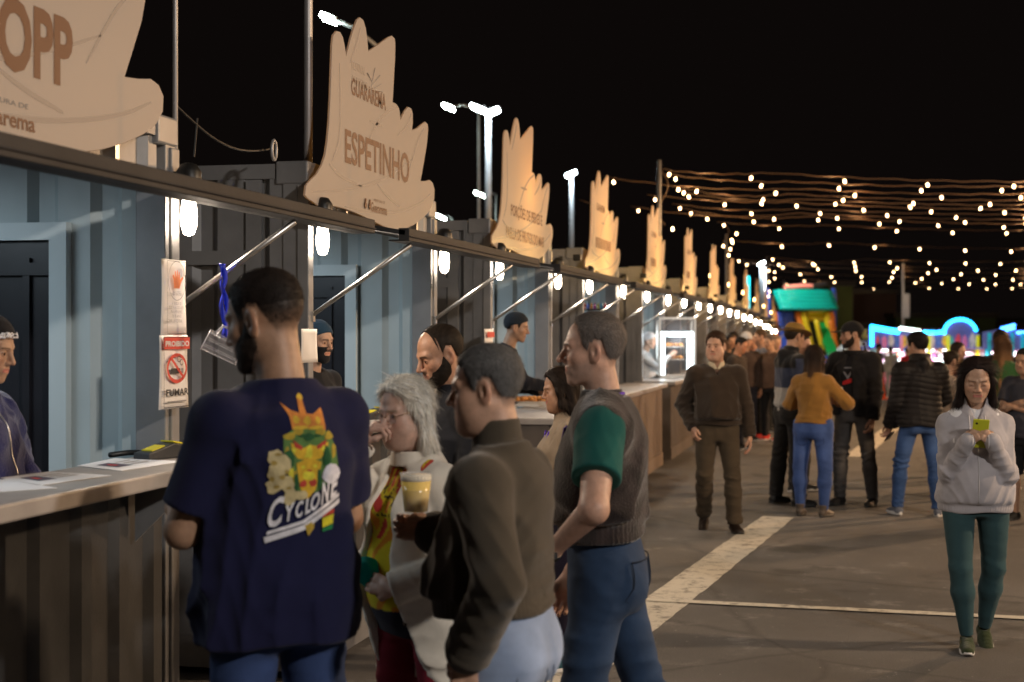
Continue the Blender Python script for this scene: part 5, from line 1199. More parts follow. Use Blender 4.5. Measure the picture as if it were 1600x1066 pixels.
            if op: 
                w0 = op[0] + (op[1] - op[0]) * np.clip((.45 - q[:, 2]) / .6, 0, 1); d = smax(d, -smax(np.abs(q[:, 0] - (op[2] if len(op) > 2 else 0)) - w0, -(q[:, 1] - .02), .004), .008)
            if top.get('collar'):
                ch, cr = top['collar'][:2]; tc_ = top['collar'][2] if len(top['collar']) > 2 else .005
                ax = np.abs(np.hypot(q[:, 0], (q[:, 1] + .006 + (q[:, 2] - .5) * .0)) - (cr - (q[:, 2] - .50) * .12)) - tc_
                c = smax(smax(ax, q[:, 2] - (.505 + ch), .005), .47 - q[:, 2], .004); 
                if top.get('zipneck'): c = smax(c, -smax(np.abs(q[:, 0]) - (q[:, 2] - .47) * .5, -q[:, 1], .002), .003)
                d = smin(d, c, .012)
            if top.get('hood'):
                hd_ = smin(d_cap(q, (-.075, -.03, .50), (0, -.100, .50), .030, .044), d_cap(q, (.075, -.03, .50), (0, -.100, .50), .030, .044), .02); hd_ = smin(hd_, d_cap(q, (0, -.095, .49), (0, -.125, .40), .05, .025), .04)
                hd_ = smin(hd_, smin(d_cap(q, (-.078, -.02, .495), (-.045, .075, .440), .026, .012), d_cap(q, (.078, -.02, .495), (.045, .075, .440), .026, .012), .01), .015); d = smin(d, hd_ - .004 * fold(q, seed + 7, 1.6), .014)
            return d
        pts = np.stack([J[n_, k] for n_ in (('sh', 'el', 'wr') if sl == 'long' else ('sh', 'el') if sl == 'short' else ('sh',)) for k in (0, 1)] + [tor((x, y, z)) for x in (-.24, .24) for y in (-.17, .20 + .1 * fat) for z in (hem, .60)])
        V, Q = nets(f, pts.min(0) - .11, pts.max(0) + .11, h * top.get('res', 1.0), pad=.02)
        q = (V - P) @ T; c = top['col']; C = c(q, V, J) if callable(c) else np.tile(np.array(c), (len(V), 1))
        fl = top.get('wear'); 
        o = scl(link(name, np_mesh(name, V, Q, C), cloth_mat(top.get('mat', 'cotton')), root)); return o, V, Q
    res = {}
    if top: res['top'] = garment(top.get('name', 'sweater'), top)
    for u in (top.get('under') or []): res[u.get('name', 'shirt')] = garment(u.get('name', 'shirt'), u)
    if bottom and not no_legs:
        fit = bottom.get('fit', .010); lw = bottom.get('lw', 1.0); wr2 = bottom.get('wr', .010) * 1.35; ae = bottom.get('ankle', 1.0); kind = bottom.get('kind', 'jeans'); tight = bottom.get('tight', 0)
        def fp(p):
            q = to_t(p); qq = (p - P.astype(f32)); K = [(-.16, .150, .105, -.006), (-.10, .168 + .012 * fem, .122, -.014), (-.02, .165 + .01 * fem, .118, -.010), (.06, .148 + .03 * fat, .106 + .03 * fat, .02 * fat), (.12, .146 + .03 * fat, .104, 0)]
            d = d_loft(qq, K) - fit; a2 = qq.copy(); a2[:, 0] = np.abs(qq[:, 0]); d = smin(d, d_ell(a2, (.075, -.070, -.085), (.072, .062, .082)) - fit * .6, .04); d = smax(d, qq[:, 2] - bottom.get('waist', .03), .01)
            for k in (0, 1):
                hp, kn, an = J['hip', k], J['knee', k], J['ank', k]; r = [(.088 + .01 * fem + .014 * fat) * lw, (.060 + .004 * fem) * lw, (.058 + .004 * fem) * lw, (.046 if not tight else .036) * lw * ae]
                end = an + nrm(an - kn) * bottom.get('long', .0)
                a = smin(d_cap(p, hp, kn, r[0], r[1]), d_cap(p, kn, kn + (an - kn) * .35, r[1], r[2]), .02); a = smin(a, d_cap(p, kn + (an - kn) * .35, end, r[2], r[3] + (.006 if not tight else 0)), .03) - fit
                ax = nrm(an - kn); t = (p - kn.astype(f32)) @ ax.astype(f32)
                a = a - wr2 * (.35 + .9 * np.exp(-(t / .08) ** 2) + .9 * np.exp(-((t - .38) / .08) ** 2) * (0.3 if tight else 1)) * fold(p, rs + 20 + k, 1.15, ax) * (.35 if tight else 1)
                if kind == 'shorts': a = smax(a, t - .03, .006)
                else: a = smax(a, (p - end.astype(f32)) @ ax.astype(f32) - .012, .006)
                d = smin(d, a, .03)
            return d - (.35 if not tight else .15) * wr2 * fold(qq, rs + 31, 1.0) * np.exp(-((qq[:, 2] + .1) / .12) ** 2)
        pts = np.stack([J[n_, k] for n_ in ('hip', 'knee', 'ank') for k in (0, 1)] + [P + V3(0, 0, .12)])
        V, Q = nets(fp, pts.min(0) - .17, pts.max(0) + .13 * np.array((1, 1, .3)), h * 1.1, pad=.02)
        c = np.array(bottom['col']); C = np.tile(c, (len(V), 1))
        if kind == 'jeans':
            w_ = np.zeros(len(V))
            for k in (0, 1):
                hp, kn = J['hip', k], J['knee', k]; m_ = hp + (kn - hp) * .55; w_ += np.exp(-(((V - m_) / V3(.07, .16, .17)) ** 2).sum(1)) * .8 + np.exp(-(((V - (J['hip', k] + V3(0, -.09, -.05))) / V3(.07, .08, .08)) ** 2).sum(1)) * .5
            wf = bottom.get('fade', .5); C = C * (1 + np.clip(w_, 0, 1)[:, None] * wf * 1.2) + np.clip(w_, 0, 1)[:, None] * wf * .03
        o = scl(link('trousers' if kind not in ('jeans', 'shorts', 'leggings') else kind, np_mesh('trousers', V, Q, C), cloth_mat(bottom.get('mat', 'denim' if kind == 'jeans' else 'cotton')), root)); res['bottom'] = (o, V, Q)
        if kind == 'jeans' and detail > .8 and top.get('hem', -.1) > -.09:
            bv = BVHTree.FromPolygons([tuple(v) for v in V], [tuple(q_) for q_ in Q])
            for sx in (-1, 1):
                for kk in range(1):
                    ring_ = []
                    for u, v in [(0, 0), (.13, 0), (.135, -.12), (.068, -.15), (.0, -.12)]:
                        hit = bv.ray_cast(Vector((P[0] + sx * (.025 + u), -.5, P[2] - .02 + v)), Vector((0, 1, 0)))
                        if hit[0]: ring_.append(hit[0] + Vector((0, -.0015, 0)))
                    if len(ring_) == 5:
                        pts_ = []
                        for a_, b_ in zip(ring_, ring_[1:] + ring_[:1]):
                            for t_ in range(6):
                                q_ = a_.lerp(b_, t_ / 6); hit = bv.ray_cast(Vector((q_.x, -.5, q_.z)), Vector((0, 1, 0))); pts_.append((hit[0] + Vector((0, -.0012, 0))) if hit[0] else q_)
                        scl(MB().tube(pts_ + [pts_[0]], .0022, 5).build('pocket_seam', mat('seam thread %.2f' % c[2], tuple(np.clip(c * .5, 0, 1)), .9), o))
    # --- shoes ---
    if shoe and not no_legs:
        for k, sx in ((0, 1), (1, -1)):
            an = J['ank', k]; sc_ = shoe if isinstance(shoe, dict) else dict(col=shoe); lift = sc_.get('pitch', (0, 0))[k]; M = rotm(-sx * feet[k], lift, 0); base = an - M @ V3(0, .0, .085)
            st = sc_.get('style', 'sneaker'); hh = .125 if st == 'boot' else .085
            def fs(p):
                d = d_cap(p, (0, -.040, .038), (0, .03, .045), .036, .036); d = smin(d, d_cap(p, (0, .03, .045), (.004 * sx, .135, .022), .037, .030), .02); q_ = p.copy(); q_[:, 2] = (p[:, 2] - .018) * 1.2 + .018; d = smin(d, d_cap(q_, (0, .06, .025), (.002 * sx, .145, .022), .044, .033) * .9, .02)
                d = smin(d, d_cap(p, (0, -.022, .05), (0, -.015, hh), .037, .038 if st != 'boot' else .044), .02); d = smax(d, p[:, 2] - hh, .004); d = smax(d, .014 - p[:, 2], .004)
                d = smax(d, -d_cap(p, (0, -.012, hh - .012), (0, -.008, hh + .05), .029, .031), .004); 
                return d - .0008 * np.sin(p[:, 1] * 240) * (np.abs(p[:, 0]) < .022) * (p[:, 2] > .05)
            V, Q = nets(fs, (-.06, -.09, 0), (.06, .19, hh + .02), .005 / min(detail, 1), pad=.01)
            c = np.array(sc_.get('col', (.03, .03, .03))); o = scl(link('shoe', np_mesh('shoe', V @ M.T + base, Q, np.tile(c, (len(V), 1))), cloth_mat(sc_.get('mat', 'leather')), root))
            b = MB(); vs = []; n_ = 28; tk_ = sc_.get('sole_t', .026)
            for zt, e in ((0.001, .96), (.008, 1.0), (tk_, .985)):
                for i in range(n_):
                    a = 2 * math.pi * i / n_; y = .052 + .135 * math.sin(a); w_ = .040 * math.cos(a) * (1 + .18 * math.sin(a)) ; zt2 = zt + (.012 * max(0, math.sin(a) - .75) * 4 if zt < .02 else 0)
                    vs.append(M @ V3(w_ * e * 1.08 + .003 * sx, y * 1 if e == 1 else .052 + (y - .052) * e, zt2) + base)
            b.add(vs, [(j * n_ + i, j * n_ + (i + 1) % n_, (j + 1) * n_ + (i + 1) % n_, (j + 1) * n_ + i) for j in range(2) for i in range(n_)] + [tuple(range(n_ - 1, -1, -1)), tuple(range(2 * n_, 3 * n_))]); so = scl(b.build('sole', M_sole if sc_.get('white', True) else M_soled, None, True)); so.parent = o; so.scale = (1, 1, 1)
    ctx = dict(root=root, J=J, P=P, T=T, HC=HC_, Hr=Hr, s=s, res=res, hp2p=hp2p, scl=scl, tor=tor, to_world=lambda v: root.location + Matrix.Rotation(root.rotation_euler.z, 3, 'Z') @ (Vector(v) * s))
    if extra: extra(ctx)
    return ctx
# ================= accessories =================
def np_part(ctx, name, f, lo, hi, h, m, col=None, parent=None, head=True):
    V, Q = nets(f, lo, hi, h, pad=.012); V2 = ctx['hp2p'](V) if head else V
    o = link(name, np_mesh(name, V2, Q, np.tile(np.array(col), (len(V), 1)) if col is not None else None), m, parent or ctx['root']); ctx['scl'](o); return o
def cap(ctx, col, kind='cap', m=None, brimcol=None):
    m = m or cloth_mat('cotton')
    if kind == 'cap':
        def f(p):
            d = smax(head_core(p, {}) - .016, .040 - p[:, 2] + .10 * p[:, 1], .004); d = smin(d, d_ell(p, (0, -.012, .128), (.010, .010, .004)), .004)
            q = p - np.array((0, .115, .050), f32); b = d_ell(q, (0, 0, 0), (.074, .085, .018)); b = smax(b, np.abs(q[:, 2] + .22 * q[:, 0] ** 2 / .02 * .1 + 2.2 * q[:, 0] ** 2) - .003, .002); b = smax(b, .045 - p[:, 1], .003); return smin(d, b, .006)
        return np_part(ctx, 'cap', f, (-.11, -.14, .0), (.11, .22, .15), .0042, m, col)
    if kind == 'hat':
        def f(p):
            q = p.copy(); d = smax(d_ell(p, (0, -.008, .050), (.092, .112, .108)), .045 - p[:, 2], .004); d = smax(d, p[:, 2] - .142 + .8 * np.abs(p[:, 0]) * .25, .012)
            q = p - np.array((0, .0, .052), f32); rr = np.hypot(q[:, 0] / 1.0, q[:, 1] / 1.12); b = smax(rr - .150, np.abs(q[:, 2] - .9 * q[:, 0] ** 2 + .25 * (q[:, 1] > .0) * q[:, 1] * .6) - .004, .003); return smin(d, b, .008)
        o = np_part(ctx, 'hat', f, (-.17, -.19, .0), (.17, .19, .17), .005, m, col)
        g = lambda p: smax(smax(d_ell(p, (0, -.008, .050), (.0945, .1145, .11)), .058 - p[:, 2], .002), p[:, 2] - .080, .002)
        np_part(ctx, 'hat_band', g, (-.11, -.14, .04), (.11, .13, .1), .005, cloth_mat('cotton'), (.03, .02, .015), o).scale = (1, 1, 1); return o
    if kind == 'net':
        f = lambda p: smax(head_core(p, {}) - .020 - .003 * fold(p, 3, 3), -(p[:, 2] - np.interp(p[:, 1], [-.13, -.03, .05, .09], [-.06, .0, .06, .085])) * .8, .006)
        return np_part(ctx, 'hair_net', f, (-.12, -.15, -.09), (.12, .13, .16), .005, m, col)
    if kind == 'kerchief':
        f = lambda p: smax(head_core(p, {}) - .012 - .002 * fold(p, 5, 2), -(p[:, 2] - np.interp(p[:, 1], [-.13, -.03, .03, .09], [-.05, .015, .035, .075])) * .8, .004)
        return np_part(ctx, 'cap', f, (-.11, -.14, -.08), (.11, .13, .15), .0045, m, col)
def glasses(ctx, m=None, sz=1.0):
    m = m or mat('gold wire frame', (.45, .30, .16), .25, .9); b = MB()
    for sx in (-1, 1):
        b.tube([tuple(ctx['hp2p'](np.array([(sx * (.032 + .021 * sz * math.cos(a)), .096 - .004 * abs(math.cos(a)), -.002 + .017 * sz * math.sin(a))]))[0]) for a in [2 * math.pi * k / 16 for k in range(17)]], .0011, 5)
        b.tube([tuple(ctx['hp2p'](np.array([q]))[0]) for q in ((sx * .053, .092, .006), (sx * .070, .06, .010), (sx * .082, -.005, .008), (sx * .084, -.02, -.005))], .0011, 5)
    b.tube([tuple(ctx['hp2p'](np.array([q]))[0]) for q in ((-.012, .097, .002), (0, .101, .005), (.012, .097, .002))], .0012, 5)
    o = b.build('glasses', m, ctx['root'], True); ctx['scl'](o)
    b = MB()
    for sx in (-1, 1):
        c = [tuple(ctx['hp2p'](np.array([(sx * (.032 + .0205 * sz * math.cos(a)), .096 - .004 * abs(math.cos(a)), -.002 + .0165 * sz * math.sin(a))]))[0]) for a in [2 * math.pi * k / 16 for k in range(16)]]
        b.add(c, [tuple(range(16))])
    b.build('lens', mat('thin glass lens', (.9, .9, .9), .02, alpha=.16, spec=1, coat=1), o)
def decal(ctx, ob, V, Q, name, polys, colr, y0=-1, dirn=(0, 1, 0), off=.003, sub=2):
    """flat print pressed onto a garment: outlines in (x, z) thrown on along dirn"""
    bv = BVHTree.FromPolygons([tuple(v) for v in V], [tuple(q) for q in Q]); bm = bmesh.new(); d = Vector(dirn).normalized()
    for pl in polys:
        try:
            if isinstance(pl, tuple):
                vs = [bm.verts.new((x, z, 0)) for x, z in pl[0]]
                for f_ in pl[1]:
                    try: bm.faces.new([vs[i] for i in f_])
                    except Exception: pass
            else:
                vs = [bm.verts.new((x, z, 0)) for x, z in pl]; f_ = bm.faces.new(vs); 
        except Exception: continue
    bmesh.ops.triangulate(bm, faces=[f_ for f_ in bm.faces if len(f_.verts) > 3])
    for _ in range(sub): 
        es = [e for e in bm.edges if e.calc_length() > .012]
        if es: bmesh.ops.subdivide_edges(bm, edges=es, cuts=1); bmesh.ops.triangulate(bm, faces=[f_ for f_ in bm.faces if len(f_.verts) > 3])
    bad = []
    for v in bm.verts:
        h = bv.ray_cast(Vector((v.co.x, 0, v.co.y)) - d * 1.0 - d * .0, d)
        if h[0] is None: bad.append(v)
        else: v.co = h[0] - d * off
    bmesh.ops.delete(bm, geom=bad, context='VERTS')
    me = bpy.data.meshes.new(name); bm.to_mesh(me); bm.free(); o = link(name, me, mat('print %s %.2f%.2f%.2f' % (name, *colr), colr, .8, var=.25, vscale=40), None); o.parent = ob; return o
def rbox(w, d, h, r=.008, name='case'):
    bm = bmesh.new(); bmesh.ops.create_cube(bm, size=1); bmesh.ops.scale(bm, vec=(w, d, h), verts=bm.verts)
    bmesh.ops.bevel(bm, geom=bm.edges[:], offset=r, segments=3, affect='EDGES', profile=.6); me = bpy.data.meshes.new(name); bm.to_mesh(me); bm.free(); me.polygons.foreach_set('use_smooth', [True] * len(me.polygons)); return me
def phone(ctx, p, rot, label, col, screen=False, size=1.0):
    w = ctx['to_world'](p); r = empty('phone', w, 0, label, 'phone'); M = Matrix.Rotation(ctx['root'].rotation_euler.z, 4, 'Z') @ rot
    r.matrix_basis = Matrix.Translation(w) @ M
    link('case', rbox(.074 * size, .010, .150 * size, .0045), mat('phone case ' + str(col), col, .4), r)
    s = link('screen', rbox(.066 * size, .002, .140 * size, .0009), emat('lit phone screen', (.6, .75, 1), 1.6) if screen else M_black, r); s.location = (0, -.0062, 0)
    b = MB(); b.lathe([(.002, 0), (.006, 0), (.006, .002), (.001, .002)], (0, 0, 0), 10, Matrix.Rotation(R(-90), 3, 'X')); c = b.build('camera_lens', M_black, r); c.location = (.02 * size, .005, .055 * size)
def zipline(ctx, ob, V, Q, x0, z0, z1, m, r=.0028, name='zip'):
    bv = BVHTree.FromPolygons([tuple(v) for v in V], [tuple(q) for q in Q]); pts = []
    for i in range(24):
        z = z0 + (z1 - z0) * i / 23; h = bv.ray_cast(Vector((x0, .6, z)), Vector((0, -1, 0)))
        if h[0]: pts.append(h[0] + Vector((0, .001, 0)))
    if len(pts) > 3: o = MB().tube(pts, r, 5).build(name, m, None, True); o.parent = ob; return o

# ================= the people =================
JB = (.030, .060, .165)
# 1 big man in the navy T-shirt
def x1(c):
    ob, V, Q = c['res']['top']; K = .286 / 656 / 1.085; cx, cz = .0, 1.262
    def Z(l): return [(cx + (a - 330) * K, cz + (530 - b) * K) for a, b in l]
    G = {}
    def A(name, col, *ls): G.setdefault((name, col), []).extend([Z(l) for l in ls])
    def blob(x, y, rx, ry, n=11, j=.25, sd=0):
        r = random.Random(sd); return [(x + rx * math.cos(t) * (1 + r.uniform(-j, j)), y + ry * math.sin(t) * (1 + r.uniform(-j, j))) for t in [2 * math.pi * k / n for k in range(n)]]
    A('lion_head_print', (.10, .20, .05), [(175, 340), (240, 300), (330, 280), (430, 300), (510, 330), (560, 430), (580, 540), (520, 600), (470, 660), (400, 700), (270, 690), (210, 560), (170, 430)])
    A('crown_print', (.62, .22, .04), [(185, 130), (240, 180), (300, 200), (310, 90), (340, 85), (350, 205), (400, 210), (475, 170), (480, 310), (330, 290), (235, 300), (225, 220)])
    A('crown_gem_print', (.65, .42, .04), blob(330, 100, 22, 20, sd=1), blob(270, 240, 24, 26, sd=2), blob(350, 250, 26, 28, sd=3), blob(430, 250, 22, 24, sd=4), blob(300, 290, 60, 14, sd=31), blob(410, 295, 60, 12, sd=32))
    A('lion_mane_print', (.42, .30, .03), blob(215, 340, 40, 24, sd=41), blob(270, 318, 40, 20, sd=42), blob(440, 322, 44, 20, sd=43), blob(505, 350, 34, 30, sd=44), blob(540, 450, 20, 50, sd=45), blob(195, 450, 16, 40, sd=46), blob(240, 600, 24, 50, sd=47))
    A('lion_face_print', (.70, .42, .03), [(220, 380), (300, 420), (350, 400), (420, 410), (495, 385), (490, 430), (430, 490), (350, 500), (260, 480), (222, 430)], [(250, 510), (340, 480), (440, 510), (420, 590), (390, 680), (330, 740), (280, 670), (262, 590)])
    A('lion_brow_print', (.45, .05, .03), [(235, 365), (300, 410), (290, 430), (245, 410)], [(480, 370), (400, 410), (410, 430), (470, 410)], blob(300, 640, 30, 24, sd=8), blob(370, 640, 30, 24, sd=9), blob(345, 560, 20, 8, sd=48))
    A('lion_highlight_print', (.75, .66, .05), blob(345, 440, 22, 42, sd=5), blob(235, 430, 14, 22, sd=6), blob(455, 430, 16, 22, sd=7), blob(340, 590, 44, 30, sd=33), blob(210, 560, 18, 44, sd=34), blob(300, 535, 16, 12, sd=49), blob(390, 535, 16, 12, sd=50), blob(320, 470, 14, 8, sd=51))
    A('lion_shadow_print', (.02, .10, .03), blob(205, 480, 30, 60, sd=10), blob(480, 480, 36, 60, sd=11), blob(350, 350, 40, 22, sd=12), blob(250, 620, 16, 60, sd=35), blob(420, 620, 16, 60, sd=36), blob(300, 340, 22, 10, sd=52), blob(410, 342, 24, 9, sd=53))
    A('flower_print', (.55, .45, .24), blob(110, 470, 50, 50, sd=13), blob(120, 560, 60, 60, sd=14), blob(110, 640, 50, 50, sd=15), blob(190, 640, 50, 50, sd=16), blob(170, 510, 40, 50, sd=17), blob(280, 710, 60, 30, sd=18), blob(210, 710, 40, 60, sd=54))
    A('petal_shade_print', (.36, .25, .06), blob(100, 500, 20, 16, sd=20), blob(150, 590, 22, 16, sd=21), blob(120, 650, 18, 14, sd=22), blob(180, 560, 16, 14, sd=23), blob(130, 450, 24, 9, sd=24), blob(200, 660, 18, 9, sd=55), blob(90, 600, 12, 18, sd=56))
    A('flag_print_red', (.5, .06, .03), [(445, 835), (540, 815), (538, 842), (443, 862)]); A('flag_print_yellow', (.75, .65, .03), [(443, 866), (538, 846), (530, 905), (440, 925)]); A('flag_print_green', (.02, .22, .07), [(440, 929), (530, 909), (522, 940), (436, 950)])
    A('tail_print', (.45, .30, .04), [(300, 900), (380, 870), (370, 920), (325, 965)])
    A('splash_print', (.66, .64, .70), blob(515, 590, 75, 62, j=.1, sd=30))
    for q, ((n, col), pl) in enumerate(G.items()): 
        for w_ in pl: decal(c, ob, V, Q, n, [w_], col, off=.0020 + q * .0004)
    for body, a0, w, hgt, boldness in (('C', (72, 905), 100, 160, .03), ('Y', (180, 868), 60, 95, .03), ('C', (243, 850), 52, 90, .03), ('L', (302, 830), 42, 88, .03), ('O', (345, 815), 70, 95, .03), ('N', (425, 780), 70, 130, .03), ('E', (500, 745), 75, 135, .03)):
        v, f_ = text_mesh(body, 1, boldness, None, .25); v[:, 0] /= v[:, 0].max() - v[:, 0].min(); v[:, 0] -= v[:, 0].min()
        P2 = [(cx + (a0[0] + a * w - 330) * K, cz + (530 - (a0[1] - b * hgt - a * w * .42)) * K) for a, b in v[:, :2]]
        decal(c, ob, V, Q, 'lettering', [(P2, f_)], (.74, .72, .76), off=.0085, sub=1)
    decal(c, ob, V, Q, 'underline_print', [Z([(48, 960), (290, 895), (585, 750), (585, 780), (300, 925), (55, 995)]), Z([(70, 925), (290, 865), (580, 715), (583, 738), (300, 885), (66, 945)])], (.74, .72, .76), off=.0075)
person('tall bearded man in a navy T-shirt with a lion print on its back', (436, 4.2), -152, 1.885, headscale=1.05, detail=1.15, wide=1.0, fat=.15,
    g=dict(skin=(.40, .235, .15), hair='fade', hc=(.018, .013, .011), ht=.008, hts=-.0012, scalp=.95, strands=9000, sl=.008, sw=.0005, beard=.006, bc=(.032, .022, .017), stubble=.4), neck_yaw=32, neck_pitch=14,
    armR=dict(hand=(.15, .30, .16), pole=(.5, -.6, -1)), armL=dict(hand=(-.15, .30, .16), pole=(.5, -.5, -1)), lean=(0, 0),
    top=dict(name='t_shirt', col=(.011, .012, .046), sleeve='short', sl=.235, drop=.01, hem=-.16, fit=.018, drape=1.0, sr=1.06, wr=.011, hemtilt=0, neck=.066), bottom=dict(col=(.03, .055, .15), fade=.4), shoe=(.02, .02, .02), extra=x1)
# 2 white haired woman eating
def x2(c):
    glasses(c, sz=1.15)
    o, V, Q = c['res']['top']
    for z in (-.08, -.17, -.26): 
        p = c['tor']((.0, .0, z)); bv = BVHTree.FromPolygons([tuple(v) for v in V], [tuple(q) for q in Q]); h = bv.ray_cast(Vector((-.115, .6, p[2])), Vector((0, -1, 0)))
        if h[0]: b = MB(); b.lathe([(.001, .006), (.010, .005), (.011, 0), (.010, -.002)], h[0], 12, Matrix.Rotation(R(-90), 3, 'X')); q_ = b.build('button', mat('dark horn button', (.05, .03, .02), .3), None, True); q_.parent = o
    hc = c['tor']((.02, .20, .10))
    f = lambda p: d_ell(p, (0, 0, 0), (.075, .040, .05)) - .009 * fold(p, 8, 2.0)
    V, Q = nets(f, (-.11, -.08, -.09), (.11, .08, .09), .005); m = link('cloth_bundle', np_mesh('cloth', V, Q, np.tile((.0, .36, .32), (len(V), 1))), cloth_mat('cotton')); m.location = c['to_world'](hc); tag(m, 'crumpled teal cloth held against the yellow blouse', 'cloth'); m.rotation_euler = (0, R(25), 1.2)
def blouse(q, V, J):
    n = np.sin(q[:, 0] * 70 + 2 * np.sin(q[:, 2] * 30)) + np.sin(q[:, 2] * 55 + 2 * np.sin(q[:, 0] * 40)); C = np.tile((.68, .56, .02), (len(V), 1)); m = (n > .9) & (q[:, 2] > .22); C[m] = (.55, .05, .04)
    m = (n < -.85); C[m] = (.70, .26, .02); m = (np.abs(n) < .10) & (q[:, 2] > .30); C[m] = (.03, .02, .02); C[q[:, 2] < -.03] = (.015, .014, .03); C[(q[:, 2] > .40) & (np.sin(q[:, 0] * 190) > 0)] = (.5, .06, .04); return C
person('white haired woman in glasses and a cream coat putting food to her mouth', (656, 4.95), -52, 1.57, detail=1.15, fem=1, fat=.45, lean=(4, 0),
    g=dict(skin=(.56, .36, .28), hair='long', len=.10, fy=-.022, hc=(.74, .70, .62), ht=.016, hts=.011, strands=7000, sl=.06, sw=.0009, jaw=1.05, fat=1, brow=(.35, .28, .2), smile=0, seed=4), neck_pitch=10, neck_yaw=4,
    armR=dict(hand=(.075, .215, .555), pole=(.6, .1, -1), back=(.6, .6, .3), hdir=(-.55, -.15, .55)), armL=dict(hand=(-.13, .22, .05), pole=(1, -.9, -.3), back=(.1, .9, .3), hdir=(.9, .25, .15)),
    top=dict(name='coat', col=(.80, .74, .64), hem=-.36, fit=.026, open=(.05, .125, .0), mat='knit', wr=.010, neck=.07, cuffr=1.25, collar=(.02, .078, .006), under=[dict(name='blouse', col=blouse, hem=-.14, fit=.006, sleeve='none', neck=.068, necky=.01)]),
    bottom=dict(col=(.22, .012, .028), kind='trousers', fit=.006, waist=.0), shoe=(.02, .02, .02), extra=x2, handcurl=(.75, .35))
# beer cup
def beer(p, label):
    r = empty('beer_cup', p, 0, label, 'beer cup'); MB().lathe([(.001, 0), (.036, 0), (.0375, .002), (.049, .118), (.050, .122), (.0485, .122), (.0365, .004), (.001, .003)], (0, 0, 0), 28).build('cup', mat('thin clear cup', (.95, .95, .95), .08, alpha=.2, spec=1), r, True)
    MB().lathe([(.001, .0045), (.0355, .0045), (.0465, .098), (.001, .098)], (0, 0, 0), 28).build('beer', mat('amber beer', (.88, .62, .08), .15), r, True); MB().lathe([(.001, .0985), (.0465, .0985), (.0477, .116), (.001, .117)], (0, 0, 0), 24).build('foam', mat('beer foam', (.85, .78, .62), .9), r, True)
    return r
beer(PD(650, 801, 4.62), 'clear plastic cup of amber beer held in front of the white haired woman')
# 3 heavy man in the olive brown sweater
person('grey haired heavy man in an olive brown zip neck sweater and pale jeans', (788, 4.12), -112, 1.68, detail=1.15, fat=.62, wide=.98, lean=(3, 0),
    g=dict(skin=(.50, .30, .21), hair='short', hc=(.050, .046, .044), grey=.8, ht=.010, hts=.004, strands=9000, sl=.013, sw=.0006, fat=1, jaw=1.08, scalp=.5), neck_yaw=14, neck_pitch=6,
    armL=dict(hand=(-.215, .02, -.045), pole=(.6, -.7, 0), back=(-.75, -.4, 0), hdir=(0, .12, -1)), armR=dict(hand=(.16, .30, .22), pole=(.8, -.4, -.7), back=(.5, .8, 0)), handcurl=(.5, .28),
    legs=[((.08, .10, -1), (.02, .0, -1)), ((.08, -.04, -1), (.02, -.12, -1))],
    top=dict(name='sweater', col=(.068, .054, .038), mat='knit', hem=.035, fit=.024, wr=.011, ribhem=1, collar=(.075, .068, .007), zipneck=1, sr=1.06, drop=.012, cuffr=1.15, rib=1), bottom=dict(col=(.26, .33, .48), fade=.75, wr=.012, waist=.09), shoe=(.03, .03, .03))
# 4 balding bearded man behind
person('balding man with a dark beard looking down, behind the white haired woman', (706, 6.25), -66, 1.755, detail=1.1,
    g=dict(skin=(.50, .27, .17), hair='bald', hc=(.02, .014, .01), ht=.005, hts=.003, strands=5000, sl=.010, sw=.0005, beard=.008, scalp=.5, gaze=0, nose=1.15), neck_pitch=20, top=dict(name='jacket', col=(.02, .02, .024), mat='cotton', collar=(.03, .066)), bottom=dict(col=JB), shoe=(.02, .02, .02))
# 5 man in fleece vest
def lanyard(c, col, side=0):
    T_, P_ = c['T'], c['P']; pts = []
    o, V, Q = c['res']['top']; bv = BVHTree.FromPolygons([tuple(v) for v in V], [tuple(q) for q in Q])
    for k in range(15):
        a = R(-150 + 300 * k / 14); pts.append(Vector(c['tor']((.072 * math.sin(a), -.012 - .070 * math.cos(a + math.pi) * -1, .512 + .012 * math.cos(a)))))
    low = [Vector(c['tor']((.05, .11, .42))), Vector(c['tor']((.02, .145, .28))), Vector(c['tor']((0, .16, .16))), Vector(c['tor']((-.02, .145, .28))), Vector(c['tor']((-.05, .11, .42)))]
    b = MB(); 
    for seq in (pts, low): b.tube(seq, .0055, 5)
    ob = b.build('lanyard', mat('purple lanyard', (.10, .03, .42), .6), c['root'], True); c['scl'](ob)
def x5(c):
    lanyard(c, None)
    w, el = c['J']['wr', 1], c['J']['el', 1]; d = nrm(w - el); p = w - d * .022; u = nrm(np.cross(d, V3(0, 0, 1))); v = np.cross(d, u)
    b = MB(); 
    for t in (-.010, -.004, .004, .010): b.tube([p + d * t + (u * math.cos(a) + v * math.sin(a)) * .031 for a in [2 * math.pi * k / 18 for k in range(19)]], .0045, 6)
    o = b.build('watch_strap', M_black, c['root'], True); c['scl'](o)
    q = p + V3(-.033, -.006, .0); b = MB(); b.box(q, (.012, .034, .036)); o = b.build('watch_case', mat('watch steel', (.2, .2, .21), .2, .9), c['root'], bevel=.003); c['scl'](o)
def vestc(q, V, J): C = np.tile((.027, .019, .018), (len(V), 1)); n = np.sin(q[:, 0] * 37 + 3 * np.sin(q[:, 2] * 21)) * np.sin(q[:, 2] * 29 + 3 * np.sin(q[:, 1] * 25)); return C * (1 + .55 * np.clip(n, -1, 1)[:, None])
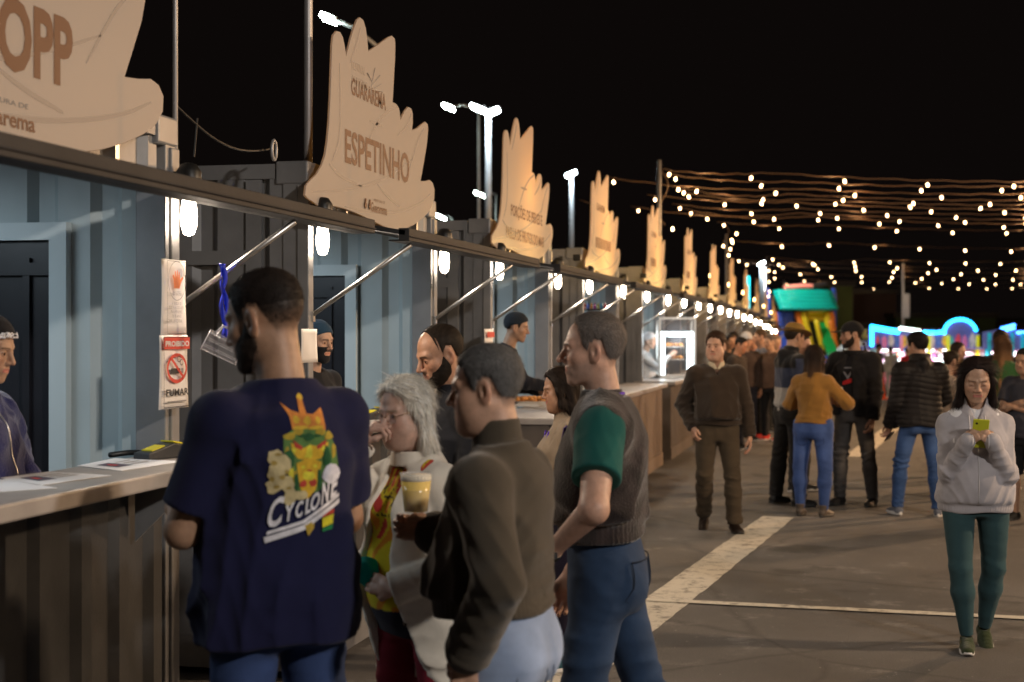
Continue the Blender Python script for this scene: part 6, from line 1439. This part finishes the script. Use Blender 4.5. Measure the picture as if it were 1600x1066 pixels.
person('grey stubbled man in a dark fleece vest over a green T-shirt, in profile', (944, 5.0), -93, 1.785, headscale=.97, detail=1.25, lean=(2, 0), fat=.12,
    g=dict(skin=(.52, .31, .225), hair='recede', hc=(.10, .072, .055), grey=.45, ht=.010, hts=.004, scalp=.45, strands=9000, sl=.012, sw=.0005, stubble=.28, stubc=(.30, .26, .24), nose=1.25, jaw=1.02, smile=.35, ), neck_pitch=2, neck_yaw=4,
    armL=dict(hand=(-.235, .165, .03), pole=(1, -.4, -.3), back=(-.8, -.1, 0)), armR=((.14, .10, -1), (.0, .4, -1)), handcurl=(.5, .62),
    legs=[((.05, -.30, -1), (.02, -.42, -1)), ((.07, .16, -1), (.02, .02, -1))],
    top=dict(name='vest', col=vestc, mat='fleece', sleeve='none', hem=.06, fit=.032, wr=.012, ribhem=1, hands=(1, 1), collar=(.035, .068, .007), zipneck=1, under=[dict(name='t_shirt', col=(.010, .090, .078), sleeve='short', fit=.012, hem=.16, sl=.185, sr=1.25, wr=.010, neck=.064)]),
    bottom=dict(col=(.022, .045, .095), fade=.35, wr=.012, waist=.08), shoe=(.05, .05, .05), extra=x5)
# 6 laughing woman
def x6(c):
    b = MB(); w = c['J']['wr', 1]
    lanyard(c, None)
    b.lathe([(.030, -.006), (.033, 0), (.030, .006)], w, 14); o = b.build('bracelet', M_alu, c['root'], True); c['scl'](o)
person('laughing dark haired woman in a beige jacket beside the man in the fleece vest', (884, 7.75), -80, 1.53, detail=1.1, fem=1, fat=.35,
    g=dict(skin=(.40, .215, .13), hair='long', len=.05, backl=.02, hc=(.022, .014, .010), ht=.020, hts=.014, strands=6000, sl=.05, sw=.0008, smile=1.0, fat=1, jaw=1.03, nose=.9), neck_pitch=10,
    armL=dict(hand=(-.10, .25, .14), pole=(.6, -.6, -.8), back=(.2, .8, .5)), armR=dict(hand=(.10, .26, .16), pole=(.6, -.6, -.8), back=(.2, .8, .5)),
    legs=[((.05, .0, -1), (.0, -.02, -1)), ((.05, .10, -1), (.02, .0, -1))],
    top=dict(name='jacket', col=(.30, .225, .155), mat='cotton', hem=-.06, fit=.022, wr=.012, collar=(.03, .07, .006), neck=.066), bottom=dict(col=(.014, .010, .022), kind='trousers', tight=1), shoe=dict(col=(.02, .075, .10), mat='knit'), extra=x6)
# 7 woman with the yellow phone
def x7(c):
    phone(c, c['P'] + V3(.0, .245, .345), Matrix.Rotation(R(-24), 4, 'X') @ Matrix.Rotation(R(-3), 4, 'Y'), 'lime yellow phone held in both hands by the woman in the grey hoodie', (.50, .52, .03), size=1.12)
    o, V, Q = c['res']['top']; zipline(c, o, V, Q, 0, c['P'][2] - .07, c['P'][2] + .34, mat('pale zip', (.5, .49, .5), .5), .003)
    for sx in (-1, 1): zipline(c, o, V, Q, sx * .045, c['P'][2] + .26, c['P'][2] + .44, mat('cord', (.62, .60, .62), .8), .0035, 'drawstring')
    e = MB(); e.lathe([(.001, -.005), (.005, 0), (.001, .005)], (0, 0, 0), 8); e.v = [tuple(q) for q in c['hp2p'](np.array(e.v) + V3(.088, -.004, -.032))]; ob = e.build('earring', M_alu, c['root'], True); c['scl'](ob)
person('woman in a pale grey hoodie and teal leggings using a yellow phone', (1524, 8.16), 6, 1.59, detail=1.2, fem=1, fat=.22,
    headscale=1.07, g=dict(skin=(.47, .29, .20), hair='long', len=.19, hc=(.016, .010, .009), ht=.009, hts=.006, strands=9000, sl=.10, sw=.0008, closed=1, flare=.010, jaw=1.10, nose=.5, brow=(.03, .02, .015)), neck_pitch=20,
    armR=dict(hand=(.078, .235, .285), pole=(.32, -.35, -1), back=(.35, .9, .05), hdir=(-.62, .30, .60), thumb=(-.3, -.5, 1)), armL=dict(hand=(-.078, .235, .285), pole=(.32, -.35, -1), back=(-.35, .9, .05), hdir=(.62, .30, .60), thumb=(.3, -.5, 1)), handcurl=(.75, .72),
    legs=[((-.02, .16, -1), (-.09, -.06, -1)), ((.02, -.08, -1), (-.10, -.34, -1))], feet=(2, 4),
    top=dict(name='hoodie', col=(.42, .40, .43), mat='knit', hem=-.135, fit=.020, wr=.010, hood=1, drop=.03, ribhem=1, rib=1, drape=1.0, sr=1.08, neck=.060, necky=.012, vneck=.075, pull=-.08, under=[dict(name='t_shirt', col=(.75, .74, .76), sleeve='none', fit=.004, hem=.1, neck=.056)]),
    bottom=dict(col=(.032, .072, .082), kind='leggings', tight=1, fit=.004, mat='cotton', long=-.02), shoe=dict(col=(.032, .045, .016), mat='knit', pitch=(0, 28)), extra=x7)
# 8 man in brown sweater walking
def x8(c):
    f = lambda q_: smax(smax(np.abs(np.hypot(q_[:, 0], q_[:, 1] + .004) - .066 + (q_[:, 2] - .5) * .1) - .004, q_[:, 2] - .535 - .2 * q_[:, 1] * -1, .004), .46 - q_[:, 2], .004)
    g_ = lambda p: smax(f((p - c['P'].astype(f32)) @ c['T'].astype(f32)), -smax(np.abs(p[:, 0]) - (p[:, 2] - c['P'][2] - .47) * .5, -p[:, 1] + .02, .002), .003)
    np_part(c, 'shirt_collar', g_, c['P'] + V3(-.1, -.1, .42), c['P'] + V3(.1, .12, .60), .005, cloth_mat('cotton'), (.55, .46, .32), head=False)
person('stout man in a dark brown V-neck sweater walking towards the camera', (1120, 13.05), 4, 1.725, detail=.95, fat=.3, wide=1.05,
    g=dict(skin=(.50, .29, .20), hair='short', hc=(.05, .028, .018), ht=.016, hts=.008, strands=3000, sl=.02, sw=.001, fat=1, jaw=1.08, gaze=1), neck_yaw=-22, neck_pitch=4,
    armR=dict(hand=(.205, .04, -.05), pole=(1, -1.2, .2), back=(1, .2, .3), hdir=(-.1, .35, -.9)), armL=((.26, .04, -1), (.10, .18, -1)), handcurl=(.6, .3), lean=(-2, 0),
    legs=[((.05, .12, -1), (-.02, -.55, -1)), ((.10, .16, -1), (.04, .04, -1))], feet=(10, 14),
    top=dict(name='sweater', col=(.032, .021, .014), mat='knit', hem=-.03, fit=.020, wr=.011, ribhem=1, vneck=.07, neck=.062, sr=1.18), bottom=dict(col=(.06, .044, .028), kind='trousers', fit=.016, wr=.012), shoe=dict(col=(.022, .014, .01), white=False, pitch=(35, 0)), extra=x8)
# 9-12 group
def c9(q, V, J): C = np.tile((.035, .045, .085), (len(V), 1)); C[q[:, 2] < .17] = (.34, .33, .32); C[q[:, 2] > .455] = (.010, .010, .012); C[(q[:, 1] < -.08) & (q[:, 2] > .36)] = (.010, .010, .012); return C
person('man in a mustard hat and a navy and grey hoodie looking to the right', (1238, 15.0), 118, 1.80, 'friends standing in a ring', detail=.9,
    g=dict(skin=(.42, .24, .155), hair='short', hc=(.02, .014, .01), ht=.012, strands=1500, nose=1.15), neck_yaw=12, top=dict(name='hoodie', col=c9, mat='knit', hem=-.06, fit=.022, hood=1, ribhem=1, wr=.012, sr=1.15), armR=((.10, .06, -1), (.0, .35, -1)), legs=[((.06, .0, -1), (.0, .03, -1)), ((.12, -.14, -1), (.02, -.10, -1))],
    bottom=dict(col=(.016, .015, .015), kind='trousers', fit=.020, wr=.013), shoe=dict(col=(.02, .02, .02), white=False), extra=lambda c: cap(c, (.26, .15, .035), 'hat'))
def x10(c): phone(c, c['P'] + V3(.17, .33, .28), Matrix.Rotation(R(40), 4, 'X') @ Matrix.Rotation(R(20), 4, 'Z'), 'white lit phone held by the woman in the mustard sweatshirt', (.7, .7, .72), True)
person('long haired woman in a mustard sweatshirt and blue jeans, back to the camera', (1271, 14.1), 160, 1.595, 'friends standing in a ring', detail=.95, fem=1, fat=.12,
    g=dict(skin=(.45, .27, .18), hair='long', len=.30, hc=(.026, .016, .012), tips=(.12, .065, .035), ht=.012, strands=4000, sl=.12, sw=.0011, backl=.015), neck_pitch=6,
    armR=dict(hand=(.16, .28, .22), pole=(1, -.3, -.6), back=(.6, .2, .6)), armL=dict(hand=(-.10, .26, .20), pole=(1, -.3, -.6)), legs=[((.06, .0, -1), (-.02, -.05, -1)), ((.10, .0, -1), (-.03, -.06, -1))],
    top=dict(name='sweatshirt', col=(.30, .145, .030), mat='knit', hem=-.01, fit=.024, wr=.013, ribhem=1, sr=1.28, neck=.066), bottom=dict(col=(.045, .085, .24), tight=1, fade=.6, waist=.02), shoe=dict(col=(.09, .07, .055), style='boot', white=False), extra=x10)
def x11(c):
    cap(c, (.010, .010, .012))
    o, V, Q = c['res']['shirt']; p = c['P'][2]
    decal(c, o, V, Q, 'red_print', [[(-.06, p + .22), (.05, p + .19), (.06, p + .22), (.0, p + .245), (-.05, p + .26)]], (.6, .02, .02), dirn=(0, -1, 0)); decal(c, o, V, Q, 'white_print', [[(-.05, p + .32), (-.03, p + .32), (.0, p + .275), (.03, p + .32), (.05, p + .32), (.005, p + .25), (-.005, p + .25)], [(-.05, p + .35), (.05, p + .35), (.05, p + .362), (-.05, p + .362)]], (.3, .3, .32), dirn=(0, -1, 0))
person('bearded man in a black cap and open black jacket turned to the left', (1334, 15.0), -28, 1.815, 'friends standing in a ring', detail=.95, wide=1.03,
    g=dict(skin=(.42, .24, .16), hair='short', hc=(.02, .014, .01), ht=.006, beard=.006, stubble=.4), neck_yaw=-42, neck_pitch=4,
    armR=dict(hand=(.16, .26, .14), pole=(1, -.5, -.6)), armL=((.14, .06, -1), (.02, .20, -1)), legs=[((.09, .06, -1), (.03, -.02, -1)), ((.14, -.02, -1), (.06, -.10, -1))],
    top=dict(name='jacket', col=(.010, .009, .010), hem=-.10, fit=.034, open=(.035, .085), wr=.011, collar=(.02, .07, .006), sr=1.25, under=[dict(name='shirt', col=(.018, .016, .017), sleeve='none', fit=.008, neck=.062, hem=-.05)]),
    bottom=dict(col=(.075, .070, .068), fade=.5, wr=.012), shoe=dict(col=(.02, .018, .018), white=False), extra=x11)
person('dark haired man mostly hidden between the hat and the mustard sweatshirt', (1250, 16.3), 60, 1.70, 'friends standing in a ring', detail=.6, g=dict(skin=(.48, .26, .18), hair='short', hc=(.03, .02, .015), ht=.012), top=dict(name='jacket', col=(.05, .045, .05)), bottom=dict(col=(.03, .03, .03)), shoe=(.03, .03, .03))
def x12(c): phone(c, c['J']['wr', 1] + V3(.0, .035, -.115), Matrix.Rotation(R(60), 4, 'X') @ Matrix.Rotation(R(30), 4, 'Z'), 'black phone held low by the man in the puffer jacket', (.015, .015, .016))
person('man in a black quilted puffer jacket and blue jeans, back to the camera', (1437, 14.1), -158, 1.715, detail=1.0, fat=.15, wide=1.04,
    g=dict(skin=(.42, .24, .16), hair='short', hc=(.014, .011, .010), ht=.020, hts=.010, strands=4000, sl=.022, sw=.0011), neck_yaw=28, neck_pitch=8,
    armL=((.14, .10, -1), (.05, .55, -.9), (.8, .0, .5)), armR=dict(hand=(.12, .30, .12), pole=(1, -.4, -.6)), legs=[((.12, -.02, -1), (.05, -.10, -1)), ((.16, .18, -1), (.08, .02, -1))], feet=(22, 8),
    top=dict(name='puffer_jacket', col=(.011, .009, .009), mat='shiny', hem=-.10, fit=.030, quilt=.052, wr=.007, sr=1.28, collar=(.03, .078, .014), hood=1, cuffr=1.1), bottom=dict(col=(.035, .075, .19), fade=.6, wr=.012), shoe=dict(col=(.12, .13, .16), mat='knit', sole_t=.034), extra=x12)
# 13-15 right hand people
person('woman with her dark hair in a bun behind the hoodie', (1484, 15.6), 120, 1.52, 'bystanders by the funfair', detail=.7, fem=1, g=dict(skin=(.46, .27, .18), hair='short', bun=1, hc=(.022, .014, .010), ht=.012, hts=.009, strands=1500, sl=.03), top=dict(name='top', col=(.42, .33, .27), sleeve='short'), bottom=dict(col=(.02, .02, .03)), shoe=(.2, .2, .2))
person('dark haired woman glancing right, just above the bun', (1494, 18.0), 60, 1.60, 'bystanders by the funfair', detail=.6, fem=1, g=dict(skin=(.5, .28, .19), hair='long', len=.08, hc=(.03, .018, .012), ht=.012), top=dict(name='top', col=(.2, .08, .06)), bottom=dict(col=(.02, .02, .03)), shoe=(.2, .2, .2))
person('woman with long straight blond streaked hair and a green sweater', (1566, 16.5), 172, 1.68, 'bystanders by the funfair', detail=.8, fem=1, g=dict(skin=(.5, .31, .22), hair='long', len=.42, hc=(.10, .05, .025), tips=(.38, .20, .085), ht=.012, strands=4000, sl=.14, sw=.0012, backl=.02), top=dict(name='sweater', col=(.035, .11, .035), mat='knit', fit=.022, hem=-.05), armR=dict(hand=(.12, .28, .2), pole=(1, -.3, -.6)), armL=dict(hand=(-.20, .28, .2), pole=(1, -.3, -.6)), bottom=dict(col=(.03, .03, .04)), shoe=(.2, .2, .2))
person('dark haired man standing in front of the blond streaked woman', (1562, 17.6), 150, 1.74, 'bystanders by the funfair', detail=.6, g=dict(skin=(.4, .24, .16), hair='short', hc=(.018, .013, .01), ht=.016), top=dict(name='jacket', col=(.02, .02, .022)), bottom=dict(col=(.03, .03, .04)), shoe=(.03, .03, .03))
person('man in a charcoal T-shirt and black shorts with folded arms at the right edge', (1603, 13.75), -28, 1.57, detail=1.0, fat=.35, g=dict(skin=(.44, .255, .165), hair='short', hc=(.02, .016, .014), ht=.010, strands=2000, fat=1, jaw=1.05), neck_pitch=10,
    armR=dict(hand=(-.02, .20, .24), pole=(1, -.1, -.9), back=(0, .9, .3), hdir=(-1, .1, .1)), armL=dict(hand=(.03, .23, .20), pole=(1, -.1, -.9), back=(0, .9, .3), hdir=(1, .1, .1)), top=dict(name='t_shirt', col=(.045, .045, .058), sleeve='short', fit=.022, drape=1.0, hem=-.12, sr=1.2), bottom=dict(kind='shorts', col=(.015, .015, .017), fit=.03, mat='cotton'), shoe=dict(col=(.015, .015, .015), white=False))
# 16 queue
QG = 'people queueing at the far stalls'
def qp(lab, px, s, hd, H, hc, skin, topc, botc, shoe=(.03, .03, .03), fem=0, cp=None, mt='cotton', L=0, py=0, hair='short', name='jacket', det=.55, **k):
    g = dict(skin=skin, hair=hair, hc=hc, ht=.012)
    if L: g['len'] = L
    person(lab, (px, F / s), hd, H, QG if 'far ' not in lab else 'walkers by the funfair', detail=det, fem=fem, g=g, neck_pitch=8 + py, top=dict(name=name, col=topc, mat=mt), bottom=dict(col=botc, kind='trousers'), shoe=shoe, extra=(lambda c: cap(c, cp[1], cp[0])) if cp else None, **k)
qp('queueing man with dark hair and an orange lit face, just right of the walking man', 1153, 106, 62, 1.66, (.015, .012, .01), (.52, .24, .13), (.04, .03, .024), (.02, .02, .03), py=14)
qp('queueing person in a white cap', 1166, 98, 20, 1.72, (.015, .012, .01), (.45, .25, .16), (.045, .03, .025), (.02, .02, .03), cp=('cap', (.5, .5, .52)))
qp('queueing man with cropped brown hair in a grey blue jacket', 1190, 96, -70, 1.76, (.06, .035, .02), (.5, .29, .2), (.15, .17, .24), (.012, .012, .014), (.5, .03, .02))
qp('queueing man in a brown jacket and red shoes', 1204, 98, -40, 1.68, (.1, .08, .07), (.5, .3, .2), (.11, .065, .045), (.012, .012, .014), dict(col=(.5, .04, .03), mat='knit'))
qp('dark haired queueing person half hidden behind the walking man', 1138, 92, 40, 1.68, (.012, .01, .01), (.42, .24, .15), (.02, .018, .018), (.02, .02, .035))
qp('person in an orange apron at the back of the queue', 1178, 86, -20, 1.70, (.02, .015, .01), (.45, .25, .16), (.70, .14, .03), (.65, .13, .03))
qp('pale haired queueing person next to the brown jacket', 1212, 90, 30, 1.66, (.2, .15, .12), (.5, .3, .2), (.12, .10, .10), (.02, .02, .02))
qp('queueing person in black nearest the food warmer', 1148, 84, -80, 1.74, (.012, .01, .01), (.4, .23, .15), (.012, .012, .014), (.02, .02, .02))
qp('far walker in black striding past the orange cone', 1372, 50, 120, 1.72, (.012, .01, .01), (.35, .2, .13), (.015, .015, .018), (.015, .015, .018), dict(col=(.5, .5, .52)), legs=[((.05, .25, -1), (.02, .2, -1)), ((.05, -.2, -1), (.02, -.3, -1))], det=.45)
qp('far person in a white top and pale trousers near the prize booth', 1392, 47, -160, 1.68, (.03, .02, .015), (.45, .27, .18), (.45, .50, .52), (.40, .45, .47), dict(col=(.6, .6, .62)), det=.45)
qp('far person in a mint top beside the pink booth post', 1402, 45, 30, 1.60, (.03, .02, .015), (.45, .27, .18), (.30, .48, .46), (.05, .06, .10), fem=1, L=.2, det=.45)
qp('far person in a red top in front of the booth counter', 1418, 48, 170, 1.62, (.02, .014, .01), (.45, .27, .18), (.40, .03, .04), (.04, .04, .06), det=.45)
qp('far man in a dark coat between the capped man and the cones', 1391, 40, 20, 1.75, (.02, .014, .01), (.4, .25, .17), (.05, .04, .05), (.03, .03, .04), det=.45)
# vendors
def vendor(lab, X, D, px, hd, H, **k):
    return person(lab, (px, D), hd, H, 'vendors inside the stalls', zoff=.18, **k)
def xs1(c):
    cap(c, (.015, .014, .016), 'kerchief'); o, V, Q = c['res']['top']; zipline(c, o, V, Q, -.0, c['P'][2] + .18, c['P'][2] + .46, M_alu, .003)
    b = MB()
    for j in range(6): b.tube([tuple(q) for q in c['hp2p'](np.array([(-.09 - .002 * j, -.012 + .006 * j, -.04), (-.093 - .003 * j, -.010 + .006 * j, -.085 - .01 * (j % 3))]))], .0012, 4)
    ob = b.build('earring', M_alu, c['root']); c['scl'](ob)
    f = lambda p: smax(np.abs(head_core(p, {}) - .017) - .0015, np.abs(p[:, 2] - .045 - .35 * p[:, 1]) - .014, .002); np_part(c, 'visor_band', f, (-.12, -.14, -.03), (.12, .14, .12), .005, mat('glossy white band', (.8, .8, .85), .15, coat=.5), None)
vendor('vendor in a navy fleece and headscarf behind the first counter', -3, 5.15, -58, 62, 1.60, wide=1.1, detail=1.1, fem=1, fat=.5, g=dict(skin=(.40, .235, .15), hair='short', hc=(.015, .011, .01), ht=.012, hts=.01, strands=1500), neck_pitch=14, armR=dict(hand=(.14, .26, .05), pole=(1, -.4, -.6)), armL=dict(hand=(-.16, .25, .03), pole=(1, -.4, -.6)), lean=(6, 0),
    top=dict(name='fleece', col=(.010, .013, .085), mat='fleece', fit=.028, wr=.016, sr=1.35, collar=(.03, .07, .008), zipneck=1, hem=-.14), bottom=dict(col=(.02, .02, .03)), shoe=(.02, .02, .02), extra=xs1)
def xs2(c):
    cap(c, (.02, .05, .09), 'kerchief'); f = lambda p: smax(smax(head_core(p, {}) - .008, p[:, 2] + .020, .003), -(p[:, 1] - .012), .003); np_part(c, 'face_mask', f, (-.1, .0, -.14), (.1, .13, .0), .004, cloth_mat('cotton'), (.012, .012, .014))
vendor('vendor in a black face mask and dark cap peeking past a post', -2.9, 8.35, 490, 50, 1.60, detail=.95, g=dict(skin=(.48, .29, .2), hair='short', ht=.008, hc=(.015, .012, .01)), top=dict(name='shirt', col=(.015, .015, .017)), bottom=dict(col=(.02, .02, .02)), shoe=(.02, .02, .02), extra=xs2)
def xs3(c):
    cap(c, (.015, .02, .028), 'kerchief'); w, el = c['J']['wr', 0], c['J']['el', 0]; d = nrm(w - el)
    f = lambda p: d_cap(p, w - d * .045, w - d * .01, .036, .034); np_part(c, 'shirt_cuff', f, w - .12, w + .12, .005, cloth_mat('cotton'), (.45, .6, .66), head=False)
vendor('vendor in a dark cap reaching an arm over the fried food tray', -2.95, 12.6, 776, 84, 1.72, detail=.95, g=dict(skin=(.38, .22, .14), hair='short', ht=.008, hc=(.015, .012, .01)), neck_pitch=12, lean=(14, 0), armR=dict(hand=(.12, .50, .14), pole=(.8, -.2, -1), back=(0, .2, 1), hdir=(0, .95, -.2)), armL=dict(hand=(-.1, .36, .10), pole=(.8, -.2, -1)),
    top=dict(name='jacket', col=(.010, .010, .014), wr=.008, hem=-.1), bottom=dict(col=(.02, .02, .02)), shoe=(.02, .02, .02), extra=xs3)
vendor('vendor in a white hair net and coat beside the food warmer', -2.8, 20.6, 1004, 75, 1.54, detail=.7, fem=1, fat=.3, g=dict(skin=(.52, .33, .24), hair='short', ht=.01, hc=(.3, .25, .2)), neck_pitch=10, lean=(8, 0), armR=dict(hand=(.1, .46, .42), pole=(.3, .2, -1)), armL=dict(hand=(-.12, .30, .25), pole=(.8, -.2, -1)),
    top=dict(name='coat', col=(.55, .55, .56), rolled=1), bottom=dict(col=(.1, .1, .1)), shoe=(.2, .2, .2), extra=lambda c: cap(c, (.6, .6, .62), 'net'))
